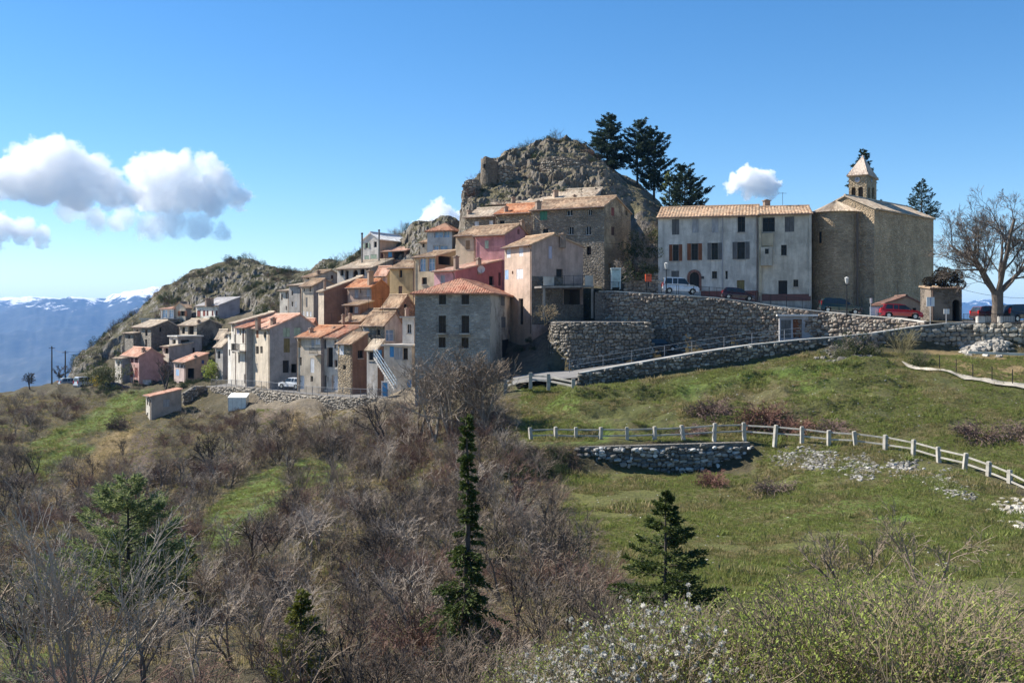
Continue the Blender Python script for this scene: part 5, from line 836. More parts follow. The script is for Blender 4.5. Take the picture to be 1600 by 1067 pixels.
def fence():
    pts = [(830, 690), (868, 689), (900, 690), (938, 690), (980, 690), (1023, 689), (1068, 687), (1116, 684), (1163, 683), (1211, 687), (1253, 690), (1295, 696), (1337, 698), (1383, 704), (1427, 712), (1467, 724), (1507, 734), (1544, 748), (1577, 762), (1607, 777), (1640, 794), (1676, 812)]
    Yd = np.interp([p[0] for p in pts], [830, 1000, 1163, 1253, 1400, 1600, 1676], [72.5, 70.6, 70.3, 68, 64.6, 56.8, 54]); B = [P(p[0], p[1], y) for p, y in zip(pts, Yd)]; c = B[0].copy()
    root = thing('post_and_rail_fence', 'whitish concrete post and rail fence curving along the meadow path', 'fence', c); m = concrete((0.47, 0.445, 0.39), 2.0); up = Vector((0, 0, 1)); r = random.Random(5)
    for i, b_ in enumerate(B):
        g = float(gz(b_.x, b_.y)); mb = MB(); mb.cbox((0, 0, 0.25), 0.23, 0.22, 1.5); mb.cbox((0, 0, 1.02), 0.2, 0.2, 0.05); o = mb.build('post', m, root); o.location = b_ - c; o.rotation_euler = (r.gauss(0, 0.06), r.gauss(0, 0.06), r.uniform(0, 0.5))
        if i:
            for hh in (0.86, 0.42): mb = MB(); mb.bar(B[i - 1] - c + up * (hh + r.uniform(-0.03, 0.03)), b_ - c + up * (hh + r.uniform(-0.03, 0.03)), 0.075, 0.095); mb.build('rail', m, root)
    pts = [(790, 602, 88), (829, 592, 86), (857, 594, 85.2), (896, 602, 83.4)]; B = [P(*p) for p in pts]; c = B[0].copy(); root = thing('rail_barrier', 'short whitish post and rail barrier at the foot of the ramp', 'fence', c)
    for i, b_ in enumerate(B):
        mb = MB(); mb.cbox((0, 0, 0.2), 0.3, 0.3, 1.4); o = mb.build('post', m, root); o.location = b_ - c + up * -0.35
        if i:
            for hh in (0.3, -0.05): mb = MB(); mb.bar(B[i - 1] - c + up * hh, b_ - c + up * hh, 0.14, 0.16); mb.build('rail', m, root)
fence()
# small path, wire fence and beam on the right
def path_right():
    pts = [(1412, 570, 82), (1440, 580, 80.5), (1470, 590, 79), (1500, 598, 77.6), (1540, 603, 76.6), (1600, 609, 75.2), (1680, 616, 73.8)]; V = []; tq = np.linspace(0, 6, 60); pts = [tuple(np.interp(q, range(7), [p[j] for p in pts]) for j in range(3)) for q in tq]
    for p in pts: q = P(*p); V += [(q.x, q.y - 0.55, float(gz(q.x, q.y - 0.55)) + 0.16), (q.x, q.y + 0.55, float(gz(q.x, q.y + 0.55)) + 0.16)]
    tag(obj('garden_path', mesh('garden_path', V, [(2 * i, 2 * i + 2, 2 * i + 3, 2 * i + 1) for i in range(len(pts) - 1)], concrete((0.44, 0.4, 0.33)))), kind='structure')
    c = P(1468, 586, 79.6); root = thing('wire_fence', 'thin dark stake fence along the garden path', 'fence', c)
    L = []
    for (x, y, Y) in ((1468, 586, 79.6), (1494, 594, 78.4), (1520, 599, 77.4), (1550, 603, 76.6), (1582, 606, 75.8), (1625, 610, 75)):
        q = P(x, y, Y); q.z = float(gz(q.x, q.y)); L.append(q); mb = MB(); mb.cbox((0, 0, 0.5), 0.05, 0.05, 1.4); o = mb.build('post', IRON, root); o.location = q - c
    for a, b_ in zip(L, L[1:]): mb = MB(); [mb.bar(a - c + Vector((0, 0, h)), b_ - c + Vector((0, 0, h)), 0.012) for h in (0.5, 1.05)]; mb.build('wire', IRON, root)
    a, b_ = P(1512, 553, 84), P(1640, 558, 83); mb = MB(); mb.bar((0, 0, 0), b_ - a, 0.25, 0.2); o = mb.build('concrete_beam', concrete((0.6, 0.57, 0.5))); o.location = a + Vector((0, 0, 0.15)); tag(o, 'long pale beam lying on the ground below the car park wall', 'beam')
path_right()
# ------------------------------------------------------------------ vehicles
TYRE = plain((0.02, 0.02, 0.02), 0.9); RIM = plain((0.45, 0.46, 0.48), 0.35, 0.8); LENS = plain((0.75, 0.76, 0.78), 0.15); TAIL = plain((0.45, 0.02, 0.02), 0.25); TRIM = plain((0.035, 0.035, 0.04), 0.6)
SHAPES = dict(
 hatch=dict(L=3.9, W=1.66, H=1.44, low=[(0.0, .35), (0.02, .62), (0.06, .86), (3.75, .74), (3.88, .58), (3.9, .34)], belt=[(0.06, .88), (2.95, .86)], roof=[(0.32, 1.36), (0.7, 1.43), (1.7, 1.44), (2.2, 1.36)], hood=(2.95, .88)),
 van=dict(L=4.05, W=1.68, H=1.82, low=[(0.0, .36), (0.02, .7), (0.05, 1.02), (3.85, .86), (4.02, .64), (4.05, .36)], belt=[(0.05, 1.04), (3.0, 1.0)], roof=[(0.12, 1.72), (0.35, 1.81), (1.9, 1.82), (2.35, 1.72)], hood=(3.0, 1.0)),
 mpv=dict(L=4.3, W=1.75, H=1.62, low=[(0.0, .36), (0.02, .68), (0.07, .95), (4.1, .8), (4.26, .6), (4.3, .36)], belt=[(0.07, .97), (3.3, .93)], roof=[(0.3, 1.5), (0.65, 1.6), (2.0, 1.62), (2.5, 1.52)], hood=(3.3, .95)))
def car(label, kind, color, p, rz, s=1.0, slope=0.0, group='cars in the village'):
    S = SHAPES[kind]; W = S['W'] / 2; root = thing('car', label, 'car', p, group); root.rotation_euler = (0, slope, rz); root.scale = (s,) * 3; L = S['L']; cx0 = L / 2; paint = carpaint(color)
    wx = (0.72, L - 0.75); wr = 0.3
    # side outline with wheel arches, seen from the right-hand side; front towards +x
    bot = []
    for x in wx: bot += [(x + (wr + 0.07) * math.cos(a), 0.3 + (wr + 0.07) * math.sin(a)) for a in np.linspace(math.pi, 0, 8)]
    bot = [(0.0 + 0.04, 0.24)] + bot + [(L - 0.04, 0.24)]; up = S['low']; h = S['hood']; top = [up[5], up[4], up[3], (h[0] + 0.35, h[1] + 0.0), h] + [(S['belt'][0][0], S['belt'][0][1]), up[1], up[0]]
    outline = bot + top; n = len(outline); mb = MB(); inset = lambda z, x: W - (0.05 if z < 0.3 else 0.0) - max(0, z - 0.75) * 0.12 - (0.1 if x < 0.1 or x > L - 0.2 else 0.0)
    for sg in (-1, 1): mb.poly([(x - cx0, sg * inset(z, x), z) for x, z in (outline if sg < 0 else outline[::-1])])
    for i in range(n): (x0, z0), (x1, z1) = outline[i], outline[(i + 1) % n]; mb.poly([(x0 - cx0, -inset(z0, x0), z0), (x1 - cx0, -inset(z1, x1), z1), (x1 - cx0, inset(z1, x1), z1), (x0 - cx0, inset(z0, x0), z0)])
    # greenhouse pillars and roof
    b0, b1 = S['belt']; R = S['roof']; gi = lambda z: W - 0.06 - (z - b0[1]) * 0.24; gh = [b0] + R + [b1]; 
    mb.poly([(x - cx0, gi(z), z) for x, z in gh]); mb.poly([(x - cx0, -gi(z), z) for x, z in gh[::-1]])
    for i in range(len(gh) - 1): (x0, z0), (x1, z1) = gh[i], gh[i + 1]; mb.poly([(x0 - cx0, -gi(z0), z0), (x1 - cx0, -gi(z1), z1), (x1 - cx0, gi(z1), z1), (x0 - cx0, gi(z0), z0)])
    mb.build('body', paint, root); gl = glass((0.03, 0.04, 0.05), 0.05); zt = R[1][1] - 0.1; zb = b0[1] + 0.04
    xs_r = R[0][0] + 0.14; xs_f = R[-1][0] + 0.1; cut = [xs_r, xs_r + (xs_f - xs_r) * 0.36, xs_f - (xs_f - xs_r) * 0.38, xs_f]; fb = b1[0] - 0.12
    wins = [[(cut[0] - 0.08, zb), (cut[1] - 0.05, zb), (cut[1] - 0.05, zt), (cut[0] + 0.06, zt)], [(cut[1] + 0.03, zb), (cut[2] - 0.03, zb), (cut[2] - 0.03, zt), (cut[1] + 0.03, zt)], [(cut[2] + 0.03, zb), (fb, zb), (xs_f - 0.06, zt), (cut[2] + 0.03, zt)]]
    for sg in (-1, 1):
        for w in wins: mb = MB(); mb.poly([(x - cx0, sg * (gi(z) + 0.012), z) for x, z in w]); mb.build('window', gl, root)
    for nm, (xa, za), (xb, zb2), o in (('windscreen', b1, R[-1], 0.02), ('rear_window', b0, R[0], -0.02)):
        f = lambda t: (xa + (xb - xa) * t + o, za + (zb2 - za) * t + 0.012); q = [f(0.1), f(0.9)]; mb = MB(); mb.poly([(q[0][0] - cx0, -gi(q[0][1]) + 0.12, q[0][1]), (q[0][0] - cx0, gi(q[0][1]) - 0.12, q[0][1]), (q[1][0] - cx0, gi(q[1][1]) - 0.1, q[1][1]), (q[1][0] - cx0, -gi(q[1][1]) + 0.1, q[1][1])]); mb.build(nm, gl, root)
    for sg in (-1, 1):
        for x in wx:
            mb = MB(); mb.tube([(x - cx0, sg * (W - 0.2), 0.3), (x - cx0, sg * (W - 0.19), 0.3), (x - cx0, sg * (W - 0.01), 0.3), (x - cx0, sg * W, 0.3)], [wr - 0.02, wr, wr, wr - 0.03], 18); w = mb.build('wheel', TYRE, root); mb = MB(); mb.tube([(x - cx0, sg * (W - 0.05), 0.3), (x - cx0, sg * (W + 0.012), 0.3)], [0.19, 0.175], 12); mb.build('rim', RIM, w)
        mb = MB(); mb.cbox((L - 0.14 - cx0, sg * (W - 0.28), 0.66), 0.16, 0.32, 0.16); mb.build('headlight', LENS, root); mb = MB(); mb.cbox((0.06 - cx0, sg * (W - 0.2), 0.86 if kind == 'hatch' else 1.0), 0.14, 0.16, 0.3 if kind == 'hatch' else 0.5); mb.build('taillight', TAIL, root)
        mb = MB(); mb.cbox((b1[0] - 0.3 - cx0, sg * (W + 0.05), b1[1] + 0.06), 0.12, 0.18, 0.13); mb.build('mirror', TRIM, root)
    for x in (0.03, L - 0.03): mb = MB(); mb.cbox((x - cx0, 0, 0.42), 0.12, 2 * W - 0.2, 0.2); mb.build('bumper', TRIM if kind != 'van' else plain((0.1, 0.1, 0.11)), root)
    return root
car('white panel car parked by the arched convent door', 'van', (0.75, 0.76, 0.79), P(1063, 459.3, 108), -0.06, 0.97, 0.04); car('dark maroon hatchback parked below the convent wall', 'hatch', (0.06, 0.015, 0.02), P(1153, 469, 107), -0.1, 0.9, 0.1)
car('dark green people carrier with red tail lights below the apse', 'mpv', (0.012, 0.035, 0.035), P(1312, 490, 101.5), -0.1, 0.95, 0.08); car('bright red car parked beside the small hut', 'hatch', (0.5, 0.02, 0.025), P(1406, 498.5, 98), -0.12, 1.02, 0.05)
car('dark red car behind the concrete blocks of the car park', 'hatch', (0.1, 0.02, 0.02), P(1552, 502, 93), 0.15, 1.0); car('black car at the right edge of the car park', 'mpv', (0.02, 0.022, 0.025), P(1598, 503, 91), 0.3, 1.0)
car('white car parked in the shade beside the row end house', 'hatch', (0.7, 0.71, 0.73), P(458, 607, 126), 2.6, 1.0); car('dark blue car on the grass below the pink house', 'hatch', (0.02, 0.04, 0.12), P(183, 612, 152), 0.4, 1.0); car('pale van parked at the end of the far lane', 'van', (0.5, 0.54, 0.6), P(137, 606, 158), 0.9, 1.0); car('black car half hidden behind the lower terrace wall', 'hatch', (0.02, 0.02, 0.022), P(1032, 549, 102.3), 0.1, 0.9); car('grey hatchback beside the pale van on the far lane', 'hatch', (0.3, 0.31, 0.33), P(112, 604, 161), 0.7, 1.0)
# ------------------------------------------------------------------ street furniture
def lamp(label, px, py, Y, h):
    b_ = P(px, py, Y); root = thing('street_lamp', label, 'lamp', b_, 'street lamps'); mb = MB(); mb.tube([(0, 0, -0.3), (0, 0, 0.6), (0, 0, h)], [0.09, 0.06, 0.045], 8); mb.build('pole', IRON, root); mb = MB(); mb.tube([(0, 0, h), (0, 0, h + 0.12), (0, 0, h + 0.5), (0, 0, h + 0.6), (0, 0, h + 0.72)], [0.06, 0.14, 0.2, 0.24, 0.03], 8); mb.build('lantern', plain((0.5, 0.5, 0.48), 0.3), root); mb = MB(); mb.bar((-0.35, 0, h - 0.1), (0.35, 0, h - 0.1), 0.04); mb.build('arm', IRON, root)
lamp('dark lamp post beside the white panel car', 1041, 459, 105.6, 2.6); lamp('lamp post in front of the dark green people carrier', 1323, 491, 99, 3.0)
def signpost(label, px, py, Y, h, w, hh, col, n=1, name='sign'):
    b_ = P(px, py, Y); root = thing(name, label, 'sign', b_, 'signs'); mb = MB(); mb.tube([(0, 0.06, -0.3), (0, 0.06, h + hh)], 0.035, 6); mb.build('post', plain((0.4, 0.4, 0.4)), root)
    for k in range(n): mb = MB(); mb.cbox(((k - (n - 1) / 2) * w * 1.1, 0, h + hh / 2), w, 0.05, hh); pl = mb.build('panel', plain(col, 0.4), root); mb = MB(); mb.cbox(((k - (n - 1) / 2) * w * 1.1, -0.03, h + hh / 2), w * 0.08, 0.012, hh * 0.9); mb.build('stripe', plain((0.12, 0.2, 0.42)), pl)
signpost('square blue and white notice board on a post', 1454, 503, 92.5, 1.45, 0.72, 0.85, (0.5, 0.56, 0.62)); signpost('two small white signs on one post by the gatehouse', 1479, 506, 90.5, 0.9, 0.24, 0.45, (0.6, 0.6, 0.58), 2); signpost('narrow white sign on a pole beside the metal gate', 1361, 494, 99.5, 1.3, 0.2, 0.5, (0.72, 0.72, 0.7))
def booth():
    b_ = P(962, 452, 109); root = thing('telephone_booth', 'glass telephone booth at the corner of the retaining wall', 'booth', b_); g = glass((0.3, 0.42, 0.45), 0.1); w = 0.95; al = plain((0.5, 0.56, 0.58), 0.4, 0.5)
    for x in (-1, 1):
        for y in (-1, 1): mb = MB(); mb.cbox((x * w / 2, y * w / 2, 1.1), 0.07, 0.07, 2.2); mb.build('frame_post', al, root)
    for i in range(4): mb = MB(); a = i * math.pi / 2; mb.cbox((math.sin(a) * w / 2, -math.cos(a) * w / 2, 1.15), w - 0.09, 0.02, 1.9, a); mb.build('glass_panel', g, root)
    mb = MB(); mb.cbox((0, 0, 2.25), w + 0.15, w + 0.15, 0.12); mb.build('roof', al, root); mb = MB(); mb.cbox((0.15, 0.25, 1.3), 0.3, 0.2, 0.6); mb.build('telephone', plain((0.1, 0.12, 0.2)), root)
booth()
def bin_(): b_ = P(1013, 448, 114); root = thing('letter_box', 'orange red post box by the garden wall', 'post box', b_); mb = MB(); mb.cbox((0, 0, 1.0), 0.7, 0.45, 0.85); mb.build('box', plain((0.6, 0.1, 0.04), 0.5), root); mb = MB(); mb.cbox((0, -0.235, 1.25), 0.42, 0.02, 0.07); mb.build('slot', DARK, root); mb = MB(); mb.cbox((0, 0, 0.28), 0.16, 0.16, 0.6); mb.build('stand', IRON, root)
bin_()
def metal_gate():
    b_ = P(1360, 496, 98.6); root = thing('metal_gate', 'pale blue ribbed metal gate left of the red car', 'gate', b_); w = 1.15
    mb = MB(); [mb.bar((0, 0, z), (w, 0, z), 0.06) for z in (0.05, 1.0)]; [mb.bar((x, 0, 0), (x, 0, 1.05), 0.06) for x in (0, w)]; mb.build('frame', plain((0.5, 0.55, 0.6)), root)
    for i in range(9): mb = MB(); mb.cbox((0.08 + i * 0.124, -0.02, 0.52), 0.1, 0.03, 0.94); mb.build('slat', plain((0.42, 0.5, 0.58)), root)
metal_gate()
for lab, x0, x1, y0, y1, Y in (('long pale concrete block left of the bare tree trunk', 1528, 1549, 494, 505.5, 88.2), ('long pale concrete block right of the bare tree trunk', 1562, 1586, 494, 505.5, 87.6)):
    a, b_ = P(x0, y1, Y), P(x1, y0, Y); bm = bmesh.new(); bmesh.ops.create_cube(bm, size=1.0); bmesh.ops.scale(bm, vec=(b_.x - a.x, 0.5, b_.z - a.z), verts=bm.verts); bmesh.ops.bevel(bm, geom=bm.edges[:], offset=0.05, segments=2, affect='EDGES'); me = bpy.data.meshes.new('concrete_block'); bm.to_mesh(me); bm.free(); me.materials.append(concrete((0.5, 0.48, 0.45))); o = obj('concrete_block', me); o.location = ((a.x + b_.x) / 2, Y + 0.25, (a.z + b_.z) / 2); tag(o, lab, 'block', 'car park blocks')
def outside_stair():
    a, b_ = P(584, 559, 111), P(616, 609, 107.6); root = thing('outside_stair', 'steep outside stair with pale blue handrails beside the lean-to', 'stair', b_); a, b_ = a - b_, Vector((0, 0, 0)); sd = Vector((0.2, 1.0, 0)).normalized() * 0.9; m = plain((0.42, 0.52, 0.6), 0.5); n = 14
    for i in range(n): q = b_.lerp(a, (i + 0.5) / n); mb = MB(); mb.box(q + Vector((-0.14, 0, 0)), (0.28, 0, 0), sd, (0, 0, 0.06)); mb.build('step', concrete(), root)
    for k in (0, 1):
        mb = MB(); [mb.bar(b_ + sd * k + Vector((0, 0, h)), a + sd * k + Vector((0, 0, h)), 0.05) for h in (0.5, 0.95)]; [mb.bar(b_.lerp(a, i / 5) + sd * k, b_.lerp(a, i / 5) + sd * k + Vector((0, 0, 0.97)), 0.045) for i in range(6)]; mb.build('handrail', m, root); mb = MB(); mb.bar(b_ + sd * k, a + sd * k, 0.06, 0.22); mb.build('stringer', concrete((0.55, 0.53, 0.5)), root)
outside_stair()
def small_things():
    b_ = P(601.5, 619, 107.4); root = thing('blue_gate_door', 'bright blue door in a white frame on the road edge', 'door', b_); mb = MB(); mb.cbox((0, 0, 0.72), 0.55, 0.06, 1.45); mb.build('leaf', wood(PAL['blue'], 0.2), root); mb = MB(); [mb.cbox((x, 0, 0.75), 0.1, 0.12, 1.55) for x in (-0.33, 0.33)]; mb.cbox((0, 0, 1.56), 0.76, 0.12, 0.1); mb.build('door_frame', plain(PAL['white']), root)
    b_ = ground_at(373, 637, 100, 126); root = thing('plastic_greenhouse', 'small white greenhouse with lean-to roof below the road wall', 'greenhouse', b_); w, d, h = 2.2, 1.5, 1.35; m = plain((0.62, 0.66, 0.64), 0.3); fr = plain((0.5, 0.53, 0.52))
    for i in range(4): mb = MB(); mb.cbox((-w / 2 + (i + 0.5) * w / 4, -d / 2, h / 2 - 0.15), w / 4 - 0.06, 0.03, h + 0.3); mb.build('panel', m, root)
    for x in (-1, 1): mb = MB(); mb.poly([(x * w / 2, -d / 2, -0.4), (x * w / 2, d / 2, -0.4), (x * w / 2, d / 2, h + 0.4), (x * w / 2, -d / 2, h)]); mb.build('end_panel', m, root)
    for i in range(5): mb = MB(); mb.cbox((-w / 2 + i * w / 4, -d / 2 - 0.02, h / 2 - 0.15), 0.05, 0.05, h + 0.3); mb.build('bar', fr, root)
    mb = MB(); mb.box((-w / 2 - 0.08, -d / 2 - 0.1, h), (w + 0.16, 0, 0), (0, d + 0.2, 0.45), (0, 0, 0.05)); mb.build('roof', plain((0.72, 0.74, 0.74), 0.35), root)
    for i, (x, yt, yb, Y) in enumerate(((81, 541, 600, 165), (102, 548, 602, 163), (1310, 258, 312, 0),)):
        if not Y: continue
        b_ = P(x, yb, Y); root = thing('utility_pole', ('taller dark utility pole at the left end of the hamlet', 'shorter dark utility pole nearer the parked van')[i], 'pole', b_, 'utility poles'); h = zat(yt, Y) - b_.z; mb = MB(); mb.tube([(0, 0, -0.5), (0, 0, h)], [0.13, 0.1], 8); mb.build('shaft', plain((0.08, 0.07, 0.06)), root); mb = MB(); mb.bar((-0.5, 0, h - 0.3), (0.5, 0, h - 0.3), 0.08); mb.build('crossarm', plain((0.08, 0.07, 0.06)), root)
    for lab, x, y0, y1, Y, rr in (('tall grey flue pipe at the left corner of the white gabled house', 565.7, 366, 408, 151, 0.14), ('dark flue pipe at the front corner of the white gabled house', 592.3, 361, 402, 150, 0.13)):
        b_ = P(x, y1, Y); root = thing('flue_pipe', lab, 'pipe', b_, 'flue pipes'); h = zat(y0, Y) - b_.z; mb = MB(); mb.tube([(0, 0, -1.5), (0, 0, h)], rr, 10); mb.build('pipe', plain((0.2, 0.2, 0.19)), root); mb = MB(); mb.tube([(0, 0, h), (0, 0, h + 0.12), (0, 0, h + 0.25)], [rr, rr * 1.6, 0.03], 10); mb.build('cowl', IRON, root)
    c = P(752, 421, 111.2); root = thing('satellite_dish', 'grey satellite dish on the low pink house chimney', 'dish', c); V = []; n = 14
    for j in range(4): V += [(0.42 * j / 3 * math.cos(k * 2 * math.pi / n), -0.1 * (1 - (j / 3) ** 2) * -1 - 0.1, 0.42 * j / 3 * math.sin(k * 2 * math.pi / n)) for k in range(n)]
    obj('bowl', mesh('bowl', V, [(j * n + k, j * n + (k + 1) % n, (j + 1) * n + (k + 1) % n, (j + 1) * n + k) for j in range(3) for k in range(n)], plain((0.5, 0.48, 0.47))), root); mb = MB(); mb.bar((0, 0, -0.42), (0, -0.5, -0.05), 0.04); mb.bar((0, 0, 0), (0.1, 0.7, -0.2), 0.05); mb.build('arm', IRON, root)
    for x0, x1, y0, y1, Y, lab in ((849, 866, 433, 446, 106.2, 'left white parapet panel of the peach house terrace'), (914, 927, 431, 447, 108.6, 'right white parapet panel of the peach house terrace')):
        a, b_ = P(x0, y1, Y), P(x1, y0, Y); root = thing('parapet_panel', lab, 'panel', a, 'terrace panels'); mb = MB(); mb.box((0, 0, 0), (b_.x - a.x, 0.25, 0), (0, 0.12, 0), (0, 0, b_.z - a.z)); mb.build('slab', stucco((0.5, 0.48, 0.44), 0.4, 0.0), root); mb = MB(); mb.box((-0.05, -0.03, b_.z - a.z + 0.002), (b_.x - a.x + 0.1, 0.25, 0), (0, 0.18, 0), (0, 0, 0.06)); mb.build('coping', concrete(), root)
    # the balcony slab in front of the peach house door
    a, b_ = P(846, 447, 105), P(928, 446, 109); root = thing('balcony_terrace', 'dark concrete balcony below the peach house door', 'balcony', a); d = b_ - a; mb = MB(); mb.box((0, 0, -0.2), d, (-0.7, 1.6, 0), (0, 0, 0.2)); mb.build('slab', concrete((0.3, 0.28, 0.26)), root); mb = MB(); [mb.bar(d * f + Vector((0, 0.3, -3.6)), d * f + Vector((0, 0.3, -0.2)), 0.25) for f in (0.05, 0.97)]; mb.build('pier', concrete((0.3, 0.27, 0.24)), root)
small_things()
for lab, a, b_, sag in (('thin cable from the pole to the hamlet roofs', P(102, 549, 163), P(196, 520, 173), 1.2), ('thin cable hanging between the two utility poles', P(81, 543, 165), P(102, 550, 163), 0.3), ('thin overhead wire from the gatehouse to the car park', P(1503, 452, 97), P(1660, 462, 92), 0.5), ('overhead wire from the stone house to the convent corner', P(946, 380, 116.4), P(1029, 352, 117), 0.8)):
    mb = MB(); n = 10; mb.tube([(b_ - a) * (i / n) + Vector((0, 0, -sag * 4 * (i / n) * (1 - i / n))) for i in range(n + 1)], 0.016, 4); o = mb.build('cable', IRON); o.location = a; tag(o, lab, 'cable', 'overhead cables')
# ------------------------------------------------------------------ vegetation
def bark(c, var=0.3):
    t = NT('bark'); oi = t.n('ObjectInfo'); n = t.noise(t.coord('Object', (1, 1, 0.35)), 9, 4, 0.7); k = t.mix(oi.outputs['Random'], sc(c, 1 - var), sc(c, 1 + var))
    return t.base(t.mix(1.0, k, t.ramp(n, [(0.3, g3(0.6)), (0.7, g3(1.2))]), 'MULTIPLY'), 0.9)
def leafm(a, b_, tr=0.25, spec=0.2):
    t = NT('foliage'); g = t.n('NewGeometry'); oi = t.n('ObjectInfo'); f = t.math('FRACT', t.math('ADD', g.outputs['Random Per Island'], oi.outputs['Random'])); c = t.mix(f, a, b_)
    t.base(c, 0.65); t.b.inputs['Specular IOR Level'].default_value = spec; tl = t.n('BsdfTranslucent', Color=c); mx = t.n('MixShader', Fac=tr); t.t.links.new(t.b.outputs[0], mx.inputs[1]); t.t.links.new(tl.outputs[0], mx.inputs[2]); t.t.links.new(mx.outputs[0], t.out.inputs['Surface']); return t.m
def tube_mesh(name, polys, mat, sides=3):
    V, Fc, b = [], [], 0; ang = np.arange(sides) * 2 * np.pi / sides
    for pts, rr in polys:
        pts = np.asarray(pts, float); n = len(pts); d = np.gradient(pts, axis=0); d /= np.linalg.norm(d, axis=1)[:, None] + 1e-9; ref = np.where(np.abs(d[:, 2:3]) < 0.9, np.array([[0, 0, 1.0]]), np.array([[1.0, 0, 0]]))
        a = np.cross(d, ref); a /= np.linalg.norm(a, axis=1)[:, None] + 1e-9; c = np.cross(d, a); ring = pts[:, None] + np.asarray(rr)[:, None, None] * (np.cos(ang)[None, :, None] * a[:, None] + np.sin(ang)[None, :, None] * c[:, None])
        V.append(ring.reshape(-1, 3)); i = np.arange(n - 1)[:, None] * sides + np.arange(sides)[None]; j = np.arange(n - 1)[:, None] * sides + (np.arange(sides)[None] + 1) % sides; Fc.append(np.stack([i, j, j + sides, i + sides], -1).reshape(-1, 4) + b); b += n * sides
    return fastmesh(name, np.concatenate(V), np.concatenate(Fc), mat)
def fastmesh(name, V, Fc, mat, smooth=False):
    me = bpy.data.meshes.new(name); me.vertices.add(len(V)); me.vertices.foreach_set('co', np.asarray(V, np.float32).ravel()); k = Fc.shape[1]
    me.loops.add(Fc.size); me.loops.foreach_set('vertex_index', Fc.astype(np.int32).ravel()); me.polygons.add(len(Fc)); me.polygons.foreach_set('loop_start', np.arange(0, Fc.size, k, dtype=np.int32)); me.polygons.foreach_set('use_smooth', np.full(len(Fc), smooth)); me.update(calc_edges=True); me.materials.append(mat); return me
def unit(v): return v / (np.linalg.norm(v, axis=-1, keepdims=True) + 1e-9)
def grow(out, R, p, d, L, r, lvl, c):
    n = 5 if lvl == 0 else (4 if lvl == 1 else 3); pts, rr = [p], [r]; end = max(r * c.get('taper', 0.4), c['rmin'])
    for i in range(n): d = unit(d + R.normal(0, c['wig'], 3) + np.array([0, 0, c['up'][min(lvl, len(c['up']) - 1)]])); p = p + d * L / n; pts.append(p); rr.append(r + (end - r) * (i + 1) / n)
    out.append((np.array(pts), np.array(rr), lvl, d))
    if lvl >= c['max']: return
    k = c['kids'][lvl]; pts = np.array(pts)
    for q in range(k):
        f = c['from'] + (1 - c['from']) * (q + R.rand()) / k; x = f * n; i = min(int(x), n - 1); base = pts[i] + (pts[i + 1] - pts[i]) * (x - i); dd = unit(pts[i + 1] - pts[i]); a = unit(np.cross(dd, R.normal(size=3))); th = rad(c['ang']) * R.uniform(0.6, 1.3)
        grow(out, R, base, unit(dd * math.cos(th) + a * math.sin(th)), L * c['lr'] * R.uniform(0.6, 1.25) * (1.15 - 0.45 * f), max(r * (1 - 0.55 * f) * c['rr'], c['rmin']), lvl + 1, c)
def tri_leaves(name, base, dirs, ln, wd, mat, R):
    n = len(base); d = unit(dirs); s = unit(np.cross(d, R.normal(size=(n, 3)))); V = np.empty((n, 4, 3)); ln = np.broadcast_to(ln, n)[:, None]; wd = np.broadcast_to(wd, n)[:, None]
    V[:, 0] = base; V[:, 1] = base + d * ln * 0.5 + s * wd; V[:, 2] = base + d * ln; V[:, 3] = base + d * ln * 0.5 - s * wd; return fastmesh(name, V.reshape(-1, 3), np.arange(4 * n).reshape(-1, 4), mat)
BK_GREY, BK_PALE, BK_RED, BK_DARK, BK_TAN = bark((0.21, 0.165, 0.125), 0.4), bark((0.37, 0.31, 0.25), 0.35), bark((0.165, 0.1, 0.078), 0.4), bark((0.075, 0.062, 0.053)), bark((0.25, 0.2, 0.13))
LF_BUD = leafm((0.2, 0.26, 0.05), (0.32, 0.36, 0.09), 0.35); LF_DARK = leafm((0.022, 0.04, 0.014), (0.05, 0.075, 0.026)); LF_SPR = leafm((0.03, 0.055, 0.016), (0.1, 0.125, 0.03)); LF_PINE = leafm((0.11, 0.155, 0.06), (0.25, 0.28, 0.12), 0.4); LF_BLUE = leafm((0.018, 0.036, 0.022), (0.045, 0.07, 0.04)); LF_YEL = leafm((0.09, 0.11, 0.02), (0.17, 0.17, 0.035)); LF_OLIVE = leafm((0.07, 0.085, 0.03), (0.13, 0.14, 0.06)); FLUFF = leafm((0.5, 0.48, 0.42), (0.68, 0.66, 0.6), 0.4)
def shrub(seed, stems, h, spread, cfg, mat, sides=3):
    R = np.random.RandomState(seed); out = []
    for i in range(stems):
        a = R.uniform(0, 2 * np.pi); t = rad(spread) * math.sqrt(R.rand()); d = np.array([math.sin(t) * math.cos(a), math.sin(t) * math.sin(a), math.cos(t)]); grow(out, R, np.array([math.cos(a), math.sin(a), 0]) * R.uniform(0, 0.35), d, h * R.uniform(0.7, 1.1), cfg['r0'] * R.uniform(0.6, 1.1), 0, cfg)
    return tube_mesh('twigs', [(o[0], o[1]) for o in out], mat, sides), out
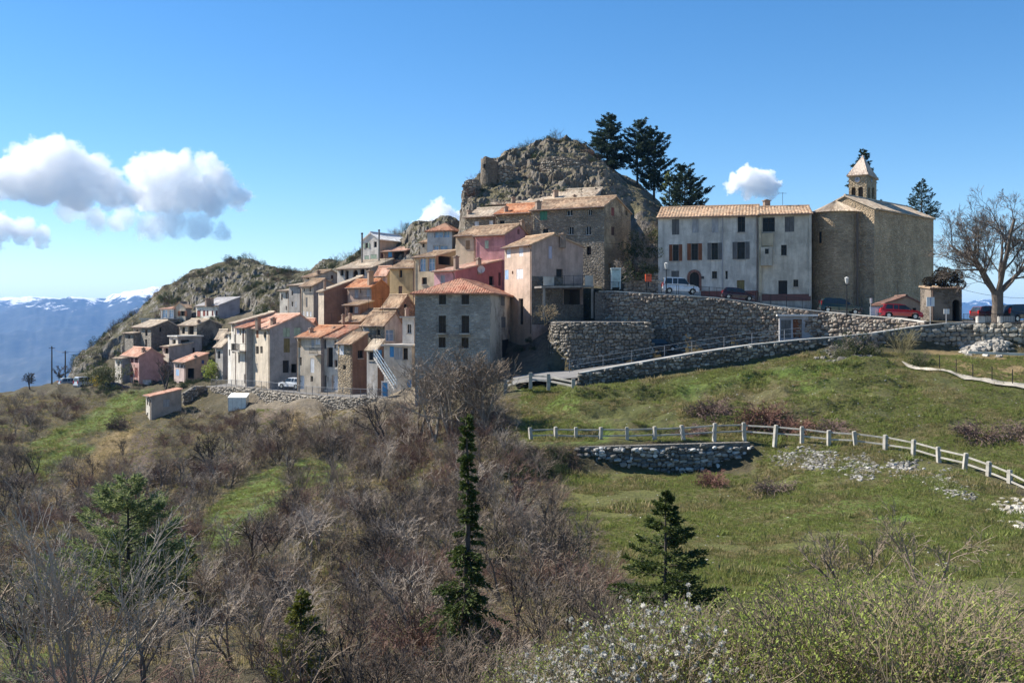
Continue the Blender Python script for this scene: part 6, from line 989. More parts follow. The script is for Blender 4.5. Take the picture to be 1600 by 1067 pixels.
CF_SHRUB = dict(max=2, kids=(5, 5), ang=38, lr=0.5, rr=0.55, rmin=0.0065, wig=0.14, up=(0.06, 0.05, 0.02), r0=0.028, **{'from': 0.25}); CF_FINE = dict(max=2, kids=(7, 6), ang=34, lr=0.45, rr=0.5, rmin=0.005, wig=0.12, up=(0.04, 0.04, 0.04), r0=0.017, **{'from': 0.2}); CF_ARCH = dict(max=2, kids=(6, 4), ang=50, lr=0.4, rr=0.5, rmin=0.006, wig=0.12, up=(-0.2, -0.12, 0), r0=0.016, **{'from': 0.15}); CF_TREE = dict(max=3, kids=(5, 5, 4), ang=42, lr=0.62, rr=0.6, rmin=0.007, wig=0.13, up=(0.03, 0.07, 0.05, 0.02), r0=0.09, **{'from': 0.35})
protos = []
def proto(me, nm): o = bpy.data.objects.new(nm, me); protos.append(o); return o
KC = bpy.data.collections.new('shrub_kinds')
def add_kind(me, nm): o = bpy.data.objects.new(nm, me); KC.objects.link(o)
GREYS = [shrub(100 + i, 8, 2.2, 34, CF_SHRUB, (BK_GREY, BK_PALE, BK_GREY, BK_DARK)[i])[0] for i in range(4)]; REDS = [shrub(120 + i, 13, 1.8, 40, CF_FINE, (BK_RED, BK_RED, BK_TAN)[i])[0] for i in range(3)]; ARCHES = [shrub(140 + i, 20, 1.9, 66, CF_ARCH, (BK_RED, BK_GREY)[i])[0] for i in range(2)]
TREES = []
for i in range(3):
    R = np.random.RandomState(160 + i); out = []; [grow(out, R, np.array([0, 0, 0.0]), unit(np.array([R.normal(0, 0.25), R.normal(0, 0.25), 1])), 2.3, 0.075, 0, CF_TREE) for _ in range(2)]; TREES.append(tube_mesh('branches', [(o[0], o[1]) for o in out], (BK_GREY, BK_PALE, BK_DARK)[i]))
for i, m in enumerate(GREYS + REDS + ARCHES + TREES): add_kind(m, 'shrub_kind_%02d' % i)
NK = len(GREYS) + len(REDS) + len(ARCHES) + len(TREES)
def join_me(name, meshes):
    bm = bmesh.new(); mats = []
    for k, m in enumerate(meshes):
        n0 = len(bm.faces); bm.from_mesh(m); bm.faces.ensure_lookup_table(); mats += list(m.materials)
        for f in bm.faces[n0:]: f.material_index = k
    me = bpy.data.meshes.new(name); bm.to_mesh(me); bm.free(); [me.materials.append(m) for m in mats]; return me
def budding(seed, h, leafmat, nl, lsize, bk, fluff=0):
    me, out = shrub(seed, 12, h, 38, dict(CF_SHRUB, kids=(6, 6), r0=0.02, rmin=0.0045), bk); R = np.random.RandomState(seed); tips = [(o[0], o[3]) for o in out if o[2] >= 1]; pick = R.randint(0, len(tips), nl); b_ = np.array([tips[i][0][R.randint(1, len(tips[i][0]))] for i in pick]) + R.normal(0, 0.02, (nl, 3)); lv = tri_leaves('leaves', b_, R.normal(size=(nl, 3)) + [0, 0, 0.6], lsize * R.uniform(0.6, 1.3, nl), lsize * 0.28, leafmat, R); ms = [me, lv]
    if fluff:
        c = np.array([tips[i][0][-1] for i in R.randint(0, len(tips), fluff)]); c = c[c[:, 2] > h * 0.65]; b2 = np.repeat(c, 26, 0); ms.append(tri_leaves('seed_heads', b2, R.normal(size=b2.shape), 0.045, 0.011, FLUFF, R))
    return join_me('shrub', ms)
BUDS = [budding(200, 2.0, LF_BUD, 1100, 0.055, BK_TAN), budding(201, 2.2, LF_BUD, 2000, 0.062, BK_GREY), budding(202, 2.0, LF_OLIVE, 700, 0.05, BK_TAN, 90), budding(203, 1.9, LF_OLIVE, 400, 0.05, BK_TAN, 260)]
for i, m in enumerate(BUDS): add_kind(m, 'shrub_kind_%02d' % (NK + i))
def leafball(seed, n, h, w, mat, ls):
    R = np.random.RandomState(seed); c = R.normal(size=(22, 3)) * [w * 0.33, w * 0.33, h * 0.2] + [0, 0, h * 0.5]; k = R.randint(0, 22, n); q = unit(R.normal(size=(n, 3))); b_ = c[k] + q * R.uniform(0.5, 1, (n, 1)) ** 0.5 * w * 0.2; b_[:, 2] = np.abs(b_[:, 2]); return tri_leaves('foliage', b_, q + R.normal(0, 0.6, (n, 3)), ls, ls * 0.3, mat, R)
EVER = [leafball(300, 2600, 1.6, 2.0, LF_DARK, 0.12), leafball(301, 2200, 1.3, 1.9, LF_OLIVE, 0.11)]
for i, m in enumerate(EVER): add_kind(m, 'shrub_kind_%02d' % (NK + 4 + i))
GC = bpy.data.collections.new('grass_kinds')
for i in range(4):
    R = np.random.RandomState(400 + i); n = 26; b_ = R.normal(0, 0.11, (n, 3)) * [1, 1, 0]; d = R.normal(0, 0.55, (n, 3)); d[:, 2] = 1; me = tri_leaves('blades', b_, d, R.uniform(0.12, 0.3, n), 0.014, (leafm((0.155, 0.205, 0.045), (0.26, 0.285, 0.085), 0.4), leafm((0.13, 0.16, 0.045), (0.22, 0.22, 0.08), 0.4), leafm((0.3, 0.24, 0.12), (0.4, 0.33, 0.18), 0.4), leafm((0.17, 0.165, 0.06), (0.27, 0.24, 0.11), 0.4))[i], R); GC.objects.link(bpy.data.objects.new('grass_kind_%d' % i, me))
KH = np.array([max(v.co.z for v in o.data.vertices) for o in sorted(KC.objects, key=lambda q: q.name)]); print('heights', KH.round(1))
def scatter(name, label, cat, pts, rot, scl, idx, coll):
    me = bpy.data.meshes.new(name); me.vertices.add(len(pts)); me.vertices.foreach_set('co', np.asarray(pts, np.float32).ravel())
    for an, ty, dat in (('rot', 'FLOAT_VECTOR', rot), ('scl', 'FLOAT_VECTOR', scl), ('idx', 'INT', idx)):
        at = me.attributes.new(an, ty, 'POINT'); at.data.foreach_set('vector' if ty == 'FLOAT_VECTOR' else 'value', np.asarray(dat, np.float32 if ty == 'FLOAT_VECTOR' else np.int32).ravel())
    o = obj(name, me); tag(o, label, cat, kind='stuff'); ng = bpy.data.node_groups.new(name, 'GeometryNodeTree'); ng.interface.new_socket('Geometry', in_out='INPUT', socket_type='NodeSocketGeometry'); ng.interface.new_socket('Geometry', in_out='OUTPUT', socket_type='NodeSocketGeometry')
    N = ng.nodes; gi, go, ip, ci = N.new('NodeGroupInput'), N.new('NodeGroupOutput'), N.new('GeometryNodeInstanceOnPoints'), N.new('GeometryNodeCollectionInfo'); ci.inputs['Collection'].default_value = coll; ci.inputs['Separate Children'].default_value = True; ci.inputs['Reset Children'].default_value = True; ip.inputs['Pick Instance'].default_value = True
    def na(nm, ty): q = N.new('GeometryNodeInputNamedAttribute'); q.data_type = ty; q.inputs['Name'].default_value = nm; return q.outputs['Attribute']
    L = ng.links.new; L(gi.outputs[0], ip.inputs['Points']); L(ci.outputs[0], ip.inputs['Instance']); L(na('idx', 'INT'), ip.inputs['Instance Index']); L(na('rot', 'FLOAT_VECTOR'), ip.inputs['Rotation']); L(na('scl', 'FLOAT_VECTOR'), ip.inputs['Scale']); L(ip.outputs[0], go.inputs[0]); md = o.modifiers.new('scatter', 'NODES'); md.node_group = ng; return o
def anyin(u, v, polys):
    r = np.zeros(np.shape(u), bool)
    for p in polys: r |= inpoly(u, v, p)
    return r
RS = np.random.RandomState(77)
def fan(n, y0, y1, u0=-150, u1=1750):
    Y = np.sqrt(RS.uniform(y0 ** 2, y1 ** 2, n)); u = RS.uniform(u0, u1, n); X = (u - CX) / F * Y; Z = gz(X, Y); return X, Y, Z, u, HZ - Z / Y * F
THICK_L = [(-200, 605), (0, 614), (60, 607), (125, 612), (140, 640), (60, 690), (95, 730), (190, 690), (235, 668), (250, 650), (300, 640), (340, 640), (420, 645), (520, 648), (620, 635), (680, 612), (800, 612), (835, 650), (830, 690), (905, 740), (915, 800), (950, 880), (960, 1200), (-200, 1300)]
CLEAR = [GREENS[0], GREENS[1], GREENS[2], STRAW[0], TILTH[0], GREENS[3]]
THICK_R = [(880, 1010), (1000, 985), (1180, 985), (1300, 960), (1480, 965), (1620, 990), (1700, 1300), (880, 1300)]
def thickets():
    X, Y, Z, u, v = fan(24000, 13, 152); N = len(X); dens = smooth01(-0.35, 0.25, fbm(X / 9, Y / 9, 6.0, 3)); keep = inpoly(u, v, THICK_L) & ~anyin(u, v, CLEAR) & (RS.rand(N) < (0.22 + 0.4 * dens) * (0.6 + 0.4 * smooth01(280, 420, u)) * np.where(Y > 75, 1.0, 0.62))
    keep &= ~((Y > 88) & (u > 640)) & ~((Y > 140) & (u < 330) & (u > 175)) & ~((u > 320) & (u < 640) & (Y > np.interp(u, [320, 400, 450, 500, 550, 640], [136.5, 126.5, 120, 114, 109.6, 103])))
    red = fbm(X / 14, Y / 14, 2.0, 2) > 0.05; k = np.where(red, RS.choice([4, 5, 6, 7, 4, 1], N), RS.choice([0, 1, 2, 3, 8, 9, 10, 11, 2, 0], N)); hgt = RS.uniform(0.4, 1.0, N) * np.where(Y > 95, 0.7, 1.0)
    lim = np.interp(u, [0, 90, 140, 160, 230, 300, 350, 420, 600, 640, 700, 770, 830, 900, 960], [596, 588, 596, 665, 650, 630, 622, 618, 615, 585, 570, 590, 675, 760, 850]) + RS.uniform(0, 34, N); lim = np.maximum(lim, np.interp(Y, [13, 22, 30, 45, 60, 75], [985, 920, 850, 770, 690, 560]) + RS.uniform(0, 40, N)); room = (HZ - lim) / F * Y - Z; s = np.minimum(hgt, room / KH[k]); keep &= s > 0.22
    i = np.nonzero(keep)[0]; n = len(i); sc_ = s[i][:, None] * np.stack([RS.uniform(0.9, 1.3, n)] * 2 + [np.ones(n)], 1); print('thicket', n)
    scatter('thicket', 'grey and reddish bare scrub covering the slope below the village', 'thicket', np.stack([X[i], Y[i], Z[i] - 0.08], 1), np.stack([RS.normal(0, 0.08, n), RS.normal(0, 0.08, n), RS.uniform(0, 6.28, n)], 1), sc_, k[i], KC)
    X, Y, Z, u, v = fan(3000, 7.5, 24, 820, 1750); N = len(X); k = np.where(u < 1080, RS.choice([14, 15, 12, 15], N), RS.choice([12, 13, 13, 12, 6, 0], N)); lim = np.interp(u, [820, 930, 1000, 1150, 1250, 1330, 1480, 1560, 1700], [1000, 975, 935, 930, 905, 880, 890, 940, 970]) + 130 * RS.rand(N) ** 1.3 + 25 * fbm(X / 1.2, Y / 1.2, 3.0, 2); s = np.minimum(RS.uniform(0.25, 0.9, N), ((HZ - lim) / F * Y - Z) / KH[k]); i = np.nonzero((s > 0.2) & (RS.rand(N) < 0.6))[0]; n = len(i); print('near thicket', n)
    scatter('budding_thicket', 'budding yellow green scrub with white seed heads along the bottom edge', 'thicket', np.stack([X[i], Y[i], Z[i] - 0.05], 1), np.stack([RS.normal(0, 0.1, n), RS.normal(0, 0.1, n), RS.uniform(0, 6.28, n)], 1), s[i][:, None] * np.ones((1, 3)), k[i], KC)
    X, Y, Z, u, v = fan(900, 60, 80, 790, 915); i = np.nonzero(inpoly(u, v, [(790, 700), (850, 702), (905, 705), (905, 742), (790, 750)]))[0]; n = len(i); s = RS.uniform(0.2, 0.42, n)
    if n: scatter('ivy_bank', 'dark ivy bank at the left end of the meadow wall', 'ivy', np.stack([X[i], Y[i], Z[i] - 0.1], 1), np.stack([np.zeros(n), np.zeros(n), RS.uniform(0, 6.28, n)], 1), s[:, None] * np.ones((1, 3)), RS.choice([16, 17, 0, 7], n), KC)
thickets()
def grass():
    X, Y, Z, u, v = fan(150000, 36, 92, 780, 1720); m = inpoly(u, v, MEADOW) | inpoly(u, v, SLOPE) | inpoly(u, v, BANK); keep = m & (fbm(X / 4, Y / 4, 1.5, 3) > -0.22 - 0.0 * Y) & (RS.rand(len(X)) < 0.75); i1 = np.nonzero(keep)[0]
    X2, Y2, Z2, u2, v2 = fan(130000, 24, 158, -60, 900); gr2 = anyin(u2, v2, GREENS); k2 = gr2 | (RS.rand(len(u2)) < 0.5) & (v2 > 618) & ~((Y2 > 100) & (v2 < 640) & (u2 > 320)) | anyin(u2, v2, STRAW); i2 = np.nonzero(k2)[0]; XX, YY, ZZ = (np.concatenate([a[i1], b_[i2]]) for a, b_ in ((X, X2), (Y, Y2), (Z, Z2))); st = np.concatenate([np.zeros(len(i1), bool), anyin(u2[i2], v2[i2], STRAW) | (~gr2[i2] & (RS.rand(len(i2)) < 0.75))]); n = len(XX); print('grass', n)
    dry = fbm(XX / 5, YY / 5, 8.0, 3) > 0.08; k = np.where(st, 2, np.where(dry, RS.choice([1, 2, 3, 3], n), RS.choice([0, 1, 0, 3], n))); s = RS.uniform(0.35, 0.95, n) * (0.55 + 0.9 * np.clip(fbm(XX / 2.5, YY / 2.5, 3.3, 2) + 0.3, 0, 1)) * np.where(RS.rand(n) < 0.05, 2.0, 1.0)
    scatter('grass', 'rough spring grass on the meadow and the village slopes', 'grass', np.stack([XX, YY, ZZ - 0.02], 1), np.stack([np.zeros(n), np.zeros(n), RS.uniform(0, 6.28, n)], 1), s[:, None] * np.ones((1, 3)), k, GC)
grass()
def hill_scrub():
    n = 2400; u = RS.uniform(70, 720, n); Y = RS.uniform(160, 216, n); X = (u - CX) / F * Y; Z = HILL(X, Y); d = fbm(X / 11, Y / 11, 5, 3) > -0.06; n2 = 330; u2 = RS.uniform(735, 945, n2); Y2 = RS.uniform(128, 160, n2); X2 = (u2 - CX) / F * Y2; Z2 = CASTLE(X2, Y2)
    u3 = np.concatenate([RS.uniform(130, 350, 330), RS.uniform(350, 860, 320)]); Y3 = np.where(u3 < 350, RS.uniform(142, 182, 650), np.interp(u3, [350, 500, 600, 700, 860], [138, 128, 118, 108, 100]) + RS.uniform(2, 34, 650)); X3 = (u3 - CX) / F * Y3; Z3 = gz(X3, Y3)
    m3 = len(X3); X, Y, Z = (np.concatenate([a[d], b_, c_]) for a, b_, c_ in ((X, X2, X3), (Y, Y2, Y3), (Z, Z2, Z3))); n = len(X); s = RS.uniform(0.25, 0.85, n); s[-m3:] = RS.uniform(0.2, 0.42, m3); k = RS.choice([16, 16, 17, 0, 3, 4, 7], n)
    scatter('hill_scrub', 'dark evergreen and bare bushes dotted over the rocky hills', 'scrub', np.stack([X, Y, Z + 0.1], 1), np.stack([np.zeros(n), np.zeros(n), RS.uniform(0, 6.28, n)], 1), s[:, None] * np.ones((1, 3)), k, KC)
hill_scrub()
# ---- individual trees and shrubs
def put(name, label, cat, me_parts, loc, rz=0.0, s=1.0, group=None):
    root = thing(name, label, cat, loc, group, rz); root.scale = (s,) * 3 if not hasattr(s, '__len__') else s
    for nm, me in me_parts: obj(nm, me, root)
    return root
def conifer(seed, h, prof, mat, nb=70, tw=12, bl=9, droop=-0.25, bls=0.16, bark_=BK_DARK, low=0.1, lean=0.0, bw=0.18, gaps=0.0, rag=0.2):
    """prof(f): branch length at relative height f"""
    R = np.random.RandomState(seed); B, D, pol = [], [], []; hs = np.linspace(low, 0.985, nb) + R.normal(0, 0.006, nb)
    tr = np.array([[lean * math.sin(f * 2.5), 0, h * f] for f in np.linspace(0, 1, 9)]); pol.append((tr, np.linspace(max(0.02 * h, 0.05), 0.012, 9)))
    for f in hs:
        if R.rand() < gaps: continue
        L = prof(f) * R.uniform(0.95 - 1.2 * rag, 0.95 + rag); a = R.uniform(0, 2 * np.pi); az = np.array([math.cos(a), math.sin(a), 0]); p0 = np.array([lean * math.sin(f * 2.5), 0, h * f]); t = np.linspace(0, 1, 6)[:, None]; up = 0.35 * (f - 0.35) if droop < 0 else 0.35
        pts = p0 + az * L * t + np.array([0, 0, 1]) * L * (up * t + droop * t * t * (1.2 - f) + 0.16 * t ** 3); pol.append((pts, np.linspace(max(0.012 * L, 0.012), 0.004, 6))); m = max(4, int(tw * (0.5 + L))); tt = R.uniform(0.12, 1.0, m); i = np.minimum((tt * 5).astype(int), 4); q = pts[i] + (pts[i + 1] - pts[i]) * (tt * 5 - i)[:, None]; ds = unit(pts[i + 1] - pts[i]); sd = np.where(R.rand(m) < 0.5, -1, 1)[:, None] * np.cross(ds, [0, 0, 1.0]); td = unit(ds * 0.75 + sd * R.uniform(0.3, 1.0, (m, 1)) + [0, 0, -0.15]); tl = L * 0.33 * (1.1 - 0.7 * tt)[:, None] + 0.05
        for k in range(bl): g = (k + R.rand(m, 1)) / bl; B.append(q + td * tl * g); D.append(td + R.normal(0, 0.5, (m, 3)) + [0, 0, 0.1])
    B, D = np.concatenate(B), np.concatenate(D); return [('trunk', tube_mesh('trunk', pol, bark_, 5)), ('crown', tri_leaves('crown', B, D, bls * R.uniform(0.7, 1.3, len(B)), bls * bw, mat, R))]
def ctree(label, name, px, apex, pyb, Y, prof_px, mat, seed, base=None, **kw):
    """tree from its apex and base rows; prof_px(f) = half width in photo pixels at relative height f"""
    zb = zat(pyb, Y) if base is None else base; h = zat(apex, Y) - zb; put(name, label, 'tree', conifer(seed, h, lambda f: max(0.08, prof_px(f) * Y / F), mat, **kw), ((px - CX) / F * Y, Y, zb), group=kw.get('grp'))
def gbase(px, Y): return float(gz((px - CX) / F * Y, Y)) - 0.1
ctree('full pale green pine at the lower left with sunlit needles', 'pine_tree', 200, 742, 0, 36, lambda f: 8 + 118 * (1 - f) ** 0.75 * (1 if f > 0.12 else 0.6), LF_PINE, 1, base=gbase(200, 36), nb=95, tw=13, bl=9, droop=0.02, bls=0.2, bw=0.1, gaps=0.12)
ctree('thin dark spruce with yellowish tips beside the pale pine', 'spruce_tree', 291, 842, 0, 38, lambda f: 6 + 40 * (1 - f), LF_YEL, 2, base=gbase(291, 38), nb=40, tw=7, bl=6, gaps=0.25)
ctree('tall dark spruce with narrow ragged top in the middle of the scrub', 'spruce_tree', 722, 645, 0, 23, lambda f: 4 + 15 * (1 - f) + 62 * max(0, 0.58 - f) / 0.58, LF_SPR, 3, base=gbase(722, 23), nb=210, tw=14, bl=9, droop=-0.6, bls=0.1, lean=0.14, gaps=0.22, rag=0.5)
ctree('young spruce with spread lower branches at the meadow edge', 'spruce_tree', 1040, 765, 0, 29, lambda f: 4 + 125 * (1 - f) ** 1.1, LF_SPR, 4, base=gbase(1040, 29), nb=85, tw=15, bl=10, droop=-0.1, bls=0.12)
ctree('small bright green spruce at the bottom edge', 'spruce_tree', 470, 925, 0, 20, lambda f: 5 + 70 * (1 - f), LF_YEL, 5, base=gbase(470, 20), nb=70, tw=13, bl=10, bls=0.085, droop=-0.1)
CB = lambda px, Y: float(CASTLE((px - CX) / F * Y, Y)) - 0.3
ctree('broad dark conifer at the left of the group on the castle hill', 'conifer', 949, 180, 0, 150, lambda f: 4 + 40 * (1 - f) ** 0.75, LF_BLUE, 6, base=CB(949, 150), nb=150, tw=7, bl=8, droop=-0.05, bls=0.34, bw=0.16, low=0.06)
ctree('tall open pine in the middle of the castle hill group', 'conifer', 996, 191, 0, 149, lambda f: 4 + 27 * (1.05 - f) ** 0.5, LF_BLUE, 7, base=CB(996, 149), nb=85, tw=7, bl=9, droop=0.05, bls=0.34, gaps=0.2, rag=0.4, low=0.3)
ctree('tall pine at the right of the castle hill group', 'conifer', 1022, 203, 0, 148, lambda f: 4 + 28 * (1.1 - f) ** 0.6, LF_BLUE, 8, base=CB(1022, 148), nb=105, tw=7, bl=9, droop=0.05, bls=0.34, rag=0.35, low=0.15)
ctree('round headed pine just above the convent roof', 'conifer', 1070, 260, 0, 138, lambda f: 5 + 32 * max(0.1, 1 - abs(f - 0.45) * 1.6), LF_BLUE, 9, base=CB(1070, 138), nb=95, tw=8, bl=10, droop=0.1, bls=0.32, rag=0.3, low=0.2)
ctree('slender bluish pine between the hill group and round pine', 'conifer', 1046, 272, 0, 141, lambda f: 6 + 16 * (1 - f), LF_PINE, 10, base=CB(1046, 141), nb=34, tw=5, bl=8, bls=0.35)
ctree('dark fir standing behind the bell tower', 'conifer', 1348, 234, 330, 138, lambda f: 2 + 28 * (1 - f) ** 0.7, LF_BLUE, 11, nb=100, tw=7, bl=9, droop=-0.1, bls=0.28, rag=0.3, low=0.02)
ctree('fir with level open branches behind the church', 'conifer', 1440, 281, 440, 140, lambda f: 2 + 62 * (1 - f) ** 0.9, LF_BLUE, 12, nb=75, tw=6, bl=8, droop=0.0, bls=0.24, low=0.55)
def bare(seed, h, cfg, n=1, mat=BK_GREY, sides=3, lean=(0, 0)):
    R = np.random.RandomState(seed); out = []; [grow(out, R, np.array([R.normal(0, 0.05) * (n > 1), R.normal(0, 0.05) * (n > 1), -0.2]), unit(np.array([R.normal(0, 0.22) + lean[0], R.normal(0, 0.22) + lean[1], 1.0])), h, cfg['r0'], 0, cfg) for _ in range(n)]
    return [('trunk', tube_mesh('trunk', [(o[0], o[1]) for o in out if o[2] == 0], mat, 6)), ('crown', tube_mesh('crown', [(o[0], o[1]) for o in out if o[2] > 0], mat, sides))]
def lime():
    R = np.random.RandomState(21); out = []; base = P(1557, 507, 90.2); tr = [(0, 0, -0.3), (0.05, 0, 0.5), (0.1, 0, 1.6), (0.06, 0, 2.8)]; tp = (np.array(tr), np.array([0.62, 0.46, 0.42, 0.46])); cf = dict(max=4, kids=(7, 7, 6, 6), ang=40, lr=0.58, rr=0.5, rmin=0.0095, wig=0.1, up=(0.01, 0.03, 0.05, 0.05, 0.05), taper=0.4, **{'from': 0.3})
    for (dx, dy, dz, L, r) in ((-0.75, -0.1, 0.9, 5.4, 0.22), (-0.25, 0.3, 1.2, 6.0, 0.22), (0.2, -0.2, 1.3, 6.4, 0.24), (0.75, 0.1, 0.95, 5.6, 0.22), (0.45, 0.4, 1.1, 5.6, 0.18), (-0.55, 0.45, 0.9, 5.0, 0.15), (-0.9, -0.2, 0.75, 3.8, 0.12), (0.95, -0.2, 0.7, 3.8, 0.12)): grow(out, R, np.array([dx * 0.12 + 0.06, dy * 0.1, 2.3 + 0.3 * R.rand()]), unit(np.array([dx, dy, dz])), L, r, 0, cf)
    mat = bark((0.15, 0.122, 0.1), 0.1); put('lime_tree', 'large bare lime tree with rounded twiggy crown beside the car park', 'tree', [('trunk', tube_mesh('trunk', [tp], mat, 12)), ('limb', tube_mesh('limb', [(o[0], o[1]) for o in out if o[2] == 0], mat, 8)), ('crown', tube_mesh('crown', [(o[0], o[1]) for o in out if o[2] > 0], mat, 3))], base, s=1.1)
lime()
CF_B = dict(max=3, kids=(6, 6, 4), ang=40, lr=0.6, rr=0.55, rmin=0.012, wig=0.13, up=(0.03, 0.06, 0.04, 0.02), r0=0.12, **{'from': 0.3})
for lab, px, py, Y, h, cf, n, mat, lean in (
    ('bare tree with spreading crown in front of the pink house', 258, 607, 144, 3.2, dict(CF_B, rmin=0.022, r0=0.16), 2, BK_DARK, (0, 0)), ('pale bare tree beside the tall stone house', 967, 446, 112.5, 2.2, dict(CF_B, rmin=0.013), 2, BK_PALE, (0, 0)),
    ('bushy bare tree below the peach house', 852, 506, 101, 1.6, dict(CF_B, rmin=0.012, r0=0.06), 4, BK_TAN, (0, 0)), ('lone wind bent bare tree at the far left skyline', 46, 607, 157, 1.9, dict(CF_B, rmin=0.025, r0=0.1), 2, BK_DARK, (0.1, 0)), ('bare tree between the utility poles', 92, 603, 162, 2.3, dict(CF_B, rmin=0.022), 2, BK_DARK, (0, 0)),
    ('tall pale bare tree in front of the tall grey house', 704, 690, 80, 5.6, dict(CF_B, rmin=0.016, kids=(8, 7, 5)), 3, BK_PALE, (0.05, 0)), ('twiggy bare tree left of the tall grey house', 655, 690, 84, 5.0, dict(CF_B, rmin=0.016, kids=(8, 7, 5)), 3, BK_GREY, (0, 0)), ('dark bare tree leaning left below the outside stair', 605, 680, 88, 4.0, dict(CF_B, rmin=0.013), 2, BK_DARK, (-0.35, 0)), ('grey bare tree right of the tall grey house', 752, 690, 78, 4.6, dict(CF_B, rmin=0.016, kids=(8, 7, 5)), 3, BK_GREY, (0.1, 0)), ('pale twiggy tree between the two tallest trees before the grey house', 680, 688, 82, 5.2, dict(CF_B, rmin=0.016, kids=(8, 7, 5)), 3, BK_PALE, (0, 0)), ('bare tree hiding the lower corner of the tall grey house', 730, 690, 79, 5.0, dict(CF_B, rmin=0.016, kids=(8, 7, 5)), 3, BK_GREY, (0, 0)),
    ('bare tree rising from the scrub below the road wall', 520, 735, 80, 2.6, dict(CF_B, rmin=0.012), 2, BK_GREY, (0, 0)), ('dark bare tree below the small outbuilding', 330, 745, 92, 2.6, dict(CF_B, rmin=0.016), 3, BK_DARK, (0, 0)), ('bare tree with dark stem near the green patch', 448, 800, 62, 2.0, dict(CF_B, rmin=0.01, r0=0.07), 2, BK_DARK, (0, 0)), ('small round bare tree beside the thin spruce', 352, 945, 44, 1.5, dict(CF_B, rmin=0.008, r0=0.06), 1, BK_DARK, (0, 0)), ('leaning bare tree at the right of the dark spruce', 800, 800, 52, 2.6, dict(CF_B, rmin=0.01), 2, BK_RED, (-0.2, 0)), ('tall grey shrub tree at the meadow edge', 880, 900, 40, 2.2, dict(CF_B, rmin=0.009, r0=0.06), 4, BK_GREY, (0.1, 0)),
    ('crooked grey bare tree above the budding scrub', 1335, 925, 34, 2.2, dict(CF_B, rmin=0.008, r0=0.07, up=(-0.02, 0.02, 0.04)), 3, BK_GREY, (-0.3, 0)), ('spreading bare tree at the right of the lower meadow', 1440, 945, 32, 2.3, dict(CF_B, rmin=0.008, r0=0.06, up=(-0.02, 0.02, 0.04)), 3, BK_GREY, (0.2, 0))):
    q = P(px, py, Y); q.z = max(float(gz(q.x, q.y)), q.z) if Y > 100 else float(gz(q.x, q.y)); put('bare_tree', lab, 'tree', bare(int(px) + 7, h, cf, n, mat, 3, lean), q, group='leafless trees')
R0 = np.random.RandomState(5); o_ = []
for k in range(9): grow(o_, R0, np.array([R0.normal(0, 0.12), R0.normal(0, 0.1), 0]), unit(np.array([R0.uniform(-0.5, 1.3), R0.normal(0, 0.3), 1.1])), R0.uniform(1.5, 2.5), 0.022, 0, dict(max=3, kids=(8, 5, 3), ang=32, lr=0.5, rr=0.55, rmin=0.0035, wig=0.08, up=(0.0, 0.05, 0.05), **{'from': 0.2}))
put('bare_sapling', 'pale leafless sapling fanning across the bottom left corner', 'tree', [('branches', tube_mesh('branches', [(o[0], o[1]) for o in o_], bark((0.36, 0.31, 0.255), 0.05), 5))], P(118, 1120, 12.5) + Vector((0, 0, -0.1)))
BRAMB = [shrub(70 + i, 60, 1.5, 75, dict(CF_ARCH, rmin=0.013, r0=0.02), bark(c))[0] for i, c in enumerate(((0.19, 0.1, 0.075), (0.2, 0.135, 0.115), (0.17, 0.125, 0.1)))]
def mound(lab, px, py, wpx, hpx, me, name='bramble', cat='shrub', s0=(3.2, 1.6)):
    q = ground_at(px, py, 40, 150); k = q.y / F; r = put(name, lab, cat, [('twigs', me)], q - Vector((0, 0, 0.05)), rz=px * 0.37, group='brown brambles', s=(wpx * k / s0[0], wpx * k / s0[0] * 0.8, hpx * k / s0[1]))
for a in (('rust brown bramble mound below the meadow wall', 1117, 758, 72, 34, BRAMB[0]), ('greyish bramble mound right of the rust brown one', 1215, 770, 90, 34, BRAMB[2]), ('dense brown bramble above the fence curve', 1190, 662, 95, 46, BRAMB[0]), ('pinkish brown bramble on the upper slope', 1110, 645, 100, 36, BRAMB[1]), ('low rust bramble behind the fence', 1245, 672, 70, 28, BRAMB[0]), ('low brown brush right of the rust bramble', 1305, 672, 85, 26, BRAMB[1]), ('long reddish bramble hedge on the right slope', 1530, 682, 110, 38, BRAMB[1]), ('reddish bramble at the right edge of the slope', 1595, 684, 95, 44, BRAMB[2]), ('small brown bramble above the left fence posts', 1080, 676, 70, 20, BRAMB[1]), ('grey bramble beside the small outbuilding', 184, 668, 44, 30, BRAMB[2])): mound(*a)
q = P(1408, 552, 86); put('broom_shrub', 'straw yellow broom shrub in front of the upper parapet', 'shrub', [('twigs', shrub(31, 40, 2.4, 40, dict(CF_FINE, max=1, kids=(4,), rmin=0.01), bark((0.4, 0.34, 0.18)))[0])], (q.x, q.y, float(gz(q.x, q.y)) - 0.1))
q = P(160, 606, 151); put('green_bush', 'round olive green bush beside the parked blue car', 'bush', [('crown', leafball(50, 3500, 4.2, 4.4, LF_OLIVE, 0.22)), ('twigs', shrub(51, 12, 3.0, 40, CF_SHRUB, BK_GREY)[0])], (q.x, q.y, float(gz(q.x, q.y))))
q = P(152, 590, 156); put('yellow_bush', 'small bright yellow flowering bush by the far lane', 'bush', [('flowers', leafball(52, 900, 1.6, 1.6, leafm((0.6, 0.45, 0.02), (0.75, 0.6, 0.06)), 0.16)), ('twigs', shrub(53, 6, 1.1, 40, CF_SHRUB, BK_GREY)[0])], (q.x, q.y, float(gz(q.x, q.y)) + 0.2))
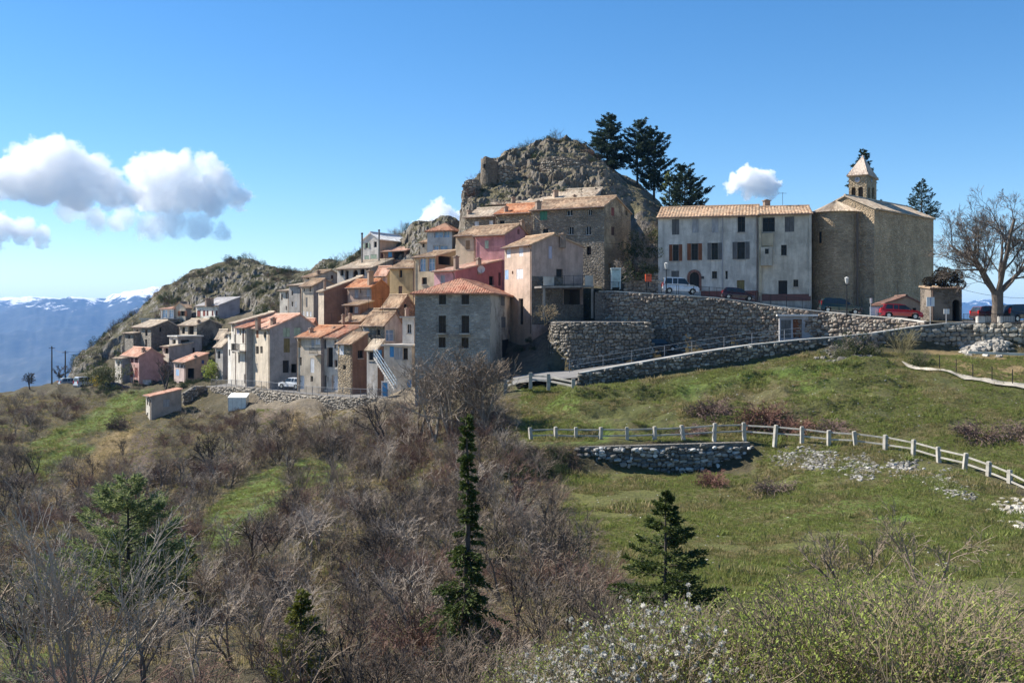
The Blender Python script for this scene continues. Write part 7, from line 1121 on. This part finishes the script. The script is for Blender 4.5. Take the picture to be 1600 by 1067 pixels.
q = P(332, 585, 147); put('green_bush', 'yellow green bush in the gap beside the grey gabled house', 'bush', [('crown', leafball(54, 1500, 3.2, 1.8, LF_BUD, 0.2)), ('twigs', shrub(55, 6, 2.2, 25, CF_SHRUB, BK_GREY)[0])], q - Vector((0, 0, 1.0)))
q = P(1479, 450, 98.6); put('ivy_crown', 'dark ivy heaped on top of the ruined gatehouse', 'ivy', [('foliage', leafball(56, 9000, 1.9, 2.2, leafm((0.02, 0.018, 0.012), (0.055, 0.045, 0.03)), 0.14)), ('twigs', shrub(57, 8, 0.9, 50, CF_ARCH, BK_DARK)[0])], q - Vector((0, 0, 0.05)))
for i, (px, py, Y, s, lab) in enumerate(((1005, 398, 117, 1.5, 'dark evergreen shrub on the rock behind the booth'), (1012, 425, 116.5, 1.2, 'low dark evergreen above the garden wall'), (992, 432, 115.5, 1.1, 'dark bush beside the pale bare tree'), (1018, 372, 119, 1.3, 'evergreen shrub on the crag left of the convent'))): put('evergreen_shrub', lab, 'shrub', [('crown', EVER[i % 2]), ('twigs', GREYS[i % 4])], P(px, py, Y) - Vector((0, 0, 0.6)), s=s, group='evergreen shrubs by the convent')
for i, (px, py, sx, lab) in enumerate(((1312, 560, 0.8, 'dark shrub on the left of the stony outcrop'), (1335, 552, 0.95, 'grey green shrub crowning the stony outcrop'), (1358, 556, 0.8, 'low shrub on the right of the stony outcrop'), (1440, 572, 0.6, 'small dark shrub at the start of the garden path'))):
    q = ground_at(px, py, 60, 88); put('outcrop_shrub', lab, 'shrub', [('crown', EVER[(i + 1) % 2]), ('twigs', GREYS[(i + 1) % 4])], q - Vector((0, 0, 0.2)), s=sx, group='shrubs on the stony outcrop')
# ------------------------------------------------------------------ clouds and haze
def cloud(label, blobs, Y, seed, dens=0.012):
    """a heap of vapour: blobs = (photo x, y, radius in photo px)"""
    R = np.random.RandomState(seed); mb = bpy.data.metaballs.new('cloud_shape'); k = Y / F; c0 = P(blobs[0][0], blobs[0][1], Y)
    xs0, xs1 = min(b[0] - b[2] for b in blobs), max(b[0] + b[2] for b in blobs); ys0, ys1 = min(b[1] - b[2] for b in blobs), max(b[1] + b[2] for b in blobs)
    a, b_ = P(xs0 - 12, ys1 + 12, Y), P(xs1 + 12, ys0 - 12, Y); rd = max(b[2] for b in blobs) * k * 1.25; off = (a + b_) / 2
    m = MB(); m.box((a.x - off.x, -rd, a.z - off.z), (b_.x - a.x, 0, 0), (0, 2 * rd, 0), (0, 0, b_.z - a.z)); t = NT('cloud_vapour'); nt = t.t; nt.nodes.remove(t.b); co = t.n('TexCoord').outputs['Object']
    n1 = t.n('TexNoise', Vector=co, Scale=1.0 / (48 * k), Detail=9, Roughness=0.66); dsp = t.n('VectorMath', operation='SUBTRACT'); t.set(dsp.inputs[0], n1.outputs['Color']); dsp.inputs[1].default_value = (0.5, 0.5, 0.5); ds = t.n('VectorMath', operation='SCALE'); t.set(ds.inputs[0], dsp.outputs[0]); ds.inputs['Scale'].default_value = 78 * k
    n2 = t.n('TexNoise', Vector=co, Scale=1.0 / (13 * k), Detail=6, Roughness=0.65); d2 = t.n('VectorMath', operation='SUBTRACT'); t.set(d2.inputs[0], n2.outputs['Color']); d2.inputs[1].default_value = (0.5, 0.5, 0.5); e2 = t.n('VectorMath', operation='SCALE'); t.set(e2.inputs[0], d2.outputs[0]); e2.inputs['Scale'].default_value = 24 * k
    w0 = t.n('VectorMath', operation='ADD'); t.set(w0.inputs[0], co); t.set(w0.inputs[1], ds.outputs[0]); w = t.n('VectorMath', operation='ADD'); t.set(w.inputs[0], w0.outputs[0]); t.set(w.inputs[1], e2.outputs[0]); acc = None
    for (x, y, r) in blobs:
        q = P(x, y, Y) - off; q.y = R.uniform(-0.3, 0.3) * r * k; d = t.n('VectorMath', operation='DISTANCE'); t.set(d.inputs[0], w.outputs[0]); d.inputs[1].default_value = q; f = t.math('SUBTRACT', 1.0, t.math('DIVIDE', d.outputs['Value'], r * k)); acc = f if acc is None else t.math('MAXIMUM', acc, f)
    mr = t.n('MapRange', Value=acc); mr.inputs['From Min'].default_value = 0.0; mr.inputs['From Max'].default_value = 0.16; mr.inputs['To Max'].default_value = dens; pv = t.n('VolumePrincipled'); t.set(pv.inputs['Density'], mr.outputs[0]); pv.inputs['Color'].default_value = (1, 1, 1, 1); pv.inputs['Anisotropy'].default_value = 0.0; nt.links.new(pv.outputs[0], t.out.inputs['Volume'])
    bpy.data.metaballs.remove(mb); t.m.cycles.volume_step_rate = 0.3; o = m.build('cloud', t.m); o.location = off; tag(o, label, 'cloud', 'fair weather clouds', 'stuff'); return o
CLOUDS = 1
if CLOUDS:
    cloud('largest white heaped cloud at the left of the sky', [(78, 250, 40), (40, 262, 36), (110, 258, 38), (150, 272, 36), (20, 282, 34), (70, 285, 40), (120, 292, 40), (170, 298, 34), (-10, 280, 34), (205, 305, 24)], 6500, 1)
    cloud('right hand lobe of the heaped cloud', [(222, 270, 26), (250, 264, 30), (285, 268, 30), (322, 262, 26), (345, 285, 30), (370, 308, 24), (300, 300, 34), (250, 300, 36), (225, 310, 26), (335, 312, 26)], 6700, 5); cloud('ragged lower edge of the heaped cloud', [(115, 332, 22), (150, 340, 20), (185, 342, 18), (240, 352, 20), (275, 348, 24), (310, 354, 22), (345, 362, 15), (205, 350, 12)], 6600, 6, 0.009)
    cloud('low flat cloud below the largest one', [(0, 360, 24), (40, 356, 22), (68, 368, 16), (-30, 362, 26)], 7000, 2, 0.016); cloud('single oval cloud above the convent roof', [(1165, 282, 20), (1188, 282, 23), (1202, 288, 17), (1150, 288, 14)], 6500, 3, 0.03); cloud('cloud peeping out behind the castle rock', [(685, 336, 22), (700, 345, 24), (665, 345, 14), (730, 345, 20)], 6500, 4, 0.02)
def haze():
    mb = MB(); top = 318.0; mb.box((-16500, -60, -520), (33000, 0, 0), (0, 15800, 0), (0, 0, 520 + top)); t = NT('haze_air'); t.t.nodes.remove(t.b); pv = t.n('VolumePrincipled'); pv.inputs['Color'].default_value = (0.2, 0.48, 1.0, 1); pv.inputs['Density'].default_value = 6e-5; pv.inputs['Anisotropy'].default_value = 0.0; t.t.links.new(pv.outputs[0], t.out.inputs['Volume']); o = mb.build('haze', t.m); tag(o, 'thin blue air between the village and the far mountains', 'haze', kind='stuff')
haze()
